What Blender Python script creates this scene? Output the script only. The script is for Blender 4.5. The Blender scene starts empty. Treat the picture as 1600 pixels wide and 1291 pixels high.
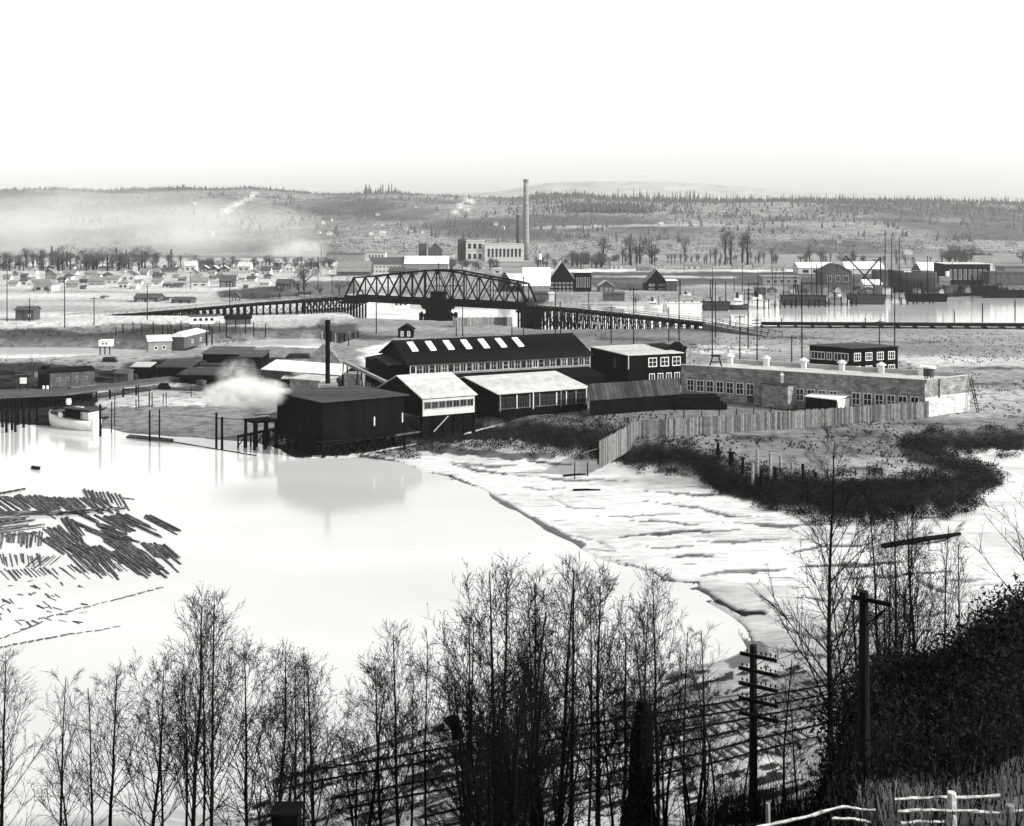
import bpy, math, random
import numpy as np
from mathutils import Vector, Matrix, Euler

sc = bpy.context.scene
# ---------------------------------------------------------------- camera, sky, sun, exposure
F, HY, H = 1750.0, 345.0, 36.0          # focal length and horizon row on the 1600 px wide photograph, eye height over the water
cd = bpy.data.cameras.new('camera'); cam = bpy.data.objects.new('camera', cd); sc.collection.objects.link(cam)
cam.location = (0, 0, H); cam.rotation_euler = (math.radians(90), 0, 0)
cd.sensor_fit = 'HORIZONTAL'; cd.sensor_width = 36.0; cd.lens = 36.0 * F / 1600.0
cd.shift_y = -(645.5 - HY) / 1600.0
cd.clip_start = 0.5; cd.clip_end = 20000
sc.camera = cam
SUN_EL = math.radians(30); sun_h = Vector((0.955, -0.30, 0)).normalized()
w = bpy.data.worlds.new('World'); sc.world = w; w.use_nodes = True
nt = w.node_tree; nt.nodes.clear()
sky = nt.nodes.new('ShaderNodeTexSky'); sky.sky_type = 'NISHITA'; sky.sun_disc = False
sky.sun_elevation = SUN_EL; sky.sun_rotation = math.atan2(sun_h.x, sun_h.y)
sky.air_density = 1.0; sky.dust_density = 1.3; sky.altitude = 0
sepc = nt.nodes.new('ShaderNodeSeparateColor')           # a blue-sensitive plate: the sky's blue counts most
bw = nt.nodes.new('ShaderNodeMath'); bw.operation = 'MULTIPLY_ADD'; bw.inputs[1].default_value = 0.6; gm = nt.nodes.new('ShaderNodeMath'); gm.operation = 'MULTIPLY'; gm.inputs[1].default_value = 0.4; tint = nt.nodes.new('ShaderNodeMix'); tint.data_type = 'RGBA'; tint.blend_type = 'MULTIPLY'
tint.inputs['Factor'].default_value = 1.0; tint.inputs[7].default_value = (1.0, 1.0, 0.965, 1)
bg = nt.nodes.new('ShaderNodeBackground'); bg.inputs['Strength'].default_value = 0.135
out = nt.nodes.new('ShaderNodeOutputWorld')
nt.links.new(sky.outputs[0], sepc.inputs[0]); nt.links.new(sepc.outputs[2], bw.inputs[0]); nt.links.new(sepc.outputs[1], gm.inputs[0]); nt.links.new(gm.outputs[0], bw.inputs[2]); nt.links.new(bw.outputs[0], tint.inputs[6]); nt.links.new(tint.outputs[2], bg.inputs[0]); nt.links.new(bg.outputs[0], out.inputs[0])
sd = bpy.data.lights.new('sun', 'SUN'); sd.energy = 3.4; sd.angle = math.radians(0.5); sd.color = (1.0, 0.995, 0.96)
sun = bpy.data.objects.new('sun', sd); sc.collection.objects.link(sun)
sdir = Vector((sun_h.x * math.cos(SUN_EL), sun_h.y * math.cos(SUN_EL), math.sin(SUN_EL)))
sun.rotation_euler = sdir.to_track_quat('Z', 'Y').to_euler(); sun.location = (60, -20, 90)
sc.view_settings.view_transform = 'Standard'; sc.view_settings.look = 'None'
sc.view_settings.exposure = 1.0; sc.view_settings.gamma = 1.0
sc.cycles.max_bounces = 4; sc.cycles.diffuse_bounces = 1; sc.cycles.glossy_bounces = 2; sc.cycles.transmission_bounces = 1
sc.cycles.volume_bounces = 2; sc.cycles.transparent_max_bounces = 6
sc.cycles.use_denoising = True; sc.cycles.denoiser = 'OPENIMAGEDENOISE'
sc.cycles.use_adaptive_sampling = True; sc.cycles.adaptive_threshold = 0.03

random.seed(7); rng = np.random.default_rng(11)
R = random.uniform
# ---------------------------------------------------------------- helpers
def G(px, py, z=0.0):                   # the world point at height z seen at a place in the photograph
    Y = F * (H - z) / (py - HY)
    return Vector(((px - 800) / F * Y, Y, z))
def D(px, py, Y):                       # the world point at distance Y
    return Vector(((px - 800) / F * Y, Y, H - (py - HY) * Y / F))
def link(o): sc.collection.objects.link(o); return o
def tag(o, label=None, cat=None, group=None, kind=None):
    if label: o['label'] = label
    if cat: o['category'] = cat
    if group: o['group'] = group
    if kind: o['kind'] = kind
    return o
def thing(name, label, cat, loc, group=None, rz=0):
    o = bpy.data.objects.new(name, None); link(o); o.location = loc; o.rotation_euler = (0, 0, rz)
    o.empty_display_size = 0.5
    return tag(o, label, cat, group)
ORD = 'first second third fourth fifth sixth seventh eighth ninth tenth eleventh twelfth thirteenth fourteenth fifteenth sixteenth seventeenth eighteenth nineteenth twentieth'.split()
TENS = {20: 'twenty', 30: 'thirty', 40: 'forty', 50: 'fifty', 60: 'sixty'}
def nth(i):
    if i < 20: return ORD[i]
    t, u = (i + 1) // 10 * 10, (i + 1) % 10
    return TENS[t][:-1] + 'ieth' if u == 0 else TENS[t] + '-' + ORD[u - 1]

class MB:
    def __init__(s): s.v = []; s.f = []
    def quad(s, *p):
        n = len(s.v); s.v += [tuple(q) for q in p]; s.f.append(tuple(range(n, n + len(p)))); return s
    def prism(s, bot, top):
        n = len(s.v); k = len(bot); s.v += [tuple(q) for q in bot] + [tuple(q) for q in top]
        s.f.append(tuple(range(n + k - 1, n - 1, -1))); s.f.append(tuple(range(n + k, n + 2 * k)))
        for i in range(k): j = (i + 1) % k; s.f.append((n + i, n + j, n + k + j, n + k + i))
        return s
    def box(s, c, size, rz=0.0, ax=None):
        c = Vector(c); x, y, z = size[0] / 2, size[1] / 2, size[2] / 2
        if ax is None: ca, sa = math.cos(rz), math.sin(rz); U, V = Vector((ca, sa, 0)), Vector((-sa, ca, 0))
        else: U = Vector(ax).normalized(); U.z = 0; U.normalize(); V = Vector((-U.y, U.x, 0))
        p = [c + U * a * x + V * b * y for a, b in ((-1, -1), (1, -1), (1, 1), (-1, 1))]
        return s.prism([q - Vector((0, 0, z)) for q in p], [q + Vector((0, 0, z)) for q in p])
    def beam(s, a, b, wd, ht=None):
        ht = ht or wd; a, b = Vector(a), Vector(b); d = (b - a)
        if d.length < 1e-6: return s
        d.normalize(); u = d.cross(Vector((0, 0, 1)))
        u = Vector((1, 0, 0)) if u.length < 1e-3 else u.normalized(); v = u.cross(d).normalized()
        q = [u * i * wd / 2 + v * j * ht / 2 for i, j in ((-1, -1), (1, -1), (1, 1), (-1, 1))]
        return s.prism([a + t for t in q], [b + t for t in q])
    def tube(s, pts, rad, n=6, cap=True):
        pts = [Vector(p) for p in pts]; base = len(s.v); m = len(pts)
        for i, p in enumerate(pts):
            d = (pts[min(i + 1, m - 1)] - pts[max(i - 1, 0)]).normalized()
            u = d.cross(Vector((0.13, 0.21, 1))); u = Vector((1, 0, 0)) if u.length < 1e-3 else u.normalized(); v = d.cross(u)
            for k in range(n):
                a = 2 * math.pi * k / n; s.v.append(tuple(p + (u * math.cos(a) + v * math.sin(a)) * rad[i]))
        for i in range(m - 1):
            for k in range(n):
                k2 = (k + 1) % n; a = base + i * n
                s.f.append((a + k, a + k2, a + n + k2, a + n + k))
        if cap:
            s.f.append(tuple(base + k for k in range(n - 1, -1, -1))); s.f.append(tuple(base + (m - 1) * n + k for k in range(n)))
        return s
    def mesh(s, name, mat, org=(0, 0, 0), smooth=False):
        me = bpy.data.meshes.new(name); V = np.array(s.v, dtype=np.float64).reshape(-1, 3) - np.array(org)
        me.from_pydata(V.tolist(), [], s.f)
        uv = me.uv_layers.new(name='UVMap'); nl = len(me.loops)
        if nl < 60000:
            N = np.zeros(len(me.polygons) * 3); me.polygons.foreach_get('normal', N); N = N.reshape(-1, 3)
            lt = np.zeros(len(me.polygons), dtype=np.int32); me.polygons.foreach_get('loop_total', lt)
            li = np.zeros(nl, dtype=np.int32); me.loops.foreach_get('vertex_index', li)
            Nl = np.repeat(N, lt, axis=0); U = np.stack([-Nl[:, 1], Nl[:, 0], np.zeros(nl)], 1)
            L = np.linalg.norm(U, axis=1); flat = L < 0.03; U[flat] = (1, 0, 0); L[flat] = 1; U /= L[:, None]
            W = np.cross(Nl, U); P = V[li]
            uv.data.foreach_set('uv', np.stack([(P * U).sum(1), (P * W).sum(1)], 1).ravel())
        if smooth: me.polygons.foreach_set('use_smooth', np.ones(len(me.polygons), dtype=bool))
        me.materials.append(mat); return me
    def build(s, name, mat, parent=None, smooth=False, org=None):
        if org is None: org = parent_loc(parent) if parent is not None else (0, 0, 0)
        o = link(bpy.data.objects.new(name, s.mesh(name, mat, org, smooth)))
        if parent is not None: o.parent = parent
        return o
    def solo(s, name, mat, label, cat, loc, group=None, smooth=False):
        o = s.build(name, mat, None, smooth, org=tuple(loc)); o.location = loc; return tag(o, label, cat, group)
def parent_loc(p):
    v = Vector(p.location)
    while p.parent: p = p.parent; v += Vector(p.location)
    return v
def copy_tree(o, parent=None):
    c = o.copy(); link(c)
    if parent: c.parent = parent
    for ch in list(o.children): copy_tree(ch, c)
    return c

# value noise on numpy arrays
_T = rng.random((256, 256))
def vnoise(x, y):
    xi = np.floor(x).astype(np.int64); yi = np.floor(y).astype(np.int64); fx = x - xi; fy = y - yi
    fx = fx * fx * (3 - 2 * fx); fy = fy * fy * (3 - 2 * fy)
    g = lambda a, b: _T[a & 255, b & 255]
    return (g(xi, yi) * (1 - fx) + g(xi + 1, yi) * fx) * (1 - fy) + (g(xi, yi + 1) * (1 - fx) + g(xi + 1, yi + 1) * fx) * fy
def fbm(x, y, o=4):
    r = 0; a = 0.5
    for i in range(o): r = r + a * vnoise(x * 2 ** i + 17.3 * i, y * 2 ** i + 9.1 * i); a /= 2
    return r / (1 - 0.5 ** o)
def sstep(a, b, x): t = np.clip((x - a) / (b - a), 0, 1); return t * t * (3 - 2 * t)

# ---------------------------------------------------------------- materials (all greys: the photograph is monochrome)
MATS = {}
def grey(v): return (v, v, v * 0.985, 1)
def mat(name, val, rough=0.85, noise=0.25, scale=0.6, kind='noise', val2=None, bump=0.0, spec=0.12, planks=0.25, stretch=(1, 1, 1)):
    if name in MATS: return MATS[name]
    m = bpy.data.materials.new(name); m.use_nodes = True; t = m.node_tree; n = t.nodes; L = t.links
    b = n['Principled BSDF']; b.inputs['Roughness'].default_value = rough; b.inputs['Specular IOR Level'].default_value = spec
    geo = n.new('ShaderNodeTexCoord'); mp = n.new('ShaderNodeMapping')
    src = 'Object' if kind in ('noise',) else 'UV'
    L.new(geo.outputs[src], mp.inputs[0]); mp.inputs['Scale'].default_value = stretch
    nz = n.new('ShaderNodeTexNoise'); nz.inputs['Scale'].default_value = scale; nz.inputs['Detail'].default_value = 6; nz.inputs['Roughness'].default_value = 0.65
    L.new(mp.outputs[0], nz.inputs['Vector'])
    rp = n.new('ShaderNodeMapRange'); rp.inputs['From Min'].default_value = 0.3; rp.inputs['From Max'].default_value = 0.7
    rp.inputs['To Min'].default_value = 1 - noise; rp.inputs['To Max'].default_value = 1 + noise; L.new(nz.outputs['Fac'], rp.inputs['Value'])
    mul = n.new('ShaderNodeMix'); mul.data_type = 'RGBA'; mul.blend_type = 'MULTIPLY'; mul.inputs['Factor'].default_value = 1
    L.new(rp.outputs[0], mul.inputs[7])
    hgt = nz.outputs['Fac']
    if kind == 'planks':                # boards side by side: one random tone for each, along the face's u
        sp = n.new('ShaderNodeSeparateXYZ'); L.new(geo.outputs['UV'], sp.inputs[0])
        dv = n.new('ShaderNodeMath'); dv.operation = 'DIVIDE'; dv.inputs[1].default_value = planks; L.new(sp.outputs['X'], dv.inputs[0])
        fl = n.new('ShaderNodeMath'); fl.operation = 'FLOOR'; L.new(dv.outputs[0], fl.inputs[0])
        wn = n.new('ShaderNodeTexWhiteNoise'); wn.noise_dimensions = '1D'; L.new(fl.outputs[0], wn.inputs['W'])
        mx = n.new('ShaderNodeMix'); mx.data_type = 'RGBA'; mx.inputs[6].default_value = grey(val); mx.inputs[7].default_value = grey(val2 if val2 is not None else val * 1.6)
        L.new(wn.outputs['Value'], mx.inputs['Factor'])
        fr = n.new('ShaderNodeMath'); fr.operation = 'FRACT'; L.new(dv.outputs[0], fr.inputs[0])
        lt = n.new('ShaderNodeMath'); lt.operation = 'GREATER_THAN'; lt.inputs[1].default_value = 0.1; L.new(fr.outputs[0], lt.inputs[0])
        gap = n.new('ShaderNodeMix'); gap.data_type = 'RGBA'; gap.inputs[6].default_value = grey(val * 0.35); L.new(mx.outputs[2], gap.inputs[7]); L.new(lt.outputs[0], gap.inputs['Factor'])
        L.new(gap.outputs[2], mul.inputs[6])
    elif kind == 'courses':             # lapped siding or shingle courses along v
        sp = n.new('ShaderNodeSeparateXYZ'); L.new(geo.outputs['UV'], sp.inputs[0])
        dv = n.new('ShaderNodeMath'); dv.operation = 'DIVIDE'; dv.inputs[1].default_value = planks; L.new(sp.outputs['Y'], dv.inputs[0])
        fl = n.new('ShaderNodeMath'); fl.operation = 'FLOOR'; L.new(dv.outputs[0], fl.inputs[0])
        wn = n.new('ShaderNodeTexWhiteNoise'); wn.noise_dimensions = '1D'; L.new(fl.outputs[0], wn.inputs['W'])
        mx = n.new('ShaderNodeMix'); mx.data_type = 'RGBA'; mx.inputs[6].default_value = grey(val); mx.inputs[7].default_value = grey(val2 if val2 is not None else val * 1.3)
        L.new(wn.outputs['Value'], mx.inputs['Factor']); L.new(mx.outputs[2], mul.inputs[6])
    elif kind == 'brick':
        br = n.new('ShaderNodeTexBrick'); L.new(geo.outputs['UV'], br.inputs['Vector']); br.inputs['Scale'].default_value = 1.0
        br.inputs['Color1'].default_value = grey(val * 0.7); br.inputs['Color2'].default_value = grey(val * 1.35); br.inputs['Mortar'].default_value = grey(val2 or val * 1.2)
        br.inputs['Brick Width'].default_value = planks * 2.2; br.inputs['Row Height'].default_value = planks; br.inputs['Mortar Size'].default_value = 0.02
        L.new(br.outputs['Color'], mul.inputs[6])
    else:
        mul.inputs[6].default_value = grey(val)
    L.new(mul.outputs[2], b.inputs['Base Color'])
    if bump:
        bm = n.new('ShaderNodeBump'); bm.inputs['Strength'].default_value = bump; bm.inputs['Distance'].default_value = 0.1; L.new(hgt, bm.inputs['Height']); L.new(bm.outputs[0], b.inputs['Normal'])
    MATS[name] = m; return m
M_black = mat('creosoted timber', 0.003, spec=0.03, noise=0.5, scale=0.8)
M_blackwall = mat('black weathered boards', 0.002, kind='planks', spec=0.02, val2=0.006, planks=0.3, noise=0.4, scale=0.7)
M_darkwall = mat('dark boards', 0.05, kind='planks', val2=0.09, planks=0.3, noise=0.4)
M_midwall = mat('grey weathered boards', 0.16, kind='courses', val2=0.24, planks=0.25, noise=0.3)
M_palewall = mat('pale painted siding', 0.42, kind='courses', val2=0.5, planks=0.22, noise=0.2)
M_whitewall = mat('white painted siding', 0.62, kind='courses', val2=0.7, planks=0.22, noise=0.12)
M_white = mat('white paint', 0.72, noise=0.1, rough=0.6)
M_frame = mat('white window paint', 0.6, noise=0.15, rough=0.6)
M_blackroof = mat('tarred roofing', 0.003, spec=0.03, kind='courses', val2=0.008, planks=0.9, noise=0.5, scale=0.5)
M_greyroof = mat('weathered roof strips', 0.035, spec=0.05, kind='courses', val2=0.06, planks=1.0, noise=0.35, scale=0.7)
M_corrug = mat('rusty corrugated roofing', 0.022, spec=0.05, kind='planks', val2=0.06, planks=0.8, noise=0.5, scale=0.5)
M_shingle = mat('grey shingles', 0.14, kind='courses', val2=0.2, planks=0.4, noise=0.35)
M_darkshingle = mat('dark shingles', 0.05, kind='courses', val2=0.08, planks=0.4, noise=0.35)
M_paleroof = mat('pale sheet roofing', 0.34, kind='courses', val2=0.43, planks=0.75, noise=0.26, scale=0.6)
M_brick = mat('rough brick', 0.21, kind='brick', planks=0.3, noise=0.5, scale=0.7, val2=0.12)
M_farbrick = mat('factory concrete', 0.4, kind='courses', val2=0.5, planks=2.0, noise=0.2)
M_stackbrick = mat('chimney brick', 0.17, kind='courses', val2=0.22, planks=2.5, noise=0.3)
M_glass = mat('dark window glass', 0.012, rough=0.12, spec=0.6, noise=0.3)
M_steel = mat('black painted steel', 0.003, spec=0.03, rough=0.6, noise=0.3)
M_pole = mat('dark pole timber', 0.01, spec=0.05, noise=0.5, scale=1.5, stretch=(6, 6, 0.5))
M_bark = mat('wet bare bark', 0.007, spec=0.04, noise=0.5, scale=3)
M_farcrown = mat('far bare twigs', 0.06, noise=0.4)
M_conifer = mat('conifer needles', 0.075, noise=0.4)
M_log = mat('wet log bark', 0.035, noise=0.95, scale=1.4, rough=0.5, stretch=(1, 1, 6))
M_whitebrick = mat('whitewashed brick', 0.42, kind='brick', planks=0.4, noise=0.3, val2=0.5)
_t = M_log.node_tree; _n = _t.nodes; _b = _n['Principled BSDF']; _src = _b.inputs['Base Color'].links[0].from_socket       # each log its own tone, bright streaks along the grain painted as highlights
_oi = _n.new('ShaderNodeObjectInfo'); _mr = _n.new('ShaderNodeMapRange'); _mr.inputs['To Min'].default_value = 0.15; _mr.inputs['To Max'].default_value = 1.5; _t.links.new(_oi.outputs['Random'], _mr.inputs['Value'])
_mm = _n.new('ShaderNodeMix'); _mm.data_type = 'RGBA'; _mm.blend_type = 'MULTIPLY'; _mm.inputs['Factor'].default_value = 1; _t.links.new(_src, _mm.inputs[6]); _t.links.new(_mr.outputs[0], _mm.inputs[7])
_tc = _n.new('ShaderNodeTexCoord'); _mp = _n.new('ShaderNodeMapping'); _mp.inputs['Scale'].default_value = (4, 2.2, 2.2); _t.links.new(_tc.outputs['Object'], _mp.inputs[0]); _av = _n.new('ShaderNodeVectorMath'); _t.links.new(_mp.outputs[0], _av.inputs[0]); _cx = _n.new('ShaderNodeCombineXYZ'); _m9 = _n.new('ShaderNodeMath'); _m9.operation = 'MULTIPLY'; _m9.inputs[1].default_value = 40; _t.links.new(_oi.outputs['Random'], _m9.inputs[0]); _t.links.new(_m9.outputs[0], _cx.inputs[0]); _t.links.new(_cx.outputs[0], _av.inputs[1])
_nz = _n.new('ShaderNodeTexNoise'); _nz.inputs['Scale'].default_value = 1.6; _nz.inputs['Detail'].default_value = 6; _t.links.new(_av.outputs[0], _nz.inputs['Vector']); _r2 = _n.new('ShaderNodeMapRange'); _r2.inputs['From Min'].default_value = 0.54; _r2.inputs['From Max'].default_value = 0.62; _t.links.new(_nz.outputs['Fac'], _r2.inputs['Value'])
_m3 = _n.new('ShaderNodeMix'); _m3.data_type = 'RGBA'; _m3.inputs[7].default_value = grey(0.2); _t.links.new(_mm.outputs[2], _m3.inputs[6]); _t.links.new(_r2.outputs[0], _m3.inputs['Factor']); _t.links.new(_m3.outputs[2], _b.inputs['Base Color'])
M_townwhite = mat('dusty white siding', 0.40, kind='courses', val2=0.5, planks=0.25, noise=0.25)
M_fence = mat('grey fence boards', 0.05, kind='planks', val2=0.22, planks=0.32, noise=0.45, scale=1.5)
M_rail = mat('sunbleached split rails', 0.4, noise=0.6, scale=9, bump=0.6, spec=0.05)
M_brush = mat('dark bramble leaves', 0.010, spec=0.04, noise=0.6, scale=1.0)
M_weed = mat('dry weeds', 0.12, noise=0.6, scale=1.0)
M_hillwhite = mat('weathered white paint', 0.4, noise=0.2)
M_lumber = mat('stacked lumber', 0.05, kind='courses', val2=0.16, planks=0.35, noise=0.5)
M_dlumber = mat('dark stacked lumber', 0.012, kind='courses', val2=0.04, planks=0.35, noise=0.5)
M_sleeper = mat('silted sleepers', 0.13, noise=0.7, scale=0.9)
M_hull = mat('black hull planks', 0.02, kind='courses', val2=0.04, planks=0.5, noise=0.4)
# ---------------------------------------------------------------- terrain
def wpoly(pts): return np.array([tuple(G(x, y, 0))[:2] for x, y in pts])
def sdist(P, X, Y):                     # signed distance, positive inside
    d = np.full(X.shape, 1e12); ins = np.zeros(X.shape, bool); n = len(P)
    for i in range(n):
        ax, ay = P[i]; bx, by = P[(i + 1) % n]; ex, ey = bx - ax, by - ay
        t = np.clip(((X - ax) * ex + (Y - ay) * ey) / (ex * ex + ey * ey + 1e-9), 0, 1)
        d = np.minimum(d, (X - ax - t * ex) ** 2 + (Y - ay - t * ey) ** 2)
        if abs(by - ay) > 1e-9:
            c = ((ay > Y) != (by > Y)) & (X < ex * (Y - ay) / ey + ax); ins ^= c
    d = np.sqrt(d); return np.where(ins, d, -d)
W_MAIN = wpoly([(-900, 668), (0, 662), (60, 668), (165, 671), (200, 676), (330, 684), (400, 690), (430, 700), (480, 713), (560, 713), (610, 722), (655, 738), (700, 748), (745, 767),
                (800, 800), (870, 838), (940, 872), (1010, 893), (1040, 912), (1090, 926), (1112, 950), (1150, 972), (1165, 1000), (1180, 1022), (1120, 1045), (900, 1085), (700, 1128), (500, 1195), (380, 1260), (250, 1330), (-900, 1480)])
LOW = wpoly([(-1500, 598), (0, 600), (60, 602), (150, 604), (300, 603), (400, 622), (440, 655), (600, 676), (700, 668), (760, 664), (830, 668), (880, 688), (930, 712), (1010, 712), (1060, 722), (1120, 746), (1180, 770), (1250, 790), (1330, 802),
             (1420, 796), (1500, 782), (1545, 760), (1500, 738), (1440, 722), (1420, 706), (1480, 694), (1600, 692), (2400, 720), (2400, 4000), (-2500, 4000)])
CH1 = wpoly([(-1200, 536), (0, 543), (120, 543), (230, 547), (280, 546), (330, 536), (430, 530), (500, 529), (545, 540), (500, 556), (430, 553), (340, 558), (220, 564), (100, 571), (0, 573), (-1200, 580)])
RIV = wpoly([(535, 484), (565, 477), (700, 476), (800, 476), (900, 474), (1000, 472), (1110, 470), (1200, 468), (1400, 464), (1500, 459), (1600, 455), (2600, 440), (2600, 518), (1600, 517), (1200, 519), (1100, 523), (1000, 524), (850, 525), (720, 511), (565, 506)])
_hr_y = np.array([-60, 0, 10, 17, 22, 25, 35, 45, 55, 65, 75, 90]); _hr_z = np.array([34.5, 34, 30.2, 27.0, 25.0, 23.8, 21.2, 17.0, 9.5, 3.0, 0.3, -3])
_hl_y = np.array([-60, 0, 45, 54, 60, 70]); _hl_z = np.array([34.5, 34, 6.3, 1.6, 0.3, -3])
def terrain_z(X, Y):
    j = (fbm(X * 0.06 + 5, Y * 0.06 + 3, 4) - 0.5) * 7; X2 = X + j; Y2 = Y + (fbm(X * 0.05 + 55, Y * 0.05 + 31, 4) - 0.5) * 7
    sm = sdist(W_MAIN, X2, Y2); lo = sdist(LOW, X2, Y2)
    mud = 0.12 + np.clip(-sm, 0, 40) * 0.018 + (fbm(X * 0.08, Y * 0.2, 4) - 0.5) * 0.35 * sstep(0, 10, -sm)
    land = 2.4 + (fbm(X * 0.03, Y * 0.03, 3) - 0.5) * 0.5
    z = land + (mud - land) * sstep(0, 5, lo)
    z = z - sstep(-0.5, 6, sm) * 1.6
    for P, wd in ((CH1, 3), (RIV, 4)):
        s = sdist(P, X, Y); z = z - sstep(-wd, wd, s) * 4.6
    r = X / np.maximum(Y, 4.0)
    wgt = 0.5 * sstep(0.06, 0.20, r) + 0.5 * sstep(0.26, 0.325, r)
    near = np.interp(Y, _hl_y, _hl_z) * (1 - wgt) + np.interp(Y, _hr_y, _hr_z) * wgt
    near = near + sstep(0.37, 0.47, r) * np.interp(Y, [15, 28, 38, 48, 60], [0, 1.6, 2.3, 1.0, 0])
    near = near + (fbm(X * 0.25, Y * 0.25, 4) - 0.5) * 0.9 * sstep(6, 14, Y) * sstep(0, 3, near)
    return np.where(near > z, near, z)
def gz(x, y): return float(terrain_z(np.array([x * 1.0]), np.array([y * 1.0]))[0])
def on(px, py):                         # the point of the ground seen at a place in the photograph
    z = 2.4
    for _ in range(6): p = G(px, py, z); z = max(gz(p.x, p.y), 0.0)
    return G(px, py, z)
def at(px, Y): x = (px - 800) / F * Y; return Vector((x, Y, gz(x, Y)))

pxs = np.concatenate([np.arange(-800, -40, 20), np.arange(-40, 1660, 3.6), np.arange(1660, 2500, 20)])
y0 = np.concatenate([np.arange(366, 480, 1.0), np.arange(480, 660, 1.3), np.arange(660, 1300, 2.2)])
Ys = np.concatenate([F * H / (y0 - HY), np.arange(65.5, -40, -0.8)])
PX, YY = np.meshgrid(pxs, Ys); XX = (PX - 800) / F * np.maximum(YY, 45 + (PX * 0))
ZZ = terrain_z(XX, YY)
Ysafe = np.maximum(YY, 1.0); IX = 800 + F * XX / Ysafe; IY = HY + F * (H - ZZ) / Ysafe
# natural colour of the ground, plus painted wharf shade, patch by patch, ragged edges
def inpoly(pts, x, y):
    ins = np.zeros(x.shape, bool); n = len(pts)
    for i in range(n):
        (ax, ay), (bx, by) = pts[i], pts[(i + 1) % n]
        if by != ay: ins ^= ((ay > y) != (by > y)) & (x < (bx - ax) * (y - ay) / (by - ay) + ax)
    return ins
n1 = fbm(XX * 0.05, YY * 0.05, 5); n2 = fbm(XX * 0.3 + 40, YY * 0.12 + 7, 5); n3 = fbm(XX * 0.9, YY * 0.5, 4)
k = (IY - HY) / 300.0
JX = IX + (n2 - 0.5) * 50 * np.clip(k, 0.2, 1.5) + (n3 - 0.5) * 20 * k; JY = IY + (n1 - 0.5) * 16 * np.clip(k, 0.15, 2) + (n3 - 0.5) * 10 * k
tone = np.full(XX.shape, 0.20); 
def paint(pts, v): tone[inpoly(pts, JX, JY)] = v
paint([(-900, 400), (620, 405), (620, 470), (560, 500), (430, 515), (-900, 520)], 0.36)       # sandy flats round the town
paint([(-900, 420), (300, 414), (540, 418), (540, 421), (300, 421), (-900, 428)], 0.22)
paint([(340, 455), (420, 446), (520, 448), (545, 465), (400, 470), (345, 466)], 0.05)          # scrub
paint([(450, 440), (560, 440), (560, 462), (450, 460)], 0.10)
paint([(850, 420), (1600, 420), (2300, 420), (2300, 462), (1100, 462), (940, 452)], 0.075)     # ploughed field
paint([(850, 421), (1600, 421), (1600, 425), (850, 425)], 0.5)                                 # road across it
paint([(920, 431), (1150, 433), (1150, 435.5), (920, 433)], 0.4)
paint([(960, 455), (1100, 445), (1230, 447), (1230, 470), (1000, 474)], 0.2)
paint([(-900, 508), (60, 512), (180, 506), (430, 512), (560, 505), (720, 520), (600, 531), (430, 528), (330, 534), (240, 540), (-900, 536)], 0.06)   # scrubby bank
paint([(60, 514), (170, 508), (230, 512), (120, 521)], 0.2)
paint([(560, 498), (720, 500), (720, 520), (640, 530), (560, 520)], 0.2)
paint([(-900, 560), (0, 566), (60, 566), (200, 584), (240, 600), (140, 606), (-900, 612)], 0.045)
paint([(560, 544), (640, 530), (640, 566), (570, 572)], 0.5)
paint([(200, 566), (400, 556), (430, 600), (300, 600), (180, 600)], 0.05)
paint([(800, 514), (1120, 516), (1120, 545), (930, 545), (800, 525)], 0.14)
paint([(1090, 540), (1200, 545), (1180, 556), (1090, 552)], 0.35)
paint([(1400, 555), (1800, 560), (1800, 580), (1420, 572)], 0.32)
paint([(1440, 620), (1800, 590), (1800, 640), (1500, 655)], 0.30)
paint([(840, 652), (930, 640), (1250, 634), (1250, 645), (960, 676), (880, 676)], 0.14)        # yard inside the fence
paint([(1000, 690), (1440, 655), (1600, 652), (1560, 700), (1400, 760), (1150, 730)], 0.17)
paint([(1290, 714), (1420, 712), (1470, 735), (1440, 760), (1300, 762)], 0.27)
for c in ((1210, 692, 30, 5), (1340, 684, 44, 6), (1290, 670, 50, 4), (1450, 664, 70, 3.5), (1380, 690, 18, 4), (1160, 690, 30, 3), (1330, 735, 60, 3), (1150, 548, 60, 2), (1440, 535, 90, 2.5), (1560, 575, 70, 2.5), (1250, 528, 90, 2), (1540, 600, 60, 3), (1000, 530, 70, 3), (60, 575, 60, 3), (280, 571, 90, 1.5)):
    cx, cy, a, b = c; tone[(((JX - cx) / a) ** 2 + ((JY - cy) / b) ** 2 < 1) & (n3 > 0.42)] = 0.05
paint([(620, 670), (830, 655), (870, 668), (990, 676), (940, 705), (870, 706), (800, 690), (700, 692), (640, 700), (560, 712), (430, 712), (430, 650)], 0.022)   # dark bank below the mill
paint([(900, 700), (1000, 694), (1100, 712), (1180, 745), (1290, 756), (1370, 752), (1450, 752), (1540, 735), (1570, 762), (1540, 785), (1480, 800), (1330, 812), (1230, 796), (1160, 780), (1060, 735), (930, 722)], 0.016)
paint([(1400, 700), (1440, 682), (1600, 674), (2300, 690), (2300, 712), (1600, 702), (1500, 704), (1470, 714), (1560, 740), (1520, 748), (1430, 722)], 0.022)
lo_all = sdist(LOW, XX, YY); sm_all = sdist(W_MAIN, XX, YY)
mudmask = (lo_all > 3) & (tone > 0.1)
streak = fbm(XX * 0.035 + 3, YY * 0.16 + 11, 5)
mudtone = (0.40 + (streak - 0.5) * 0.35) * (0.55 + 0.95 * sstep(0.3, 0.62, fbm(XX * 0.025 + 31, YY * 0.05 + 17, 4)))
tone = np.where(mudmask, np.clip(mudtone, 0.08, 0.62), tone)
wet = np.where(mudmask, 1.0, 0.0)
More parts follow.
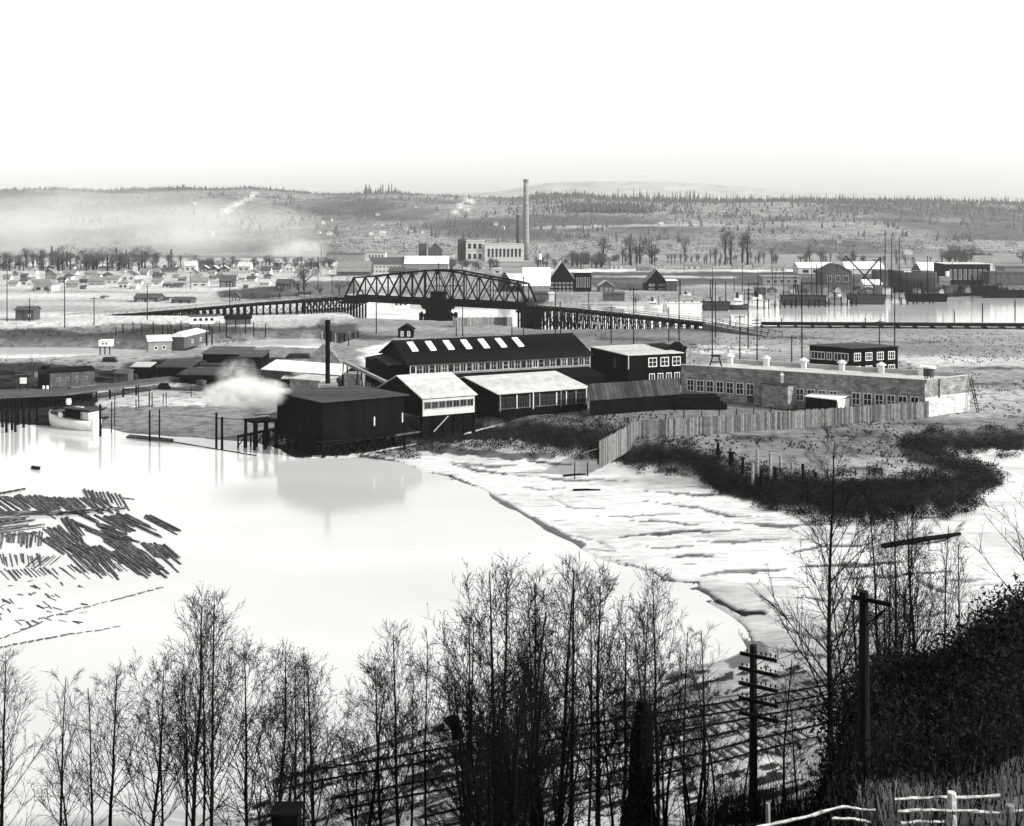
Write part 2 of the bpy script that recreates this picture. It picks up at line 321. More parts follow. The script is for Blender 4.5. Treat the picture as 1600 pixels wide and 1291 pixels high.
tone[inpoly([(-900, 606), (90, 606), (150, 612), (165, 640), (150, 672), (-900, 672)], JX, JY)] = 0.02  # shade under the wharf painted into the ground tone
mudmask &= tone > 0.1; wet[tone <= 0.1] = 0
left_mud = mudmask & (IX < 460) & (IY < 700); tone[left_mud] = np.where(JY[left_mud] < 634, 0.34, 0.13); wet[left_mud] = 0
def creek(pts, wd, v, hole=0.12):       # dark silt in the creeks and along the tide edge
    d = np.full(XX.shape, 1e9); ns = len(pts) - 1; taper = wd < 9.5
    for i_, ((ax, ay), (bx, by)) in enumerate(zip(pts[:-1], pts[1:])):
        ex, ey = bx - ax, by - ay; t = np.clip(((JX2 - ax) * ex + (JY2 - ay) * ey) / (ex * ex + ey * ey), 0, 1)
        s_ = (i_ + t) / ns; d = np.minimum(d, np.hypot(JX2 - ax - t * ex, (JY2 - ay - t * ey) * 1.6) / (np.clip(4 * s_ * (1 - s_), 0.02, 1) if taper else 1))
    m = sstep(wd * .75, wd * 0.55, d * (0.5 + n3)); tone[:] = tone * (1 - m) + v * m; wet[:] = wet * (1 - m)
    ZZ[:] = ZZ - m * hole * (sm_all < 0)
JX2 = IX + (n2 - 0.5) * 26; JY2 = IY + (n1 - 0.5) * 10 + (n3 - 0.5) * 5
creek([(598, 728), (660, 742), (700, 745), (748, 765)], 9, 0.02); creek([(735, 772), (800, 803), (830, 818)], 5, 0.03)
for _a, _b, _w, _v in (((800, 745), (1000, 752), 3, .12), ((1000, 765), (1160, 772), 4, .1), ((900, 805), (1080, 800), 2.5, .14), ((1080, 845), (1230, 840), 4, .12), ((1130, 815), (1300, 820), 5, .1), ((1000, 855), (1090, 850), 3, .12), ((1250, 885), (1420, 878), 6, .1), ((700, 725), (800, 742), 4, .1), ((1300, 905), (1500, 890), 5, .14), ((1180, 1010), (1330, 1030), 5, .15), ((1330, 965), (1500, 955), 6, .15), ((660, 700), (760, 708), 8, .07), ((830, 720), (900, 728), 6, .08)): creek([_a, ((_a[0] + _b[0]) / 2, (_a[1] + _b[1]) / 2 + 3), _b], _w * 1.3, _v, .05)
creek([(960, 876), (1010, 892), (1045, 911), (1110, 914)], 8, 0.02); creek([(1040, 912), (1090, 912)], 10, 0.03)
creek([(1093, 926), (1120, 940), (1150, 958), (1185, 960)], 12, 0.015); creek([(1135, 968), (1160, 990), (1178, 1010)], 8, 0.03)
creek([(955, 838), (1020, 834), (1080, 828), (1160, 826)], 7, 0.06); creek([(980, 812), (1040, 814), (1100, 818)], 5, 0.08)
creek([(1040, 872), (1090, 866), (1130, 868)], 6, 0.09); creek([(1090, 900), (1140, 892), (1240, 888)], 9, 0.16)
creek([(640, 690), (720, 706), (800, 715), (860, 712)], 14, 0.10); creek([(700, 722), (760, 730), (820, 728)], 7, 0.18)
creek([(1000, 780), (1080, 790), (1150, 806), (1180, 806)], 5, 0.12); creek([(1230, 866), (1290, 852), (1370, 850)], 7, 0.1)
creek([(870, 750), (940, 752), (960, 748)], 2.5, 0.1); creek([(1380, 852), (1450, 848), (1500, 836)], 4, 0.03)
creek([(1250, 930), (1300, 940), (1360, 930)], 8, 0.15); creek([(1210, 980), (1280, 1000), (1330, 985)], 8, 0.18); creek([(1420, 900), (1500, 930)], 7, 0.14)
creek([(850, 770), (900, 790), (960, 792)], 3, 0.16); creek([(800, 760), (850, 764), (900, 760)], 2.5, 0.2); creek([(870, 830), (930, 845), (960, 862)], 2.5, 0.2)
edge = np.abs(sm_all + 0.3) < 0.9; tone[edge & (IX > 560) & (IY < 1060) & (n2 > 0.45)] = 0.06
# the near hillside: leaf litter and brambles, no pale mud
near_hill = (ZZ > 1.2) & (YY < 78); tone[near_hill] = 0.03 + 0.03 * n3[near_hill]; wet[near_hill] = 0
pale_slope = near_hill & (YY < 21) & (XX > 3); tone[pale_slope] = 0.06 + 0.16 * (n3[pale_slope] > 0.55)  # paler mottled ground on the nearest right slope
# wrack lines on the near beach
uu = IY + 0.27 * (IX - 1000)
wv = fbm(IX * 0.012 + 60, uu * 0.11 + 5, 5); wr = ((np.sin(uu * 0.30 + n1 * 16 + np.sin(IX * .013) * 1.2) > 0.6) | (wv > 0.6)) & (n3 > 0.47) & (fbm(XX * .5 + 9, YY * .5, 3) > .38) & (sm_all < 0) & (IY > 1040) & ~near_hill & (YY < 110); tone[wr] = 0.03; wet[wr] = 0
tb = (IY > 1050) & (YY < 110) & (sm_all < -2) & ~near_hill & ~wr; tone[tb] *= 0.45 + 0.6 * n3[tb]; wet[tb] *= 0.4
tone *= np.where((wet > 0) | (tone < 0.05), 1, (0.75 + 0.5 * n3) * (0.45 + 1.5 * np.clip(fbm(XX * 0.018 + 8, YY * 0.055 + 2, 4), .2, .8)))
wetm = (wet > 0)[1:-1, 1:-1] | (sdist(LOW, XX, YY) > 8)[1:-1, 1:-1]
for _ in range(2): tone[1:-1, 1:-1] = np.where(wetm, tone[1:-1, 1:-1], (tone[1:-1, 1:-1] * 2 + tone[:-2, 1:-1] + tone[2:, 1:-1] + tone[1:-1, :-2] + tone[1:-1, 2:]) / 6)
nr, nc = XX.shape
me = bpy.data.meshes.new('ground'); me.vertices.add(nr * nc); me.vertices.foreach_set('co', np.stack([XX, YY, ZZ], -1).reshape(-1).astype(np.float32))
idx = np.arange(nr * nc).reshape(nr, nc); q = np.stack([idx[1:, :-1], idx[1:, 1:], idx[:-1, 1:], idx[:-1, :-1]], -1).reshape(-1, 4)
me.loops.add(q.size); me.loops.foreach_set('vertex_index', q.ravel().astype(np.int32)); me.polygons.add(len(q))
me.polygons.foreach_set('loop_start', np.arange(0, q.size, 4, dtype=np.int32)); me.update(calc_edges=True); me.validate()
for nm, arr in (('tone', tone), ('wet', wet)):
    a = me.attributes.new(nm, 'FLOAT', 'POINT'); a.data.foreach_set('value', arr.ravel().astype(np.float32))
me.polygons.foreach_set('use_smooth', np.ones(len(q), dtype=bool))
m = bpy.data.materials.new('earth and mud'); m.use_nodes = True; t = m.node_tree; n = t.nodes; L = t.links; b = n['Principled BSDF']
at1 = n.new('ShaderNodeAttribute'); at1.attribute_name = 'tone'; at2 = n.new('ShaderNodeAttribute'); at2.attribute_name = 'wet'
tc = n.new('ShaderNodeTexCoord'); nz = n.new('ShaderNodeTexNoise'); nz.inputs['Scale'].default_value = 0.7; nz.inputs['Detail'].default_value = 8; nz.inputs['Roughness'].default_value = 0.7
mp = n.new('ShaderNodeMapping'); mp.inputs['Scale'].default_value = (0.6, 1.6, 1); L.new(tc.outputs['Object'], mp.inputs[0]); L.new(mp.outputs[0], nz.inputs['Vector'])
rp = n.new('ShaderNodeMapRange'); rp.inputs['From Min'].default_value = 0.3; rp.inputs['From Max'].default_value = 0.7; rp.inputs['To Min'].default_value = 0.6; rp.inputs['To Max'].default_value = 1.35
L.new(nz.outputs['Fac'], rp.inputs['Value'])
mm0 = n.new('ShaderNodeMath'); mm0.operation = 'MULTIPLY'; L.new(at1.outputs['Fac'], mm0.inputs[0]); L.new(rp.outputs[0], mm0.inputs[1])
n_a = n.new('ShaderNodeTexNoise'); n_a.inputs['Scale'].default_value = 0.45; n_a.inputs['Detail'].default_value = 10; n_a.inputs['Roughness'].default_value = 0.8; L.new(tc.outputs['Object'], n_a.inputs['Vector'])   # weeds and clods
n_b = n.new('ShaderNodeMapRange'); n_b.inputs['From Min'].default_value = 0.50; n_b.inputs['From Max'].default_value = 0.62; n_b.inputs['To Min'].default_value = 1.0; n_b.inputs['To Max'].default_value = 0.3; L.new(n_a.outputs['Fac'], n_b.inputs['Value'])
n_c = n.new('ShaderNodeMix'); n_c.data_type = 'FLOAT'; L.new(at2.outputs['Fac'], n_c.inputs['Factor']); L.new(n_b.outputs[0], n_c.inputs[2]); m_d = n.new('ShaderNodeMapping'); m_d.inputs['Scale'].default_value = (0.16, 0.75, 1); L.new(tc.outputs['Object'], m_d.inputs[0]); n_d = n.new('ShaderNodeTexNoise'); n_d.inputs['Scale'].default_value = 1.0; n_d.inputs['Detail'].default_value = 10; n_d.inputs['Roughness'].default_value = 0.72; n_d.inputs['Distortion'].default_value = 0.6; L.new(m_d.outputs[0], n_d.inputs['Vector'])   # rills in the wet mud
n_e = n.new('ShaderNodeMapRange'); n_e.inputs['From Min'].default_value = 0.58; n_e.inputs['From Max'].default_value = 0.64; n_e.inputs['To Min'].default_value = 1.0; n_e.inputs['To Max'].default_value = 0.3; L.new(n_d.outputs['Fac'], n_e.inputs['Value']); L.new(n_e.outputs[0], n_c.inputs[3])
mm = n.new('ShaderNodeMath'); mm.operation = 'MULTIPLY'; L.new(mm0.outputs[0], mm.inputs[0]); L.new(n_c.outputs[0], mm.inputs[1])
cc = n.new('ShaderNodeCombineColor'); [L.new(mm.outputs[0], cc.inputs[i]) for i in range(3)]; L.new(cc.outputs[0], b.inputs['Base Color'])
rr = n.new('ShaderNodeMapRange'); rr.inputs['To Min'].default_value = 0.95; rr.inputs['To Max'].default_value = 0.38; L.new(at2.outputs['Fac'], rr.inputs['Value']); sp_ = n.new('ShaderNodeMath'); sp_.operation = 'MULTIPLY'; sp_.inputs[1].default_value = 0.4; L.new(at2.outputs['Fac'], sp_.inputs[0]); L.new(sp_.outputs[0], b.inputs['Specular IOR Level']); L.new(rr.outputs[0], b.inputs['Roughness'])
bp = n.new('ShaderNodeBump'); bp.inputs['Strength'].default_value = 0.35; bp.inputs['Distance'].default_value = 0.15; L.new(nz.outputs['Fac'], bp.inputs['Height']); L.new(bp.outputs[0], b.inputs['Normal'])
me.materials.append(m); tag(link(bpy.data.objects.new('ground', me)), kind='structure')

# water
m = bpy.data.materials.new('silty river water'); m.use_nodes = True; t = m.node_tree; n = t.nodes; L = t.links; b = n['Principled BSDF']
b.inputs['Base Color'].default_value = (0.52, 0.52, 0.51, 1); b.inputs['Roughness'].default_value = 0.1; b.inputs['IOR'].default_value = 1.75; b.inputs['Specular IOR Level'].default_value = 0.8
tc = n.new('ShaderNodeTexCoord'); mp = n.new('ShaderNodeMapping'); mp.inputs['Scale'].default_value = (0.5, 1.3, 1); L.new(tc.outputs['Object'], mp.inputs[0])
nz = n.new('ShaderNodeTexNoise'); nz.inputs['Scale'].default_value = 1.2; nz.inputs['Detail'].default_value = 5; L.new(mp.outputs[0], nz.inputs['Vector'])
bp = n.new('ShaderNodeBump'); bp.inputs['Strength'].default_value = 0.12; bp.inputs['Distance'].default_value = 0.08; L.new(nz.outputs['Fac'], bp.inputs['Height']); L.new(bp.outputs[0], b.inputs['Normal'])
nb = n.new('ShaderNodeTexNoise'); nb.inputs['Scale'].default_value = 0.03; nb.inputs['Detail'].default_value = 5; L.new(mp.outputs[0], nb.inputs['Vector'])
cr = n.new('ShaderNodeMapRange'); cr.inputs['From Min'].default_value = 0.35; cr.inputs['From Max'].default_value = 0.65; cr.inputs['To Min'].default_value = 0.46; cr.inputs['To Max'].default_value = 0.56
L.new(nb.outputs['Fac'], cr.inputs['Value']); cc = n.new('ShaderNodeCombineColor'); [L.new(cr.outputs[0], cc.inputs[i]) for i in range(3)]; L.new(cc.outputs[0], b.inputs['Base Color'])
wb = MB().quad((-1500, 40, 0), (1500, 40, 0), (1500, 1100, 0), (-1500, 1100, 0)); o = wb.build('water', m); tag(o, kind='structure')

# hills beyond the valley
RID = [(-900, 300), (0, 297), (90, 296), (150, 299), (280, 293), (330, 295), (395, 293), (440, 297), (500, 303), (560, 302), (620, 302), (700, 305), (740, 307), (800, 309), (850, 305), (900, 305), (950, 309), (1050, 313), (1200, 314), (1330, 314), (1440, 314), (1520, 316), (1600, 319), (2500, 322)]
def hill_z(px, s):                      # s 0 at the foot, 1 on the ridge
    Y = 1120 + s * 1480
    top = H + (HY - np.interp(px, [r[0] for r in RID], [r[1] for r in RID])) * 2600 / F
    prof = np.interp(s, [0, .12, .3, .5, .75, 1, 1.3], [0, .05, .2, .42, .78, 1, .7])
    X = (px - 800) / F * Y
    return 2.0 + (top - 2.0) * prof + (fbm(X * 0.004, Y * 0.004 + 4, 4) - 0.5) * 30 * sstep(0.05, 0.4, s) * (1 - 0.8 * sstep(0.7, 1, s))
hp = np.arange(-900, 2500, 9.0); hs = np.linspace(0, 1.3, 110); PXh, Sh = np.meshgrid(hp, hs); Yh = 1120 + Sh * 1480
Xh = (PXh - 800) / F * Yh; Zh = hill_z(PXh, Sh); Zh[0] = -3
def gridmesh(name, X, Y, Z, mat_, tonearr=None):
    nr, nc = X.shape; me = bpy.data.meshes.new(name); idx = np.arange(nr * nc).reshape(nr, nc)
    q = np.stack([idx[:-1, :-1], idx[:-1, 1:], idx[1:, 1:], idx[1:, :-1]], -1).reshape(-1, 4)
    me.from_pydata(np.stack([X, Y, Z], -1).reshape(-1, 3).tolist(), [], q.tolist())
    if tonearr is not None:
        a = me.attributes.new('tone', 'FLOAT', 'POINT'); a.data.foreach_set('value', tonearr.ravel().astype(np.float32))
    me.polygons.foreach_set('use_smooth', np.ones(len(q), dtype=bool)); me.materials.append(mat_); return link(bpy.data.objects.new(name, me))
hn = fbm(Xh * 0.006, Yh * 0.004, 5); th = 0.035 + 0.13 * sstep(0.35, 0.65, hn) + 0.06 * (fbm(Xh * 0.03, Yh * 0.02, 4) - 0.5)
IYh = HY + F * (H - Zh) / Yh
for (a, b_, c, d, wd) in ((352, 330, 400, 302, 3), (712, 332, 733, 306, 2.2), (724, 332, 744, 306, 2.2)):
    tt = np.clip(((PXh - a) * (c - a) + (IYh - b_) * (d - b_)) / ((c - a) ** 2 + (d - b_) ** 2), 0, 1)
    th[np.hypot(PXh - a - tt * (c - a), IYh - b_ - tt * (d - b_)) < wd * 1.4] = 0.42
th[(np.abs(IYh - 354 - 2 * np.sin(PXh * .01)) < 2.2) & (PXh > 830) & (PXh < 1150)] = 0.24
m = bpy.data.materials.new('logged hillside'); m.use_nodes = True; t = m.node_tree; n = t.nodes; L = t.links; b = n['Principled BSDF']; b.inputs['Roughness'].default_value = 0.95
at1 = n.new('ShaderNodeAttribute'); at1.attribute_name = 'tone'; tc = n.new('ShaderNodeTexCoord'); nz = n.new('ShaderNodeTexNoise'); nz.inputs['Scale'].default_value = 0.05; nz.inputs['Detail'].default_value = 9; nz.inputs['Roughness'].default_value = 0.75
L.new(tc.outputs['Object'], nz.inputs['Vector']); rp = n.new('ShaderNodeMapRange'); rp.inputs['From Min'].default_value = 0.35; rp.inputs['From Max'].default_value = 0.65; rp.inputs['To Min'].default_value = 0.3; rp.inputs['To Max'].default_value = 1.8
L.new(nz.outputs['Fac'], rp.inputs['Value']); mm = n.new('ShaderNodeMath'); mm.operation = 'MULTIPLY'; L.new(at1.outputs['Fac'], mm.inputs[0]); L.new(rp.outputs[0], mm.inputs[1])
cc = n.new('ShaderNodeCombineColor'); [L.new(mm.outputs[0], cc.inputs[i]) for i in range(3)]; L.new(cc.outputs[0], b.inputs['Base Color'])
tag(gridmesh('hills', Xh, Yh, Zh, m, th), kind='structure')
fp = np.arange(-900, 2500, 25.0); fs = np.linspace(0, 1, 12); PXf, Sf = np.meshgrid(fp, fs); Yf = 5200 + Sf * 1200; Xf = (PXf - 800) / F * Yf
topf = np.interp(PXf, [-900, 0, 600, 780, 850, 930, 1050, 1150, 1250, 1400, 1600, 2500], [290, 300, 306, 300, 287, 283, 285, 292, 300, 305, 308, 310])
Zf = (H + (HY - topf) * 6400 / F) * np.sin(Sf * math.pi / 2) + (fbm(Xf * 0.002, Yf * 0.002, 3) - 0.5) * 16
Mf = mat('far ridge', 0.3, noise=0.4, scale=0.01); tag(gridmesh('far_hills', Xf, Yf, Zf, Mf), kind='structure')  # pale colour stands in for distance haze on the ridge

# woods on the hills: one mass nobody could count
wb = MB()
def conifer(mb, p, h, r, n=6):
    base = len(mb.v); z0 = p.z + h * 0.12
    for (a, b_, rr) in ((0.12, 0.55, 1.0), (0.38, 0.8, 0.7), (0.62, 1.0, 0.42)):
        k = len(mb.v)
        for i in range(n):
            an = 2 * math.pi * i / n + R(-.2, .2); q = r * rr * R(.7, 1.2); mb.v.append((p.x + q * math.cos(an), p.y + q * math.sin(an), p.z + h * (a + R(-.04, .04))))
        mb.v.append((p.x, p.y, p.z + h * b_))
        for i in range(n): mb.f.append((k + i, k + (i + 1) % n, k + n))
def tuft(mb, p, h, r, n=26, s=1.0):
    for _ in range(n):
        a = R(0, 6.28); u = random.random() ** .5; t_ = R(0, 1); q = r * u * math.sin(math.pi * (0.15 + 0.8 * t_))
        c = Vector((p.x + q * math.cos(a), p.y + q * math.sin(a), p.z + h * (0.18 + 0.82 * t_))); e = Vector((R(-1, 1), R(-1, 1), R(-1, 1))).normalized() * s * R(.6, 1.4); g = Vector((R(-1, 1), R(-1, 1), R(-1, 1))).normalized() * s * R(.6, 1.4)
        mb.quad(c, c + e, c + g)
def hpt(px, s): Y = 1120 + s * 1480; x = (px - 800) / F * Y; return Vector((x, Y, float(hill_z(np.array(px * 1.), np.array(s)))))
cm = MB(); dm = MB()
for _ in range(1700):                   # ridge line
    px = R(-60, 1660); tall = 1.35 if (568 < px < 625 or 950 < px < 1110) else (0.9 if px > 830 else 0.5)
    if 480 < px < 560 or 640 < px < 820: tall = 0.35
    conifer(cm, hpt(px, R(.9, 1.02)), (R(5, 12) if random.random() < .8 else R(12, 22)) * tall, R(1.6, 3.6) * (0.6 + tall * .4), 5)
for _ in range(1100):
    px = R(-60, 1660); s = R(.15, .92); nv = float(fbm(np.array([px * .012]), np.array([s * 6.]), 3)[0])
    if nv < 0.47: continue
    conifer(cm, hpt(px, s), R(6, 13), R(2, 3.5), 5)
for _ in range(420): conifer(cm, hpt(R(890, 1010) + R(-20, 20), R(.55, .63)), R(10, 16), R(2.5, 4), 5)
for _ in range(6500):
    px = R(-60, 1660); s = random.random() ** 1.2 * .99; tuft(dm, hpt(px, s), R(3, 9), R(3, 8), 7, 1.4)
for _ in range(1500):
    px = R(820, 1640); s = 1 - random.random() ** 1.6 * .45; conifer(cm, hpt(px, s), R(4, 11), R(2, 4), 5)
for _ in range(3500):
    px = R(-60, 1660) if random.random() < .4 else R(800, 1660); s = R(.45, 1.0); tuft(dm, hpt(px, s), R(3, 8), R(4, 9), 7, 1.5)
tag(cm.build('hill_woods', M_conifer), 'dark conifer woods over the hillside', kind='stuff')
tag(dm.build('hill_scrub', M_farcrown), 'bare grey scrub covering the logged hillside', kind='stuff')
# ---------------------------------------------------------------- buildings
Z = Vector((0, 0, 1))
def window(parent, c, U, w, h, cols=2, rows=2, fm=None, N=None, fr=0.12, name='window', pane=True):
    U = U.normalized(); N = N or Vector((U.y, -U.x, 0)); fm = fm or M_frame; c = Vector(c)
    a = c - U * w / 2 - Z * h / 2; mb = MB(); t = 0.07
    def bar(u0, u1, z0, z1):
        p = [a + U * u + Z * z for u, z in ((u0, z0), (u1, z0), (u1, z1), (u0, z1))]; mb.prism([q - N * .02 for q in p], [q + N * t for q in p])
    bar(0, w, 0, fr); bar(0, w, h - fr, h); bar(0, fr, fr, h - fr); bar(w - fr, w, fr, h - fr)
    for i in range(1, cols): bar(w * i / cols - fr * .3, w * i / cols + fr * .3, fr, h - fr)
    xs = [fr] + [w * i / cols + s * fr * .3 for i in range(1, cols) for s in (-1, 1)] + [w - fr]
    for j in range(1, rows):
        for i in range(0, len(xs), 2): bar(xs[i], xs[i + 1], h * j / rows - fr * .25, h * j / rows + fr * .25)
    o = mb.build(name, fm, parent)
    if pane:
        g = MB(); p = [a + U * u + Z * z + N * .03 for u, z in ((fr, fr), (w - fr, fr), (w - fr, h - fr), (fr, h - fr))]; g.quad(*p)
        if parent.parent is None: g.build('pane', M_glass, o, org=parent_loc(parent))
    return o
def house(name, label, cat, FL, FR, third, ze, zb, side='L', roof='gable', rise=2.0, axis='x', wall=None, rm=None, over=0.4, th=0.15, group=None, wins=(), dep=None, split=None, wallname='wall'):
    """FL, FR: front eave corners; third: the back corner on `side`; or dep: a depth in metres square to the front"""
    wall = wall or M_palewall; rm = rm or M_shingle
    A, B = Vector(FL).copy(), Vector(FR).copy(); A.z = B.z = ze; U = (B - A).normalized()
    if dep is not None: V = Vector((-U.y, U.x, 0)) * dep
    else:
        T = Vector(third).copy(); T.z = ze; V = T - (A if side == 'L' else B)
    C, Dd = B + V, A + V; cen = (A + C) / 2; root = thing(name, label, cat, (cen.x, cen.y, zb), group)
    d = Vector((0, 0, ze - zb)); Un, Vn = U, V.normalized(); lu, lv = (B - A).length, V.length
    wm = MB(); bot = [q - d for q in (A, B, C, Dd)]
    R_ = Z * rise
    if roof == 'gable' and axis == 'x':      # ridge along the front
        r0, r1 = (A + Dd) / 2 + R_, (B + C) / 2 + R_; e = len(wm.v); wm.v += [tuple(q) for q in bot + [A, B, C, Dd, r0, r1]]
        wm.f += [(e + i for i in f) for f in ()] + [tuple(e + i for i in f) for f in ((3, 2, 1, 0), (0, 1, 5, 4), (1, 2, 6, 9, 5), (2, 3, 7, 6), (3, 0, 4, 8, 7), (4, 5, 9, 8), (6, 7, 8, 9))]
        s = rise / (lv / 2); rmb = MB()
        for (p, q, r, w_, o_) in ((A, B, r0, r1, -Vn), (Dd, C, r0, r1, Vn)):
            lo0 = p + o_ * over - Z * s * over - Un * over; lo1 = q + o_ * over - Z * s * over + Un * over; h0 = r - Un * over; h1 = w_ + Un * over; up = Z * .03
            poly = [lo0 + up, lo1 + up, h1 + up, h0 + up]; rmb.prism(poly, [x + Z * th for x in poly])
    elif roof == 'gable':
        r0, r1 = (A + B) / 2 + R_, (C + Dd) / 2 + R_; e = len(wm.v); wm.v += [tuple(q) for q in bot + [A, B, C, Dd, r0, r1]]
        wm.f += [tuple(e + i for i in f) for f in ((3, 2, 1, 0), (0, 1, 5, 8, 4), (1, 2, 6, 5), (2, 3, 7, 9, 6), (3, 0, 4, 7), (4, 8, 9, 7), (5, 6, 9, 8))]
        s = rise / (lu / 2); rmb = MB()
        for (p, q, o_) in ((A, Dd, -Un), (B, C, Un)):
            lo0 = p + o_ * over - Z * s * over - Vn * over; lo1 = q + o_ * over - Z * s * over + Vn * over; h0 = r0 - Vn * over; h1 = r1 + Vn * over; up = Z * .03
            poly = [lo0 + up, lo1 + up, h1 + up, h0 + up]; rmb.prism(poly, [x + Z * th for x in poly])
    elif roof == 'hip':
        wm.prism(bot, [A, B, C, Dd]); rmb = MB(); i = min(lu, lv) * .38; m0, m1 = (A + Dd) / 2 + Un * i + R_, (B + C) / 2 - Un * i + R_
        c4 = [A - Un * over - Vn * over, B + Un * over - Vn * over, C + Un * over + Vn * over, Dd - Un * over + Vn * over]; c4 = [q + Z * .03 for q in c4]
        e = len(rmb.v); rmb.v += [tuple(q) for q in c4 + [m0, m1]]; rmb.f += [tuple(e + k for k in f) for f in ((0, 1, 5, 4), (1, 2, 5), (2, 3, 4, 5), (3, 0, 4), (3, 2, 1, 0))]
    else:                                    # mono: low at the front, `rise` higher at the back; flat when rise is 0
        top = [A, B, C + R_, Dd + R_]; wm.prism(bot, top); s = rise / lv; rmb = MB(); up = Z * .02
        poly = [A - (Un + Vn) * over - Z * s * over, B + (Un - Vn) * over - Z * s * over, C + (Un + Vn) * over + R_ + Z * s * over, Dd + (Vn - Un) * over + R_ + Z * s * over]
        rmb.prism([q + up for q in poly], [q + up + Z * th for q in poly])
    wm.build(wallname, wall, root); rmb.build('roof', rm, root)
    faces = {'F': (A, U, lu, Vector((0, 0, 0))), 'L': (Dd, -Vn, lv, None), 'R': (B, Vn, lv, None), 'K': (C, -Un, lu, None)}
    for sp in wins:
        sd_, u0, u1, cnt, z0, w_, h_ = sp[:7]; kw = sp[7] if len(sp) > 7 else {}
        P, UU, ln, _ = faces[sd_]; N = Vector((UU.y, -UU.x, 0))
        for k in range(cnt):
            u = (u0 + (u1 - u0) * ((k + .5) / cnt)) * ln; c = P + UU * u; c.z = zb + z0 + h_ / 2; window(root, c, UU, w_, h_, N=N, **kw)
    root['_A'] = 0; del root['_A']
    return root, dict(A=A, B=B, C=C, D=Dd, U=Un, V=Vn, lu=lu, lv=lv, ze=ze, zb=zb)
def part_box(root, name, m_, c, size, ax=None, rz=0): return MB().box(c, size, rz=rz, ax=ax).build(name, m_, root)
ZB = 2.5
# --- mill on piles
dk = MB(); mz = 8.4
A, B, Dm = G(504, 629, mz), G(632, 618, mz), G(433, 615, mz)
mill, q = house('mill_building', 'black flat-roofed mill building standing on piles over the water', 'mill building', A, B, Dm, mz, 2.7, 'L', 'mono', 0.1, wall=M_blackwall, rm=M_greyroof, over=0.5)
Um, Vm = q['U'], q['V']
for i in range(9):
    for j in range(5):
        c = q['A'] + Um * (q['lu'] * i / 8) + (q['D'] - q['A']) * (j / 4); MB().tube([(c.x, c.y, -2), (c.x, c.y, 2.4)], [.26, .2], 7).build('piling', M_black, mill)
dm_ = MB(); c4 = [q['A'] - Um * 1 - Vm * 1, q['B'] + Um * 2.5 - Vm * 1, q['C'] + Um * 2.5, q['D'] - Um * 1]
dm_.prism([Vector((c.x, c.y, 2.38)) for c in c4], [Vector((c.x, c.y, 2.69)) for c in c4]).build('deck', M_black, mill)
for i in range(8):
    a = q['A'] + Um * (q['lu'] * i / 8) - Vm * .3; b_ = q['A'] + Um * (q['lu'] * (i + 1) / 8) - Vm * .3
    MB().beam((a.x, a.y, .3), (b_.x, b_.y, 2.3), .22).build('brace', M_black, mill)
MB().beam(G(492, 697, 0.5) - Vm * .5, G(655, 675, 3.0), .3, .25).build('rail', M_weed, mill)
for u, z0, h_ in ((.62, 4.1, 1.4), (.97, 4.2, 1.5)): MB().box(q['A'] + Um * q['lu'] * u - Vm * .08 + Z * (z0 + h_ / 2 - mz), (.2, .1, h_), ax=Um).build('door_post', M_palewall, mill)
# side platform and low trestle on the left
pf = thing('mill_platform', 'small black loading platform on tall piles beside the mill', 'platform', (G(405, 712).x, G(405, 712).y, 0))
p0, p1 = G(397, 658, 4.6), G(434, 655, 4.6)
MB().prism([p0 + Z * -.4, p1 + Z * -.4, p1 + Vm * 3 - Z * .4, p0 + Vm * 3 - Z * .4], [p0, p1, p1 + Vm * 3, p0 + Vm * 3]).build('deck', M_black, pf)
for tt in (.05, .5, .95):
    for v in (0.2, 2.8): c = p0.lerp(p1, tt) + Vm * v; MB().tube([(c.x, c.y, -2), (c.x, c.y, 4.2)], [.28, .24], 7).build('leg', M_black, pf)
MB().beam(p0 + Z * .9, p1 + Z * .9, .12).build('railing', M_black, pf)
tr = thing('low_trestle', 'low timber trestle leading from the water to the mill platform', 'trestle', G(400, 700))
a, b_ = G(372, 682, 1.9), G(440, 668, 2.4); MB().beam(a, b_, .8, .25).build('deck', M_black, tr)
for i in range(8):
    c = a.lerp(b_, i / 7.); MB().tube([(c.x, c.y, -1.5), (c.x, c.y, c.z - .1)], [.17, .15], 6).build('leg', M_black, tr)
for i in (0, 3, 5): c = a.lerp(b_, i / 7.); e = a.lerp(b_, (i + 1) / 7.); MB().beam((c.x, c.y, .3), (e.x, e.y, e.z - .3), .13).build('brace', M_black, tr)
# --- gabled shed with pale roof, next to the mill (the roof half that faces the sun)
A, B = G(660, 622, 7), G(741, 616, 7); rr = G(622, 588, 10)
def slope_shed(name, label, A, B, ridgeL, zr, zb, wall, rm, wins, fascia=True, backdrop=None, over=.35):
    """a gable building whose front slope runs from eave A-B up to the ridge"""
    V = Vector((ridgeL.x - A.x, ridgeL.y - A.y, 0)) * 2
    return house(name, label, 'shed', A, B, Vector((A.x, A.y, A.z)) + V, A.z, zb, 'L', 'gable', zr - A.z, 'x', wall=wall, rm=rm, wins=wins, over=over)
s1, q1 = slope_shed('pale_roofed_shed', 'pale-roofed shed with pale window wall standing on stilts beside the black mill', A, B, rr, 10, 4.0, M_blackwall, M_paleroof, [])
fw = MB(); a, b_ = q1['A'] - q1['V'] * .03, q1['B'] - q1['V'] * .03; N1 = Vector((q1['U'].y, -q1['U'].x, 0))
fw.prism([Vector((p.x, p.y, 4.0)) for p in (a + N1 * .12, b_ + N1 * .12, b_, a)], [Vector((p.x, p.y, 6.7)) for p in (a + N1 * .12, b_ + N1 * .12, b_, a)]).build('siding', M_palewall, s1)
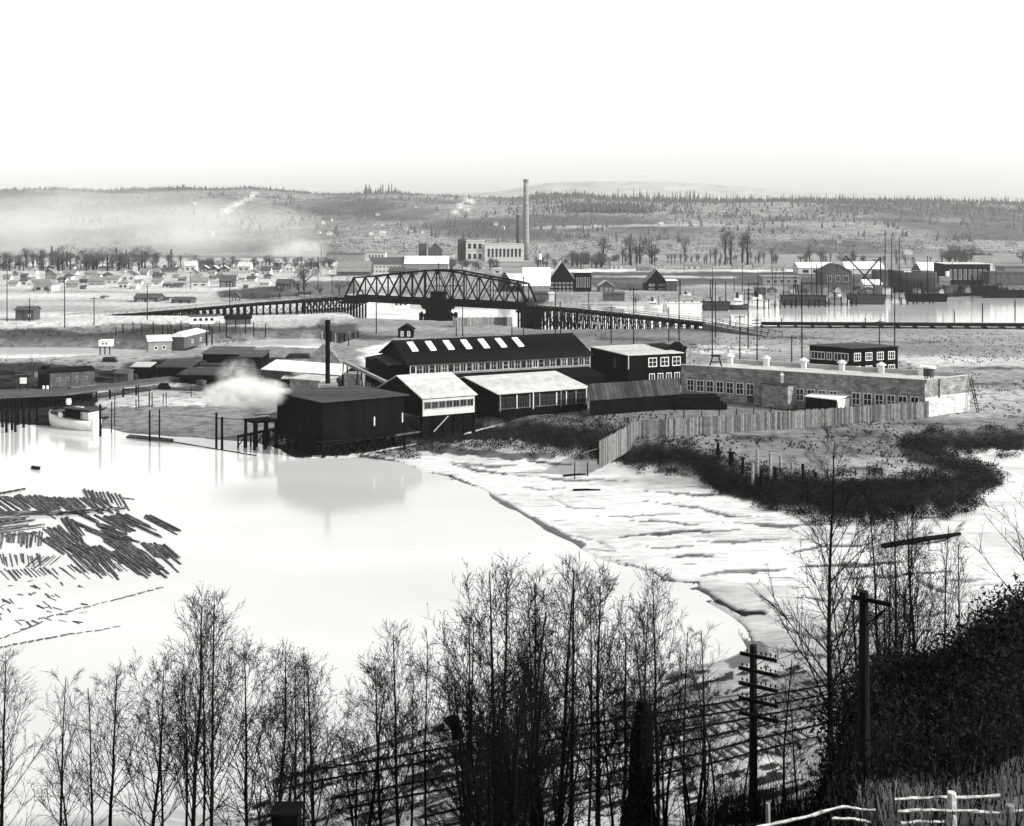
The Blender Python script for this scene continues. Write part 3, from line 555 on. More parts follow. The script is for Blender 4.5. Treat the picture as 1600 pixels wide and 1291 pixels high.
for k in range(7): c = a.lerp(b_, (k + .65) / 7.3) + N1 * .15; c.z = 5.75; window(s1, c, q1['U'], q1['lu'] / 8.2, 1.15, 2, 1, N=N1, fm=M_midwall, fr=.08)
bk = MB(); a2_, b2_ = q1['A'] + q1['V'] * .12, q1['B'] + q1['V'] * .12; bk.prism([Vector((p.x, p.y, .4)) for p in (a2_, b2_, b2_ + q1['V'] * .5, a2_ + q1['V'] * .5)], [Vector((p.x, p.y, 3.98)) for p in (a2_, b2_, b2_ + q1['V'] * .5, a2_ + q1['V'] * .5)]).build('under_shed_shade', M_blackwall, s1)  # black set-back box added as the shade beneath the shed
for k in range(6): c = a.lerp(b_, k / 5.); MB().tube([(c.x, c.y, 0), (c.x, c.y, 3.98)], [.2, .16], 6).build('stilt', M_black, s1)
for k in (1, 3): c = a.lerp(b_, k / 5.) + N1 * .3; e = a.lerp(b_, (k + 1.4) / 5.) + N1 * .3; MB().beam((c.x, c.y, 1.4), (e.x, e.y, 3.8), .14).build('brace', M_rail if k == 1 else M_black, s1)
# --- second pale roofed shed, open front
A, B = G(778, 616, 6.5), G(918, 606, 6.5); rr = G(727, 590, 8.6)
s2, q2 = slope_shed('open_fronted_shed', 'wide pale-roofed mill shed with a dark open front and white posts', A, B, rr, 8.6, 2.6, M_blackwall, M_paleroof, [])
N2 = Vector((q2['U'].y, -q2['U'].x, 0))
for k, u in enumerate((.02, .2, .34, .38, .45, .64, .69, .75, .86, .98)): c = q2['A'] + q2['U'] * q2['lu'] * u + N2 * .2; MB().box((c.x, c.y, 5.0), (.16, .16, 2.3 if k % 3 else 2.9), ax=q2['U']).build('post', M_frame if k % 2 else M_midwall, s2)
for k in range(11): c = q2['A'] + q2['U'] * q2['lu'] * (k + .5) / 11 + N2 * .1; c.z = 4.9; window(s2, c, q2['U'], q2['lu'] / 13, 1.9, 2, 2, N=N2, fm=M_darkwall, fr=.07)
MB().beam(Vector((q2['A'].x, q2['A'].y, 3.9)) + N2 * .15, Vector((q2['B'].x, q2['B'].y, 3.9)) + N2 * .15, .12).build('sill', M_darkwall, s2)
# --- corrugated lean-to shed
A, B = G(921, 618, 5.6), G(1059, 608, 5.6); rr = G(921, 598, 8.0)
s3, q3 = slope_shed('corrugated_shed', 'low black shed under a rusty corrugated roof beside the open-fronted shed', A, B, rr, 7.6, 2.5, M_blackwall, M_corrug, [])
# --- main mill shed with skylights
A, B = G(640, 568, 9), G(921, 554, 9); rr = G(601, 533, 12.3)
Vv = Vector((rr.x - A.x, rr.y - A.y, 0)); Vv = Vector((-4.6, 11.2, 0)).normalized() * 9.4
ms, q4 = house('skylit_mill_shed', 'long black-roofed mill shed with a row of white skylights', 'mill shed', A, B, A + Vv * 2, 9, 2.6, 'L', 'gable', 3.3, 'x', wall=M_blackwall, rm=M_blackroof, over=.7)
Um, N4 = q4['U'], Vector((q4['U'].y, -q4['U'].x, 0)); A, B = q4['A'], q4['B']
cl = MB(); cl.prism([Vector((p.x, p.y, 6.6)) for p in (A + N4 * .1, B + N4 * .1, B, A)], [Vector((p.x, p.y, 8.7)) for p in (A + N4 * .1, B + N4 * .1, B, A)]); cl.build('clerestory_wall', M_midwall, ms)
for k in range(30):
    c = A.lerp(B, (k + .5) / 30) + N4 * .11; c.z = 7.75; window(ms, c, Um, q4['lu'] / 33, 1.6, 2 if k % 3 else 1, 2 if k % 2 else 1, N=N4, fm=M_palewall if k % 4 else M_frame, fr=.07 + .05 * (k % 5 == 0))
sl = 3.3 / q4['lv'] * 2
sk_px = [(639, 538), (665, 537), (693, 536), (722, 535), (750, 534), (777, 533), (805, 532)]
for k in range(7):
    u = q4['lu'] * (0.065 + k * .098); base = A + Um * u + Vv.normalized() * 5.6; wv = Vv.normalized()
    def rp_(uu, vv): p = A + Um * (u + uu) + wv * vv; p.z = 9 + vv * sl + .22; return p
    MB().prism([rp_(-.62, 4.2), rp_(.62, 4.2), rp_(.62, 7.9), rp_(-.62, 7.9)], [p + Z * .22 for p in (rp_(-.62, 4.2), rp_(.62, 4.2), rp_(.62, 7.9), rp_(-.62, 7.9))]).build('skylight', M_white, ms)
# box lean-to at its left end
a, b_ = G(585, 562, 8.2), G(641, 569, 8.2)
ln, qq = house('boiler_annex', 'black box-like annex against the near end of the skylit mill shed', 'annex', G(607, 571, 8.3), G(642, 569, 8.3), G(585, 560, 8.3), 8.3, 2.5, 'L', 'mono', .3, wall=M_blackwall, rm=M_greyroof, over=.2)
lw, qq = house('lower_shed', 'low tar-roofed lean-to running along the foot of the skylit mill shed', 'lean-to', A + N4 * 7 + Um * 6 - Z * 3.5, B + N4 * 7 - Z * 3.5, None, 5.6, 2.5, 'L', 'mono', .6, wall=M_blackwall, rm=M_blackroof, over=.2, dep=6.9)
lt, qq = house('end_lean_to', 'small black lean-to with one tall window at the gable end of the mill', 'lean-to', G(571, 560, 7.2), G(606, 570, 7.2), None, 7.2, 2.5, 'L', 'mono', .8, wall=M_blackwall, rm=M_blackroof, over=.2, dep=6, wins=[('F', .1, .9, 1, 2.4, .9, 1.9, dict(fm=M_midwall))])
# --- black two-storey block with a white roof
bb, q5 = house('white_roofed_block', 'black two-storey block with a white flat roof and white paired windows', 'building', G(981, 556, 9), G(1066, 552, 9), G(923, 546.5, 9), 9, 2.6, 'L', 'mono', .5, wall=M_blackwall, rm=M_paleroof, over=.25,
      wins=[('F', .34, 1.0, 3, 3.9, 1.95, 1.9, dict(cols=2, rows=2, fr=.17)), ('F', .36, .98, 4, .9, 1.3, 1.7, dict(cols=2, rows=1, fr=.14)), ('L', .5, .8, 1, 3.6, 1, 1.8, dict(fm=M_darkwall))])
MB().box(q5['A'] + q5['U'] * .1 + Vector((0, 0, -1.4)) - q5['V'] * .1, (.16, .16, 2.6)).build('corner_post', M_white, bb)
ff, q6 = house('false_front_store', 'narrow dark building with an arched false front behind the white-roofed block', 'building', G(1040, 548, 9.2), G(1072, 546, 9.2), None, 9.2, 2.6, 'L', 'mono', .3, wall=M_blackwall, rm=M_blackroof, over=.1, dep=9)
par = MB(); a, b_ = q6['A'] - q6['V'] * .15, q6['B'] - q6['V'] * .15
prof = [(0, 0), (1, 0), (1, .7), (.85, .75), (.7, 1.5), (.5, 1.8), (.3, 1.5), (.15, .75), (0, .7)]
par.prism([a + (b_ - a) * u + Z * z for u, z in prof], [a + (b_ - a) * u + Z * z - q6['V'] * .15 for u, z in prof]).build('parapet', M_black, ff)
MB().prism([q6['B'] + q6['U'] * s_ + q6['V'] * v - Z * 6.6 for s_, v in ((0, 0), (1.6, 0), (1.6, 6), (0, 6))], [q6['B'] + q6['U'] * s_ + q6['V'] * v - Z * .6 for s_, v in ((0, 0), (1.6, 0), (1.6, 6), (0, 6))]).build('side_wing', M_brick, ff)
window(ff, q6['B'] + q6['U'] * .8 - q6['V'] * .05 - Z * 4.8, q6['U'], 1.1, 1.8, 2, 2)
# --- two-storey office block
ob, q7 = house('office_block', 'black two-storey flat-roofed block with rows of white windows behind the brick building', 'building', G(1329, 545, 9.1), G(1403, 541.5, 9.1), G(1265, 541, 9.1), 9.1, 2.5, 'L', 'mono', .15, wall=M_blackwall, rm=M_greyroof, over=.3,
      wins=[('F', .02, .98, 4, 3.9, 1.75, 1.75, dict(cols=3, rows=2, fr=.15)), ('F', .02, .98, 4, 1.1, 1.75, 1.75, dict(cols=3, rows=2, fr=.15)),
            ('L', .05, .36, 1, 3.9, 3.1, 1.7, dict(cols=4, rows=1, fr=.15)), ('L', .42, .56, 1, 3.9, 1.2, 1.7, dict(cols=2, rows=1, fr=.15)), ('L', .6, .95, 1, 3.9, 3.1, 1.7, dict(cols=4, rows=1, fr=.15))])
# --- long brick building
A, B, C = G(1064.5, 571, 8.8), G(1445, 595, 8.8), G(1515, 587, 8.8)
br, q8 = house('brick_factory', 'long single-storey brick building with a row of paned windows', 'brick building', A, B, C, 8.3, 2.5, 'R', 'mono', 0.0, wall=M_brick, rm=M_paleroof, over=-.5)
Ub, Vb, lu, lv = q8['U'], q8['V'], q8['lu'], q8['lv']; A, B, C, Dd = q8['A'], q8['B'], q8['C'], q8['D']; Nb = Vector((Ub.y, -Ub.x, 0)); Ne = Vector((Vb.y, -Vb.x, 0))
def par_(p, q_, n_, name, m_, h0=8.3, h1=8.9, tk=.35): p, q_ = Vector(p), Vector(q_); MB().prism([Vector((r.x, r.y, h0)) for r in (p, q_, q_ - n_ * tk, p - n_ * tk)], [Vector((r.x, r.y, h1)) for r in (p, q_, q_ - n_ * tk, p - n_ * tk)]).build(name, m_, br)
par_(A + Nb * .06, B + Nb * .06, Nb, 'front_parapet', M_brick); par_(A + Nb * .1, B + Nb * .1, Nb, 'coping', M_palewall, 8.9, 9.0, .5)
par_(B + Ne * .06 + Vb * .4, C + Ne * .06 - Vb * .4, Ne, 'end_parapet', M_brick); par_(B + Ne * .1 + Vb * .45, C + Ne * .1 - Vb * .45, Ne, 'coping', M_paleroof, 8.9, 9.0, .5)
par_(Dd, C, Nb, 'back_parapet', M_paleroof, 8.3, 9.2)
for px, _y in ((1145, 567), (1201, 570), (1259, 574), (1318, 578), (1379, 582), (1441, 585)):
    t_ = (px - 1141) / (1515 - 1141.); t_ = t_ * (q8['D'].y) / (q8['D'].y * t_ + q8['C'].y * (1 - t_)); c = Dd.lerp(C, t_) + Nb * .9; c.z = 8.32
    v = MB().box(c + Z * .75, (.9, .9, 1.5), ax=Ub).build('roof_vent', M_white, br)
    MB().tube([c + Z * 1.5, c + Z * 1.65, c + Z * 2.1], [.9, .9, .15], 8).build('cap', M_white, v, org=parent_loc(br))
for a, b_, cnt in ((.02, .325, 7), (.49, .985, 11)):
    for k in range(cnt):
        if a > .4 and k == 4: continue
        u = a + (b_ - a) * (k + .5) / cnt; c = A + Ub * lu * u + Nb * .02; c.z = 5.2 if a < .4 else 4.9; window(br, c, Ub, 1.45, 2.2, 2, 2, N=Nb, fr=.15)
window(br, A + Ub * lu * .305 + Nb * .03 + Z * (4.3 - A.z), Ub, 1.2, 3.2, 1, 1, N=Nb, name='door', fm=M_darkwall)
for z in (5.85,): par_(B + Ne * .03 + Vb * .02, C + Ne * .03, Ne, 'whitewash_band', M_whitebrick, 2.52, 5.9, .02)
# annexe of brick in front
c = on(1188, 631); an, qa = house('brick_annex', 'square brick annex built out from the long brick building', 'annex', G(1190, 600, 6.6), G(1231, 604, 6.6), G(1254, 600, 6.6), 6.6, 2.5, 'R', 'mono', .0, wall=M_brick, rm=M_greyroof, over=.12)
c = (qa['A'] + qa['C']) / 2; MB().tube([(c.x, c.y, 6.6), (c.x, c.y, 8.2)], [.3, .3], 8).build('flue', M_white, an); 
MB().tube([(c.x, c.y, 8.2), (c.x, c.y, 8.7)], [.55, .1], 8).build('flue_cap', M_white, an)
wl = house('whitewashed_shed', 'small white-roofed shed between the board fence and the brick building', 'shed', G(1259, 620, 5.0), G(1308, 625.5, 5.0), G(1329, 621, 5.0), 5.0, 2.45, 'R', 'mono', .35, wall=M_blackwall, rm=M_white, over=.2)
qw = wl[1]; Nw = Vector((qw['V'].y, -qw['V'].x, 0)); p, r_ = qw['B'] + Nw * .04, qw['C'] + Nw * .04
MB().prism([Vector((x.x, x.y, 2.5)) for x in (p, r_, r_ - Nw * .03, p - Nw * .03)], [Vector((x.x, x.y, 4.95)) for x in (p, r_, r_ - Nw * .03, p - Nw * .03)]).build('lit_end_sheet', M_white, wl[0])  # sunlit end painted white, while the shaded walls are black
# water tank, ladder, derrick on the brick roof
t_ = .25; c = B.lerp(C, t_) + Nb * 0 - Ne * 1.5; c.z = 8.32
tk = thing('water_tank', 'dark round water tank on legs on the end of the brick roof', 'tank', c)
MB().tube([c + Z * .9, c + Z * 2.3], [.95, .9], 14).build('barrel', M_darkwall, tk); MB().tube([c + Z * 2.3, c + Z * 2.55], [1.25, 1.2], 14).build('lid', M_white, tk)
for i in range(4): e = c + Vector((math.cos(i * 1.57 + .8), math.sin(i * 1.57 + .8), 0)) * .7; MB().beam(e, e + Z * .95, .14).build('leg', M_black, tk)
pp = B.lerp(C, .3) + Ne * .15; MB().tube([(pp.x, pp.y, 8.9), (pp.x, pp.y, 5.6)], [.09, .09], 6).build('drain_pipe', M_black, br)
ld = thing('roof_ladder', 'black ladder leaning on the sunlit end of the brick building', 'ladder', (C.x + 1.2, C.y, 2.5))
for s_ in (-.3, .3): MB().beam(C + Vb * -s_ * 1 + Ne * 1.7 - Z * (C.z - 2.5), C + Vb * -s_ + Ne * .2 + Z * .1, .1).build('stile', M_black, ld)
for k in range(13): tt = (k + .7) / 13.5; e = (C + Ne * 1.7 - Z * (C.z - 2.5)).lerp(C + Ne * .2 + Z * .1, tt); MB().beam(e - Vb * .3, e + Vb * .3, .08).build('rung', M_black, ld)
dc = A.lerp(B, .1) + Vb * 3; dc.z = 8.32; dr = thing('roof_derrick', 'small black lattice derrick on the far end of the brick roof', 'derrick', dc)
for i in range(4):
    e = dc + Vector((math.cos(i * 1.57 + .6), math.sin(i * 1.57 + .6), 0)) * 1.7; MB().beam(e, dc + (e - dc) * .45 + Z * 2.3, .14).build('leg', M_black, dr)
    e2 = dc + Vector((math.cos(i * 1.57 + 2.17), math.sin(i * 1.57 + 2.17), 0)) * 1.2; e1 = dc + (e - dc) * .72
    MB().beam(e1 + Z * 1.15, e2 + Z * 1.15, .1).build('brace', M_black, dr)
MB().box(dc + Z * 2.35, (1.7, 1.7, .18)).build('platform', M_black, dr)
# dark lumber heap at the corrugated shed
hp_ = on(1085, 640); lh = thing('tarred_timber_heap', 'long black heap of tarred timber lying beside the corrugated shed', 'timber heap', hp_)
for k in range(6):
    c = hp_ + Vector((R(-1, 1), .5 * k, .55 + .35 * k * (1 if k < 4 else .5))); MB().box(c + Vector((0, 0, 0)), (9.5 - .8 * k, 1.2, .9), rz=R(-.05, .1)).build('timber_layer', M_black, lh)
MB().box(hp_ + Vector((0, 2, 1.1)), (9, 4.5, 2.1), rz=.05).build('core', M_black, lh)
# --- smokestack & boiler house
bh, qb = house('boiler_house', 'low brick boiler house at the foot of the black smokestack', 'boiler house', G(453, 592, 6.2), G(500, 596, 6.2), None, 6.2, 2.5, 'L', 'mono', .1, wall=M_brick, rm=M_paleroof, over=.3, dep=5)
b2, qb2 = house('brick_kiln', 'small mottled brick kiln block to the right of the smokestack', 'kiln', G(538, 603, 4.8), G(566, 603, 4.8), None, 6.8, 2.4, 'L', 'mono', 0, wall=M_brick, rm=M_brick, over=.05, dep=4)
sb = D(512, 590, 196); sk = thing('smokestack', 'tall slim black smokestack rising from the boiler house', 'smokestack', (sb.x, sb.y, 2.5)); tp = D(512, 500, 196)
MB().tube([(sb.x, sb.y, 2.5), (sb.x, sb.y, tp.z - .5), (sb.x, sb.y, tp.z)], [.42, .4, .46], 12).build('shaft', M_black, sk)
MB().tube([(sb.x, sb.y, tp.z - .6), (sb.x, sb.y, tp.z - .3)], [.55, .55], 12).build('band', M_black, sk); MB().box((sb.x, sb.y, 5), (3.4, 2.6, 5), rz=.2).build('base', M_brick, sk)
lb, ql = house('long_pale_roof_shed', 'long low shed with a broad white roof behind the boiler house', 'shed', G(412, 577, 5.6), G(531, 586, 5.6), None, 5.6, 2.5, 'L', 'gable', 1.3, 'x', wall=M_darkwall, rm=M_white, over=.4, dep=9, wins=[('F', .05, .95, 6, 1.2, 1.0, .9, dict(fm=M_darkwall))])
cv = thing('conveyor', 'slanting timber conveyor between the kiln and the mill shed', 'conveyor', on(560, 600)); MB().beam(G(538, 566, 9.0), G(607, 599, 6.0), .7, .5).build('chute', M_midwall, cv)
for t_ in (.02, .35, .7):
    e = G(538, 566, 9.0).lerp(G(607, 599, 6.0), t_)
    for s_ in (-.8, .8): MB().beam((e.x + s_, e.y, 2.4), (e.x + s_ * .4, e.y, e.z - .2), .2).build('leg', M_black, cv)
    MB().beam((e.x - .7, e.y, 3.2), (e.x + .5, e.y, e.z - .8), .12).build('brace', M_black, cv)
st = thing('stepped_lumber_stack', 'stepped stack of rough blocks behind the white-roofed shed', 'stack', on(508, 566)); b0 = on(508, 566)
for k in range(7): MB().box(b0 + Vector((0, 0, .35 + .62 * k)), (7.6 - k * 1.05, 2.2, .6), rz=-.03).build('stack_layer', M_brick, st)
for i, (px, py, lw_, dp, ht, lab) in enumerate([(272, 590, 7, 5, 2.2, 'low dark shed roof leaning toward the wharf'), (350, 574, 10, 6, 3.0, 'dark long shed left of the steam cloud'), (290, 598, 3, 3, 1.6, 'black tarred hut at the wharf end'),
                                     (392, 577, 5, 4, 2.8, 'dark shed between the steam cloud and the long white roof'), (325, 600, 8, 4, 1.8, 'dark squat shed just behind the steam cloud')]):
    p = on(px, py); house('dark_shed', lab, 'shed', p + Vector((-lw_ / 2, .5, 0)), p + Vector((lw_ / 2, -.8, 0)), None, p.z + ht, p.z - .1, 'L', 'mono', .9, wall=M_blackwall, rm=M_darkshingle if i % 2 else M_greyroof, over=.3, dep=dp)
for i, (px, py, l_, h_) in enumerate([(260, 583, 9, 1.5), (298, 577, 8, 1.8), (335, 584, 8, 2.2), (370, 562, 7, 1.2), (428, 566, 5, 1.0), (468, 560, 6, 1.1)]):
    p = on(px, py); o = thing('lumber_pile', ['long dark lumber pile by the end of the sloping walk', 'tall dark lumber pile behind the wharf sheds', 'black lumber pile beside the dark long shed', 'thin lumber pile on the pale strip', 'low lumber pile behind the broad white roof', 'low lumber pile left of the stepped stack'][i], 'lumber pile', p, 'lumber piles behind the mill')
    for k in range(3): MB().box(p + Vector((R(-.4, .4), .2 * k, h_ * (k + .5) / 3)), (l_ - .6 * k, 2.4, h_ / 3 - .04), rz=R(-.08, .12)).build('layer', M_dlumber, o)
# --- board fence
ftop = [(936, 689), (997, 657), (1040, 656), (1178, 646), (1310, 637), (1452, 627)]; FZ = 5.3
fb = [G(x, y, FZ) for x, y in ftop]; fn = thing('board_fence', 'tall weathered board fence running along the riverbank yard', 'fence', (fb[2].x, fb[2].y, 2.4)); 
for a, b_ in zip(fb[:-1], fb[1:]):
    nb_ = int((b_ - a).length / .3); mb = MB(); U_ = (b_ - a).normalized(); Nf = Vector((U_.y, -U_.x, 0))
    for k in range(nb_):
        p = a.lerp(b_, k / nb_); q_ = a.lerp(b_, (k + .93) / nb_); o_ = Nf * R(0, .05); top = R(-.14, .12); z0 = max(min(gz(p.x, p.y), 3) - .3, 1.4)
        mb.prism([Vector((r.x, r.y, z0)) for r in (p + o_, q_ + o_, q_ + o_ - Nf * .05, p + o_ - Nf * .05)], [Vector((r.x, r.y, FZ + top)) for r in (p + o_, q_ + o_, q_ + o_ - Nf * .05, p + o_ - Nf * .05)])
    mb.build('board_panel', M_fence, fn)
    npst = max(1, int((b_ - a).length / 3.0))
    for k in range(npst):
        p = a.lerp(b_, k / npst) - Nf * .15; MB().beam((p.x, p.y, 2), (p.x, p.y, FZ - .1), .2).beam((p.x, p.y, FZ - .1), (p.x - Nf.x * .6 + U_.x * .5, p.y - Nf.y * .6 + U_.y * .5, FZ + .75), .14).build('post', M_black, fn)
for px, y0_, y1_ in ((1122, 692, 716), (1142, 706, 728), (1160, 715, 740), (1184, 702, 745), (1204, 708, 748), (1220, 712, 738), (1212, 730, 750), (1237, 722, 744), (1255, 725, 745), (1176, 724, 752), (1275, 738, 748), (1190, 735, 755)):
    p = on(px, y1_); t0 = D(px, y0_, p.y); MB().tube([(p.x, p.y, p.z - .6), (p.x + R(-.1, .1), p.y, t0.z)], [.3 if px in (1142, 1122) else .2, .2 if px != 1142 else .36], 7).solo('piling', M_midwall if px in (1184, 1204, 1220, 1176, 1237) else M_black, 'weathered mooring pile standing in the dark bank below the fence', 'piling', (p.x, p.y, p.z), 'piles in the dark bank below the fence')
k = 0
for px in (1272, 1293, 1317, 1337, 1358, 1378, 1425, 1447): p = on(px, 744); MB().tube([(p.x, p.y, p.z - .3), (p.x, p.y, p.z + .9)], [.1, .08], 6).solo('stake', M_black, 'short dark stake in the line along the pale beach', 'stake', (p.x, p.y, p.z), 'short stakes along the pale beach')
# ---------------------------------------------------------------- swing bridge and trestles
DZ = 7.8; BL = Vector((-61.5, 412, DZ)); BR = Vector((5.0, 369, DZ)); bd = (BR - BL); blen = bd.length; bu = bd.normalized(); bv = Vector((-bu.y, bu.x, 0)); BW = 6.5
cenb = (BL + BR) / 2; bridge = thing('swing_bridge', 'black steel through-truss swing bridge on a central pier', 'swing bridge', (cenb.x, cenb.y, 0))
deck = MB(); deck.prism([BL - Z * 1.3 - bv * .3, BR - Z * 1.3 - bv * .3, BR - Z * 1.3 + bv * (BW + .3), BL - Z * 1.3 + bv * (BW + .3)], [BL - bv * .3, BR - bv * .3, BR + bv * (BW + .3), BL + bv * (BW + .3)]); deck.build('deck', M_steel, bridge)
xs = [0, .055, .125, .19, .26, .33, .40, .47, .545, .62, .69, .76, .83, .90, .955, 1.0]
hs_ = [0, 7.2, 7.6, 8.2, 8.8, 9.4, 10.0, 10.6, 10.7, 10.5, 9.7, 9.0, 8.3, 7.6, 6.9, 0]
hs_ = [h for h in hs_]
for sidei in (0, 1):
    off = bv * (BW * sidei)
    tp_ = [BL + bu * blen * x + off + Z * (h + .2) for x, h in zip(xs, hs_)]; bt = [BL + bu * blen * x + off + Z * .4 for x in xs]
    ch = MB(); [ch.beam(a, b_, .5, .55) for a, b_ in zip(tp_[:-1], tp_[1:])]; ch.build('top_chord', M_steel, bridge)
    MB().beam(bt[0], bt[-1], .45, .9).build('bottom_chord', M_steel, bridge)
    for i in range(1, 15): MB().beam(bt[i], tp_[i], .55 if i in (7, 9) else (.42 if i % 2 else .3)).build('vertical', M_steel, bridge)
    for i in range(1, 14):
        a, b_ = (tp_[i], bt[i + 1]) if i % 2 else (bt[i], tp_[i + 1]); MB().beam(a, b_, .38).build('diagonal', M_steel, bridge)
        if i in (3, 7, 8, 9, 5, 11): a, b_ = (bt[i], tp_[i + 1]) if i % 2 else (tp_[i], bt[i + 1]); MB().beam(a, b_, .2).build('counter_tie', M_steel, bridge)
    MB().beam(bt[7] + Z * 5, bt[9] + Z * 5, .2).build('strut', M_steel, bridge)
for i in range(1, 15):
    a = BL + bu * blen * xs[i] + Z * (hs_[i] + .2); MB().beam(a, a + bv * BW, .25).build('cross_strut', M_steel, bridge)
    if i < 14: b_ = BL + bu * blen * xs[i + 1] + Z * (hs_[i + 1] + .2) + bv * BW; MB().beam(a, b_, .12).build('lateral_brace', M_steel, bridge)
c = BL + bu * blen * .51 + bv * BW / 2
MB().box(c + Z * 12.2, (.3, .3, 2.6)).build('beacon_post', M_steel, bridge)
mh = MB().box(c + Z * 1.8, (5, 3, 3.2), ax=bu).build('operator_cabin', M_black, bridge)
MB().tube([(c.x, c.y, 5.1), (c.x, c.y, 6.49)], [5.6, 6.3], 16).build('turntable', M_steel, bridge)
MB().tube([(c.x, c.y, -2), (c.x, c.y, 3.0), (c.x, c.y, 5.09)], [4.6, 4.4, 4.6], 18).build('pivot_pier', M_black, bridge)
fd = thing('pier_fender', 'black timber fender piling round the central bridge pier', 'fender', (c.x, c.y, 0))
for i in range(16): a = i * 2 * math.pi / 16; e = c + Vector((math.cos(a) * 6.4, math.sin(a) * 6.0, 0)); MB().tube([(e.x, e.y, -2), (e.x, e.y, R(3.3, 4))], [.45, .38], 6).build('fender_pile', M_black, fd)
MB().tube([(c.x, c.y, 2.7), (c.x, c.y, 3.1)], [6.9, 6.9], 16).build('walkway', M_black, fd)
for nm, e0, lab in (('bridge_pier', BL + bu * 1.5, 'black timber end pier under the far end of the swing bridge'), ('bridge_pier', BR - bu * .5, 'black timber end pier under the near end of the swing bridge')):
    e = e0 + bv * BW / 2; pr = thing(nm, lab, 'pier', (e.x, e.y, 0), 'end piers of the swing bridge')
    MB().box((e.x, e.y, 6.0), (7, 8, .8), ax=bu).build('cap', M_black, pr)
    for i in range(5):
        for j in range(5): f_ = e + bu * (i - 2) * 1.4 + bv * (j - 2) * 1.7; MB().tube([(f_.x, f_.y, -2), (f_.x, f_.y, 5.6)], [.42, .38], 6).build('pile', M_black, pr)
    for j in range(4): MB().beam(e + bu * -3.1 + bv * (j * 1.8 - 2.9) - Z * 5, e + bu * 3.1 + bv * (j * 1.8 - 2.9) - Z * 2.2, .3).build('brace', M_black, pr)
def trestle(name, label, pts, wd, bent_gap, base=None, rail=True, tight=1, mt=None, dt=.9):
    pts = [Vector(p) for p in pts]; o = thing(name, label, 'trestle', (pts[0].x, pts[0].y, 2.4)); tot = sum((b_ - a).length for a, b_ in zip(pts[:-1], pts[1:]))
    def along(s_):
        for a, b_ in zip(pts[:-1], pts[1:]):
            l_ = (b_ - a).length
            if s_ <= l_: u = (b_ - a).normalized(); return a.lerp(b_, s_ / l_), Vector((-u.y, u.x, 0)).normalized()
            s_ -= l_
        u = (pts[-1] - pts[-2]).normalized(); return pts[-1].copy(), Vector((-u.y, u.x, 0)).normalized()
    dk_ = MB(); r1, r2 = MB(), MB()
    for a, b_ in zip(pts[:-1], pts[1:]):
        u = (b_ - a).normalized(); v = Vector((-u.y, u.x, 0)).normalized() * wd
        dk_.prism([a - Z * dt, b_ - Z * dt, b_ + v - Z * dt, a + v - Z * dt], [a, b_, b_ + v, a + v])
        if rail:
            for mb, o_ in ((r1, Z * 0), (r2, v)):
                mb.beam(a + o_ + Z * 1.15, b_ + o_ + Z * 1.15, .14); mb.beam(a + o_ + Z * .6, b_ + o_ + Z * .6, .1); n_ = max(1, int((b_ - a).length / 2.6))
                for k_ in range(n_): p = a.lerp(b_, k_ / n_) + o_; mb.beam(p, p + Z * 1.2, .13)
    dk_.build('deck', M_black, o)
    if rail: r1.build('railing', mt or M_midwall, o); r2.build('railing', mt or M_midwall, o)
    nb_ = min(95, int(tot / bent_gap))
    for k_ in range(nb_ + 1):
        p, v = along(tot * k_ / nb_); g0 = min(gz(p.x, p.y), 2.6); z0 = g0 - .6
        if p.z - .9 - g0 < .4: continue
        mb = MB(); h_ = p.z - 1
        for t_ in (0.05, .35, .65, .95): q_ = p + v * wd * t_; b0_ = p + v * wd * (.5 + (t_ - .5) * 1.35); mb.beam((b0_.x, b0_.y, z0), (q_.x, q_.y, h_), .34)
        q_ = p + v * wd; mb.beam((p.x, p.y, h_ - .1), (q_.x, q_.y, h_ - .1), .35)
        if p.z > 4.5: mb.beam((p.x, p.y, g0 + .4), (q_.x, q_.y, h_ - .4), .2); mb.beam((q_.x, q_.y, g0 + .4), (p.x, p.y, h_ - .4), .2)
        bo = mb.build('bent', M_black, o)
    if tight:                       # longitudinal bracing
        for k_ in range(0, nb_, 1):
            (p, v), (p2, v2) = along(tot * k_ / nb_), along(tot * (k_ + 1) / nb_)
            if p.z < 4.6: continue
            g0 = min(gz(p.x, p.y), 2.6); MB().beam((p.x, p.y, max(g0, .3) + .5), (p2.x, p2.y, p2.z - 1.2), .16).beam((p.x, p.y, p.z - 1.2), (p2.x, p2.y, max(g0, .3) + .5), .16).build('cross_brace', M_black, o) if k_ < 98 else None
    return o
trestle('timber_trestle', 'long timber trestle curving across the flats to the swing bridge', [D(60, 499.5, 398), D(200, 491, 396), D(300, 483, 395), D(400, 474.5, 397), D(480, 469, 402), BL + bv * 0 - Vector((0, 0, 0))], 6.0, 2.35)
trestle('timber_trestle', 'braced timber trestle descending from the swing bridge to the riverside road', [BR, D(900, 484.5, 360), D(1000, 495, 352), D(1098, 506, 345)], 6.0, 2.5)
trestle('low_rail_trestle', 'low black railway trestle along the near bank of the far river', [D(1192, 505, 352), D(1300, 505.5, 350), D(1600, 507, 346), D(2100, 509, 340)], 5, 5.2, rail=False, tight=0, dt=.7)
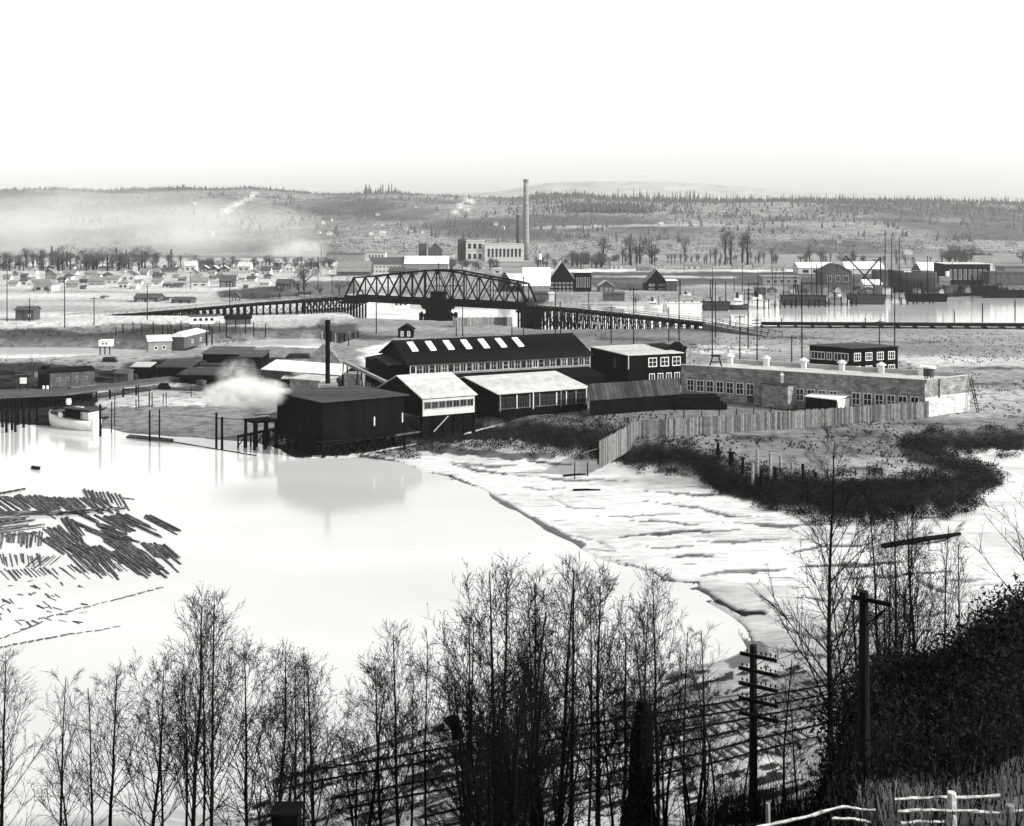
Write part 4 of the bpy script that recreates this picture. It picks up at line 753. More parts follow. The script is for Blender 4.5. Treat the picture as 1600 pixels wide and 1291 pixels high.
# ramp of earth with railings
rm_ = MB(); a0, a1 = D(1098, 506, 345), D(1150, 518, 338); b0_, b1 = D(1060, 533, 318), D(1030, 540, 300)
P4 = [a0, a1, Vector((a1.x - 3, a1.y - 9, 2.6)), Vector((a0.x - 2, a0.y - 10, 2.6))]
ra = thing('ramp_embankment', 'short earth ramp with a timber railing below the descending trestle', 'ramp', (a0.x, a0.y, 2.4))
e0, e1 = Vector((a0.x, a0.y, 4.2)), Vector((a0.x + 15, a0.y - 22, 2.5)); ud = (e1 - e0); ud.z = 0; ud.normalize(); vd = Vector((-ud.y, ud.x, 0)) * 6
MB().prism([Vector((p.x, p.y, 1.8)) for p in (e0, e1, e1 + vd, e0 + vd)], [e0 + Z * .1, e1 + Z * .1, e1 + vd + Z * .1, e0 + vd + Z * .1]).build('ramp_bed', M_weed, ra)
for o_ in (Z * 0, vd):
    mb = MB(); mb.beam(e0 + o_ + Z * 1.2, e1 + o_ + Z * 1.2, .14).beam(e0 + o_ + Z * .7, e1 + o_ + Z * .7, .1)
    for k_ in range(11): p = e0.lerp(e1, k_ / 10.) + o_; mb.beam(p, p + Z * 1.3, .14)
    mb.build('railing', M_black, ra)
# rail fence posts & short jetty piles in the far river
for px, yt, yb in ((1535, 474, 503), (1586, 468, 500), (1491, 484, 503), (1352, 497, 507), (1141, 494, 512), (1221, 497, 507)):
    p = G(px, yb, 0); t0 = D(px, yt, p.y); MB().tube([(p.x, p.y, -2), (p.x, p.y, t0.z)], [.22, .18], 6).solo('mooring_pile', M_black, {1535: 'tall mooring pile in the far river, second from the right edge', 1586: 'tall mooring pile at the right edge of the far river', 1491: 'thin mooring pile alone in the far river', 1352: 'short mooring pile behind the low railway trestle', 1141: 'mooring pile beside the descending trestle', 1221: 'short mooring pile near the start of the low railway trestle'}[px], 'piling', (p.x, p.y, 0), 'mooring piles in the far river')

# ---------------------------------------------------------------- poles
def pole(px, yt, yb, lab, arms=0, rad=.15, name='utility_pole', armw=2.6, Yd=None, lean=0):
    p = on(px, yb) if Yd is None else at(px, Yd); t0 = D(px, yt, p.y); o = thing(name, lab, 'pole', (p.x, p.y, p.z), 'utility poles across the flats')
    MB().tube([(p.x, p.y, p.z - .6), (p.x + lean, p.y, t0.z)], [rad * 1.15, rad * .8], 8).build('mast', M_pole, o)
    for k_ in range(arms): c_ = (p.x + lean, p.y - .15, t0.z - .5 - .8 * k_); MB().box(c_, (armw, .14, .16), rz=.3).build('crossarm', M_pole, o)
    return o
for a in [(11, 420, 503, 'thin pole at the left edge of the flats beside the small shed', 1), (101, 434, 512, 'thick tall pole behind the left end of the long trestle', 0), (147, 464, 508, 'short pole in front of the long trestle', 1),
          (230, 445, 500, 'slim pole beside the long trestle', 1), (359, 440, 499, 'pole standing where the trestle begins to climb', 0), (46, 466, 503, 'short pole beside the little dark shed on the flats', 0),
          (298, 425, 452, 'thin pole among the far town houses', 1), (497, 400, 455, 'slender pole beside the bare bush on the far flats', 0), (519, 430, 468, 'pole just beyond the far end of the swing bridge', 1),
          (588, 430, 522, 'tall pole standing before the far span of the bridge', 1), (723, 480, 526, 'tall pole before the bridge beside the central pier', 0), (713, 500, 526, 'short post between the central pier and the skylit shed', 0), (818, 432, 525, 'tall dark mast beside the near end of the bridge', 1),
          (800, 505, 524, 'short pole between the bridge and the skylit shed', 0), (868, 440, 521, 'tall thin pole behind the mill ridge', 0), (876, 470, 523, 'shorter dark pole before the braced trestle', 0), (920, 430, 512, 'slim pole in front of the far sheds', 1), (955, 478, 537, 'pole on the dark grass before the braced trestle', 1),
          (990, 450, 541, 'dark pole with thick foliage-like foot near the braced trestle', 1), (1045, 480, 534, 'pale thin pole between the white-roofed block and the trestle', 0), (1061, 438, 534, 'tall pole at the foot of the descending trestle', 0),
          (1113, 437, 556, 'tall black pole behind the near roof of the long brick building', 0), (1118, 440, 528, 'second tall pole close beside the tall black one', 0), (1156, 492, 567, 'sturdy pole with a crossarm behind the roof vents', 1), (1169, 450, 545, 'tall slim pole behind the descending trestle', 1),
          (1183, 497, 565, 'pole with two crossarms behind the roof vents', 2), (1237, 524, 571, 'short pole with a crossarm behind the brick roof', 1), (1253, 443, 572, 'tall pole between the brick building and the river', 0), (1374, 500, 540, 'dark pole rising beside the two-storey block', 1), (1398, 446, 541, 'very tall black pole behind the two-storey block', 0),
          (545, 520, 540, 'small post beside the timber row on the bank', 0), (1211, 425, 470, 'thin pole on the far bank by the barges', 1), (655, 372, 420, 'very thin far pole beyond the bridge crest', 0), (502, 380, 412, 'far pole beside the drifting smoke', 0)]:
    pole(*a)
# foreground telegraph pole
p = at(1177, 46); tz = D(1177, 1008, 46).z; tg = thing('telegraph_pole', 'dark telegraph pole carrying five crossarms with glass insulators', 'telegraph pole', (p.x, p.y, p.z))
MB().tube([(p.x, p.y, p.z - .5), (p.x, p.y, (p.z + tz) / 2), (p.x, p.y, tz)], [.19, .165, .14], 12).build('mast', M_pole, tg)
au = Vector((1.0, -.62, 0)).normalized()
for k_ in range(5):
    zc = D(1177, 1022 + k_ * 23.3, 46).z; cc_ = Vector((p.x, p.y, zc)) + Vector((-.1, -.16, 0)); ar = MB().box(cc_ + au * .28, (1.65 if k_ else 1.55, .1, .13), ax=au).build('crossarm', M_pole, tg)
    for j in range(8):
        e = cc_ + au * (-.46 + .2 * j + .06); 
        if abs(j - 2.0) < .6 or (k_ == 0 and j < 1): continue
        MB().tube([e + Z * .06, e + Z * .13, e + Z * .15, e + Z * .23], [.015, .015, .042, .03], 6).build('insulator', M_black, ar, org=parent_loc(tg))
    MB().beam(cc_ + au * .6 - Z * .05, Vector((p.x, p.y - .15, zc - .45)), .03).build('arm_brace', M_steel, tg)
p = at(1350, 21); tz = D(1350, 924, 21).z; tg = thing('power_pole', 'thick black power pole with one slanting crossarm in the dark hillside brush', 'power pole', (p.x, p.y, p.z))
MB().tube([(p.x, p.y, p.z - .5), (p.x, p.y, (p.z + tz) / 2), (p.x, p.y, tz)], [.12, .105, .085], 12).build('mast', M_pole, tg)
au = Vector((1, -.75, 0)).normalized(); MB().box((p.x + .1, p.y - .14, tz - .13), (.74, .06, .075), ax=au).build('crossarm', M_pole, tg); MB().beam(Vector((p.x, p.y - .16, tz - .2)) + au * .35, (p.x, p.y - .13, tz - .6), .03).build('arm_brace', M_steel, tg)

# ---------------------------------------------------------------- wharf, boat, pilings
wh = thing('wharf', 'old timber wharf on black piles at the left shore', 'wharf', G(80, 655)); w0, w1, w2 = G(-60, 622, 2.9), G(100, 615, 2.9), G(285, 591, 3.0)
for a, b_, wd in ((w0, w1, 9), (w1, w2, 5)):
    u = (b_ - a).normalized(); v = Vector((-u.y, u.x, 0)).normalized() * wd; MB().prism([a - Z * .45, b_ - Z * .45, b_ + v - Z * .45, a + v - Z * .45], [a, b_, b_ + v, a + v]).build('deck', M_darkshingle, wh)
for k_ in range(26):
    t_ = k_ / 25.; c_ = w0.lerp(w1, t_) if k_ < 26 else w1; 
    for v in (.2, 3.5, 7): MB().tube([(c_.x + R(-.2, .2), c_.y + v, -2), (c_.x, c_.y + v, 2.45)], [.24, .2], 6).build('piling', M_black, wh)
for k_ in range(6): c_ = w1.lerp(w2, k_ / 9. + .03); MB().tube([(c_.x, c_.y + .2, -1), (c_.x, c_.y + .2, 2.5)], [.22, .2], 6).build('piling', M_black, wh)
a, b_ = w1 - Z * 1.4 + Vector((-13, -.25, 0)), w1 - Z * 1.6 + Vector((0, -.25, 0)); MB().beam(a, b_, .25).build('brace', M_black, wh)
# boat shed on it
bs, qs = house('wharf_shed', 'long dark boarded shed with four small openings on the wharf', 'shed', G(78, 606, 3.0) + Z * 2.6, G(147, 601.5, 3.0) + Z * 2.6, None, 5.9, 3.02, 'L', 'mono', .3, wall=M_darkwall, rm=M_blackroof, over=.2, dep=4.5, wins=[('F', .08, .92, 4, 1.2, .6, .6, dict(cols=1, rows=1, fm=M_midwall, fr=.1))])
hb, _q = house('wharf_hut', 'narrow black doorway hut at the end of the wharf shed', 'hut', G(63, 607.5, 3.0) + Z * 2.6, G(77, 606.5, 3.0) + Z * 2.6, None, 5.7, 3.02, 'L', 'mono', .2, wall=M_blackwall, rm=M_blackroof, over=.1, dep=3)
for px, pw, ph, lab, mm_ in ((31, 1.3, 1.2, 'white sign board standing on posts on the wharf', M_white),):
    c_ = G(px, 612, 3.0) + Vector((0, 1.5, 0)); o = thing('notice_board', lab, 'sign', c_); MB().box(c_ + Z * 1.9, (pw, .08, ph)).build('panel', mm_, o)
    for s_ in (-.75, .75): MB().beam(c_ + Vector((s_, .1, 0)), c_ + Vector((s_ * .9, .1, 3.4)), .1).build('post', M_black, o)
    MB().beam(c_ + Vector((-1.6, .1, 2.95)), c_ + Vector((1.5, .1, 3.2)), .1).build('cross_beam', M_midwall, o)
for i, px in enumerate((68, 74)): c_ = G(px, 608, 3.0); MB().tube([c_, c_ + Z * .3, c_ + Z * .65], [.22, .26, .2], 9).solo('keg', M_white, ['white keg by the dark hut on the wharf, farther from the shed', 'white keg by the dark hut on the wharf, nearer the shed'][i], 'keg', c_, 'white kegs on the wharf')
c_ = on(285, 594); MB().tube([c_, c_ + Z * .7, c_ + Z * 1.5], [.28, .32, .26], 10).solo('barrel', M_palewall, 'pale upright barrel at the end of the sloping walk', 'barrel', c_)
# fishing boat
def hull(mb, L_, Bm, Dp, sheer=.6, n=14, stern=.55, z0=-.45):
    rows = []
    for i in range(n + 1):
        t_ = i / n; x = (t_ - .5) * L_; bwid = Bm / 2 * (1 - abs(2 * t_ - 1.05) ** 3.2 * (1 if t_ > .5 else (1 - stern))) ; bwid = max(bwid, .04) if t_ < .999 else .03
        zt = Dp * .72 + sheer * ((2 * t_ - .9) ** 2 if t_ > .45 else .35 * (2 * t_ - .9) ** 2); row = []
        for a, f in ((0, 0), (.55, .08), (.85, .32), (.97, .65), (1.0, 1.0)): row.append((x + (t_ - .5) * .25 * f * (1 if t_ > .5 else .1), bwid * a, z0 * (1 - .25 * t_ ** 3) * (1 - f) + zt * f))
        rows.append([(-0 + p[0], -p[1], p[2]) for p in row[::-1]] + row[1:])
    b_ = len(mb.v); m_ = len(rows[0]); [mb.v.extend(r) for r in rows]
    for i in range(n):
        for k_ in range(m_ - 1): a = b_ + i * m_ + k_; mb.f.append((a, a + m_, a + m_ + 1, a + 1))
    mb.f.append(tuple(b_ + k_ for k_ in range(m_))); mb.f.append(tuple(b_ + n * m_ + k_ for k_ in range(m_ - 1, -1, -1)))
    for i in range(n): mb.f.append((b_ + i * m_ + m_ - 1, b_ + (i + 1) * m_ + m_ - 1, b_ + (i + 1) * m_, b_ + i * m_))
def local(builder, name, m_, parent, smooth=False): o = builder.build(name, m_, None, smooth, org=(0, 0, 0)); o.parent = parent; return o
pb = G(113, 669); fbt = thing('fishing_boat', 'white-hulled fishing boat with a dark cabin moored beside the wharf', 'fishing boat', (pb.x, pb.y + .6, 0), rz=math.radians(152)); fbt.scale = (1.22, 1.22, 1.15)
mb = MB(); hull(mb, 9.6, 3.2, 1.9, .75, z0=-.5); local(mb, 'hull', M_white, fbt, True)
local(MB().box((-1.2, 0, 2.35), (3.6, 2.0, 1.35)), 'cabin', M_blackwall, fbt); local(MB().box((-3.3, .0, 2.2), (1.5, 2.0, 1.1)), 'cabin_end', M_palewall, fbt)
local(MB().box((-1.9, 0, 3.1), (5.4, 2.5, .12)), 'cabin_roof', M_greyroof, fbt); local(MB().box((2.6, 0, 2.1), (2.4, 1.7, .5)), 'fore_hatch', M_darkwall, fbt)
local(MB().beam((3.4, 0, 1.9), (3.5, 0, 3.2), .12), 'mast', M_pole, fbt); local(MB().tube([(1.2, 1.2, 2.0), (1.2, 1.35, 2.0)], [.42, .42], 12), 'life_ring', M_white, fbt)
local(MB().box((-1.2, 0, 3.18), (1.4, .5, .12)), 'roof_hatch', M_palewall, fbt); local(MB().box((1.6, 0, 1.75), (1.3, 1.2, .8)), 'engine_box', M_darkwall, fbt)
c_ = G(105, 633, 2.9); c_.y += .6; c_.z = 2.92; MB().tube([c_, c_ + Z * .5, c_ + Z * 1.0], [.45, .5, .42], 10).solo('drum', M_white, 'white drum standing on the wharf edge above the moored boat', 'drum', c_)
pb = G(56, 733); rb = thing('rowboat', 'small dark rowboat drifting alone on the open water', 'rowboat', (pb.x, pb.y, 0), rz=math.radians(-35)); mb = MB(); hull(mb, 1.9, .75, .45, .15, 10, z0=-.1); local(mb, 'hull', M_black, rb, True); local(MB().box((0, 0, .34), (.3, .6, .06)), 'thwart', M_darkwall, rb)
PIL = [(234, 641, 690, .16, 'left of the pair of piles by the log float'), (249, 640, 688, .13, 'right of the pair of piles by the log float'), (338, 645, 702, .2, 'shorter-looking left pile of the pair in the water below the mud bank'), (347, 652, 703, .22, 'right pile of the pair in the water below the mud bank'),
       (174, 627, 676, .1, 'thin left pile behind the stern of the fishing boat'), (179, 618, 666, .09, 'thin right pile behind the stern of the fishing boat'), (217, 601, 638, .1, 'tall thin stake alone on the mud bank'), (299, 596, 620, .09, 'small stake near the barrel and the steam'),
       (213, 624, 640, .1, 'short stake at the left of the broken mud bank piles'), (233, 611, 635, .12, 'stake in the middle of the broken mud bank piles'), (238, 613, 635, .1, 'second stake in the middle of the broken mud bank piles'), (255, 615, 632, .09, 'thin stake near the right of the broken mud bank piles'), (260, 612, 632, .09, 'last stake at the right of the broken mud bank piles'), (157, 632, 682, .22, 'thick pile against the stern of the white fishing boat')]
for px, yt, yb, r_, lab in PIL:
    p = on(px, yb); t0 = D(px, yt, p.y); MB().tube([(p.x, p.y, p.z - 1.2), (p.x + R(-.1, .1), p.y, t0.z)], [r_, r_ * .85], 8).solo('piling', M_black, lab, 'piling', (p.x, p.y, p.z))
lf = thing('log_float', 'narrow dark plank float lying by the pair of piles', 'float', G(234, 686)); a, b_ = G(200, 682, .15), G(268, 689, .15); MB().beam(a, b_, .8, .3).build('plank_deck', M_darkwall, lf)
MB().beam(a + Vector((0, .7, 0)), b_ + Vector((0, .7, 0)), .35, .35).build('side_log', M_black, lf)
a, b_ = G(268, 690, .05), G(400, 712, .05); MB().tube([a, b_], [.09, .09], 6).solo('boom_chain', M_black, 'thin boom stretched from the plank float to the mill piles', 'boom', a)
# row of timbers and frames on the left far bank
for i in range(17):
    px = 181 + i * 14.5 + R(-3, 3); p = G(px, 522 + R(-3, 4), 2.2); h_ = R(2.6, 4.4); MB().tube([(p.x, p.y, 1.4), (p.x + R(-.2, .2), p.y, 2.2 + h_)], [.17, .15], 6).solo('bank_post', M_black, 'dark post in the ragged row along the far side of the slough', 'post', (p.x, p.y, 2.2), 'ragged posts beyond the slough')
for i in range(8):
    px = 262 + i * 10 + R(-2, 2); p = G(px, 530 + R(-2, 2), 2.0); MB().tube([(p.x, p.y, .4), (p.x, p.y, R(4.2, 5))], [.22, .2], 6).solo('bank_post', M_black, 'thick pile in the close-set row behind the slough shacks', 'post', (p.x, p.y, 2.0), 'thick piles behind the slough shacks')
for i in range(9):
    px = 503 + i * 7; p = G(px, 530, 2.2); MB().tube([(p.x, p.y, 1.4), (p.x, p.y, R(3.6, 4.6))], [.24, .22], 6).solo('bank_post', M_midwall if i % 3 == 0 else M_black, 'stout post in the short palisade behind the smokestack', 'post', (p.x, p.y, 2.2), 'short palisade behind the smokestack')
for a in [('shack', 'pale-roofed boarded shack standing by the slough', (232, 534), (268, 531), (222, 532), 2.9, M_midwall, M_palewall, 545), ('shack', 'hip-roofed shack with a dark open front by the slough', (288, 534), (325, 532), (279, 531), 2.9, M_darkwall, M_palewall, 543)]:
    p, r_ = on(a[2][0], a[8]), on(a[3][0], a[8] - 1.5); zb_ = 2.0; o, _q = house(a[0], a[1], 'shack', p, r_, None, zb_ + 2.3, zb_ - .8, 'L', 'mono' if a[6] is M_midwall else 'hip', 1.0 if a[6] is M_midwall else 1.2, wall=a[6], rm=a[7], over=.3, dep=5, wins=[('F', .15, .85, 2, 1.0, .9, .9, dict(cols=1, rows=1))])
p = G(163, 552, .6); hs2, _q = house('stilt_hut', 'tiny white hut on stilts at the edge of the slough', 'hut', G(154, 539, 3.2), G(173, 539, 3.2), None, 4.1, 2.8, 'L', 'mono', .2, wall=M_white, rm=M_white, over=.1, dep=2.2, wins=[('F', .2, .8, 2, .5, .4, .4, dict(cols=1, rows=1, fm=M_black))])
for sx in (.1, .5, .9): c_ = _q['A'].lerp(_q['B'], sx); MB().beam((c_.x, c_.y + .2, -.8), (c_.x, c_.y + .2, 2.8), .22).build('leg', M_black, hs2)
hb2, _q = house('houseboat', 'white houseboat with a flat roof moored under the long trestle', 'houseboat', on(296, 508) + Z * 2.4, on(340, 507) + Z * 2.4, None, 5.0, 2.6, 'L', 'mono', .2, wall=M_white, rm=M_darkshingle, over=.2, dep=4, wins=[('F', .1, .9, 4, 1.0, 1.0, .9, dict(cols=1, rows=1, fm=M_darkwall))])
hb3, _q = house('scrap_shed', 'low dark shed with cluttered roof under the climbing trestle', 'shed', on(352, 508) + Z * 2, on(392, 507) + Z * 2, None, 4.4, 2.4, 'L', 'gable', .8, wall=M_darkwall, rm=M_blackroof, dep=4)
fs2, _q = house('flats_shed', 'small dark shed beside the track at the left edge', 'shed', on(24, 501) + Z * 4, on(53, 501) + Z * 4, None, 6.0, 2.4, 'L', 'gable', 1.0, wall=M_darkwall, rm=M_darkshingle, dep=5, wins=[('F', .6, .9, 1, 1.2, .8, 1.0, {})])
wb2, _q = house('river_cottage', 'white cottage with tall windows under the far span of the bridge', 'cottage', on(615, 493) + Z * 3, on(638, 493) + Z * 3, None, 6.6, 2.3, 'L', 'mono', .2, wall=M_white, rm=M_white, dep=5, wins=[('F', .05, .95, 3, 1.6, .9, 1.7, dict(fm=M_darkwall))])
pv, _q = house('porch_hut', 'small dark hut with pale window frames behind the skylit shed', 'hut', on(622, 528) + Z * 2, on(645, 528) + Z * 2, None, 4.9, 2.3, 'L', 'gable', 1.3, 'y', wall=M_blackwall, rm=M_blackroof, dep=4, wins=[('F', .05, .95, 2, .6, .8, 1.5, dict(cols=1, fr=.2, fm=M_white))])
for i, (px, py) in enumerate(((608, 483), (735, 505), (770, 508))):
    if i == 0: continue
mb = MB(); a, b_ = on(708, 512), on(800, 510); fr_ = thing('long_fence', 'long pale slatted fence beyond the skylit shed under the bridge', 'fence', a); MB().beam(a + Z * 1.5, b_ + Z * 1.5, .12, 3.2).build('slat_panel', M_fence, fr_)
for k_ in range(9): p = a.lerp(b_, k_ / 8.); MB().beam(p, p + Z * 3.6, .22).build('post', M_midwall, fr_)

random.seed(808)
CLT = []
for i in range(34):
    px = R(160, 430); py = R(562, 598) if i < 26 else R(600, 612); kd = random.choice(['crate', 'timber_stack', 'barrel', 'crate', 'timber_stack', 'spar'])
    CLT.append((px, py, kd))
CLT += [(R(0, 140), R(572, 600), random.choice(['crate', 'spar', 'timber_stack'])) for _ in range(10)]
cn = {}
for px, py, kd in sorted(CLT):
    p = on(px, py); cn[kd] = cn.get(kd, 0) + 1; wh_ = nth(cn[kd] - 1) + ' from the left'; mt_ = random.choice([M_darkwall, M_midwall, M_blackwall, M_darkwall])
    if kd == 'crate': s_ = R(.7, 1.5); MB().box(p + Z * s_ * .4, (s_ * 1.4, s_, s_ * .8), rz=R(-.5, .5)).solo('crate', mt_, 'rough crate in the cluttered yard left of the mill, ' + wh_, 'crate', p, 'crates in the left yard')
    elif kd == 'barrel': MB().tube([p, p + Z * .5, p + Z * 1], [.34, .4, .33], 9).solo('barrel', mt_, 'dark barrel in the cluttered yard left of the mill, ' + wh_, 'barrel', p, 'barrels in the left yard')
    elif kd == 'spar': a_ = R(-.4, .4); MB().tube([p + Z * .2, p + Vector((R(3, 7), a_ * 5, .5))], [.16, .1], 6).solo('spar', random.choice([M_black, M_rail, M_black]), 'loose spar lying in the yard left of the mill, ' + wh_, 'spar', p, 'loose spars in the left yard')
    else:
        mb = MB(); L_ = R(2.5, 5)
        for k_ in range(4): mb.box(p + Vector((R(-.2, .2), 0, .15 + .3 * k_)), (L_ - .3 * k_, 1.3, .26), rz=R(-.06, .06))
        mb.solo('timber_stack', M_dlumber, 'small timber stack in the yard left of the mill, ' + wh_, 'timber stack', p, 'timber stacks in the left yard')
for i, (px, yt, yb) in enumerate([(4, 628, 668), (12, 622, 662), (19, 632, 672), (28, 625, 664), (37, 630, 668), (46, 634, 664), (58, 628, 660), (10, 640, 676), (24, 640, 675)]):
    p = G(px, yb, 0); t0 = D(px, yt, p.y); MB().tube([(p.x, p.y, -1.5), (p.x, p.y, t0.z)], [.24, .2], 7).solo('piling', M_black, 'black fender pile standing in the water before the wharf at the left edge', 'piling', (p.x, p.y, 0), 'fender piles before the wharf')
for i, (px, py, w_, h_, lab) in enumerate([(470, 598, 3.2, 2.0, 'small dark hut left of the boiler house wall'), (428, 600, 3.4, 2.2, 'black hut between the steam and the mill roof'), (441, 606, 2.4, 1.8, 'tiny pale-roofed hut just above the mill roof'), (590, 604, 3.5, 2.4, 'dark tool shed under the conveyor end'), (205, 588, 4, 2.0, 'low dark fish shed in the left yard'), (178, 598, 3, 1.8, 'tiny dark shed at the right end of the wharf shed')]):
    p = on(px, py); house('yard_shed', lab, 'shed', p, p + Vector((w_, -.4, 0)), None, p.z + h_, p.z - .1, 'L', 'mono', .5, wall=M_darkwall if i % 2 else M_blackwall, rm=M_paleroof if i in (2, 4) else M_darkshingle, over=.2, dep=w_ * .8)
# ---------------------------------------------------------------- far town, factory and yards
def fhouse(px, py, wpx, hpx, lab, roof='gable', axis='x', wall=None, rm=None, wins=2, cat='house', name='house', dep=None, rise=None, rows=1, group=None, Y=None, skew=0.0, wm=None, mono=0.3):
    p = on(px, py) if Y is None else at(px, Y); s = p.y / F; wd = wpx * s; h_ = hpx * s; rise = rise if rise is not None else h_ * .45 if roof != 'mono' else mono
    ze = p.z + h_ - (rise if roof != 'mono' else 0); A = Vector((p.x - wd / 2, p.y, ze)); B = Vector((p.x + wd / 2, p.y - skew * wd, ze)); dep = dep or max(4.5, min(wd * .8, 12))
    hh = ze - p.z; ws = []
    if wins:
        for r in range(rows): ws.append(('F', .06, .94, wins, hh * (r + .28) / rows, wd / wins * .5, hh / rows * .5, dict(cols=2 if wd / wins > 2.2 else 1, rows=1, fr=.12, fm=wm or (M_darkwall if wall in (M_palewall, M_whitewall, M_white, None, M_farbrick) else M_frame))))
    return house(name, lab, cat, A, B, None, ze, p.z - .4, 'L', roof, rise, axis, wall=wall, rm=rm, over=.35, dep=dep, wins=ws, group=group)
P_, W_, D_, Md = M_palewall, M_townwhite, M_darkwall, M_midwall
Sh, Ds, Pr = M_shingle, M_darkshingle, M_paleroof
TOWN = [(67, 455, 30, 17, 'hip', 'x', P_, Sh, 'squat pale house with a hipped grey roof at the near edge of the town'), (80, 437, 18, 15, 'gable', 'y', Md, Sh, 'gable-fronted grey house above the squat hipped house'), (37, 436, 10, 8, 'gable', 'x', D_, Ds, 'tiny dark house at the left end of the town'), (50, 438, 14, 9, 'gable', 'x', W_, Pr, 'white cottage beside the tiny dark house'),
 (112, 450, 17, 11, 'gable', 'x', Md, Sh, 'grey long-roofed house right of the squat hipped house'), (128, 452, 6, 5, 'gable', 'x', D_, Ds, 'little dark outhouse by the grey long-roofed house'), (150, 446, 24, 12, 'gable', 'x', Md, Sh, 'wide grey house with a big roof in the middle of the town'), (175, 443, 20, 12, 'gable', 'x', W_, Sh, 'white house with a grey roof beside the wide grey house'),
 (200, 438, 22, 14, 'gable', 'y', W_, Ds, 'white house under a sharp dark gable in the middle of the town'), (192, 450, 15, 13, 'hip', 'x', P_, Sh, 'pale hipped cottage in front of the sharp dark gable'), (207, 452, 12, 8, 'gable', 'x', W_, Pr, 'little white shed beside the pale hipped cottage'), (246, 436, 16, 9, 'gable', 'x', Md, Ds, 'low grey house right of the sharp dark gable'),
 (261, 449, 14, 9, 'hip', 'x', D_, Sh, 'small dark hipped house by itself'), (278, 450, 15, 7, 'gable', 'x', Md, Ds, 'low dark-roofed shed next to the small dark hipped house'), (311, 448, 26, 14, 'gable', 'x', W_, Sh, 'wide pale house facing the flats, left of the tall dark house'), (354, 449, 22, 18, 'gable', 'x', D_, Ds, 'tall dark house with a white door on the open flats'),
 (378, 438, 12, 8, 'gable', 'x', W_, Pr, 'white shed behind the tall dark house'), (392, 440, 14, 8, 'gable', 'x', W_, Ds, 'white house with a dark roof right of the tall dark house'), (297, 424, 18, 16, 'gable', 'x', W_, W_, 'big white two-storey house at the foot of the smoky trees'), (319, 425, 13, 10, 'gable', 'y', D_, Pr, 'first of three dark cottages with bright roofs'),
 (334, 425, 12, 10, 'gable', 'y', D_, Pr, 'middle one of three dark cottages with bright roofs'), (350, 425, 13, 10, 'gable', 'y', D_, Pr, 'last of three dark cottages with bright roofs'), (381, 424, 20, 14, 'gable', 'x', W_, W_, 'white double house right of the three dark cottages'), (262, 419, 22, 14, 'gable', 'y', W_, Sh, 'white gabled house among the far trees'),
 (265, 426, 26, 8, 'gable', 'x', Md, Ds, 'long low grey shed under the far trees'), (108, 430, 20, 7, 'gable', 'x', W_, Sh, 'low white house below the bushy far trees'), (165, 424, 24, 7, 'gable', 'x', W_, Sh, 'low white row behind the middle of the town'), (140, 432, 16, 8, 'gable', 'x', Md, Sh, 'grey cottage behind the wide grey house'),
 (20, 448, 14, 9, 'gable', 'x', W_, Sh, 'white cottage at the far left of the flats'), (10, 437, 12, 8, 'gable', 'x', P_, Sh, 'pale cottage at the left border of the town'), (225, 430, 12, 8, 'gable', 'x', P_, Sh, 'pale cottage behind the sharp dark gable'), (415, 430, 15, 13, 'gable', 'x', W_, Ds, 'white house left of the pyramid-roofed white house'),
 (452, 424, 13, 14, 'gable', 'y', W_, Sh, 'tall white gabled house near the bare bushes'), (408, 424, 16, 8, 'gable', 'x', W_, Sh, 'low white house at the edge of the trees'), (510, 415, 22, 10, 'gable', 'x', W_, Sh, 'pale low building behind the tall bare bush'), (430, 426, 16, 9, 'gable', 'x', W_, Ds, 'white cottage between the two tall white houses'),
 (443, 451, 24, 14, 'gable', 'x', D_, Ds, 'dark two-roofed farmhouse among the bushes by the trestle'), (413, 446, 16, 8, 'gable', 'x', W_, Pr, 'pale stable left of the dark farmhouse'), (427, 466, 14, 8, 'gable', 'x', D_, Ds, 'dark shed in the scrub just above the trestle'), (450, 466, 22, 8, 'gable', 'x', Md, D_, 'long grey shed in the scrub just above the trestle'),
 (476, 466, 22, 9, 'mono', 'x', D_, Ds, 'low rounded dark shed in the scrub by the trestle'), (368, 471, 12, 14, 'gable', 'y', D_, Ds, 'dark gabled hut half sunk in the scrub'), (228, 472, 37, 12, 'gable', 'x', D_, Ds, 'long dark barn alone on the pale flats'), (283, 474, 30, 9, 'gable', 'x', D_, Ds, 'low ruined dark shed right of the lone long barn'),
 (258, 470, 12, 5, 'gable', 'x', Md, Ds, 'tiny hut between the lone barn and the ruined shed'), (383, 451, 5, 5, 'gable', 'x', D_, Ds, 'tiny dark privy right of the tall dark house'), (160, 467, 6, 4, 'gable', 'x', Md, Ds, 'tiny dark box hut alone on the pale flats')]
for (px, py, a_, b_, rf, ax, wl_, rm_, lab) in TOWN: fhouse(px, py, a_, b_, lab, rf, ax, wl_, rm_, 2 if a_ > 9 else 0, wm=M_white if 'tall dark' in lab else None, skew=R(-.15, .15))
fhouse(552, 431, 52, 22, 'big dark barn with a broad curved-looking grey roof behind the bridge', 'gable', 'x', D_, Sh, 0, 'barn', 'barn', dep=16, rise=6)
fhouse(606, 427, 58, 24, 'long white two-storey building with a dark roof and many windows behind the bridge', 'gable', 'x', W_, Ds, 9, 'building', 'long_building', rows=2, dep=14, rise=4)
fhouse(666, 427, 68, 26, 'long two-storey building with a gleaming white roof behind the bridge crest', 'gable', 'x', Md, M_white, 11, 'building', 'long_building', rows=2, dep=14, rise=4.5, wm=M_frame)
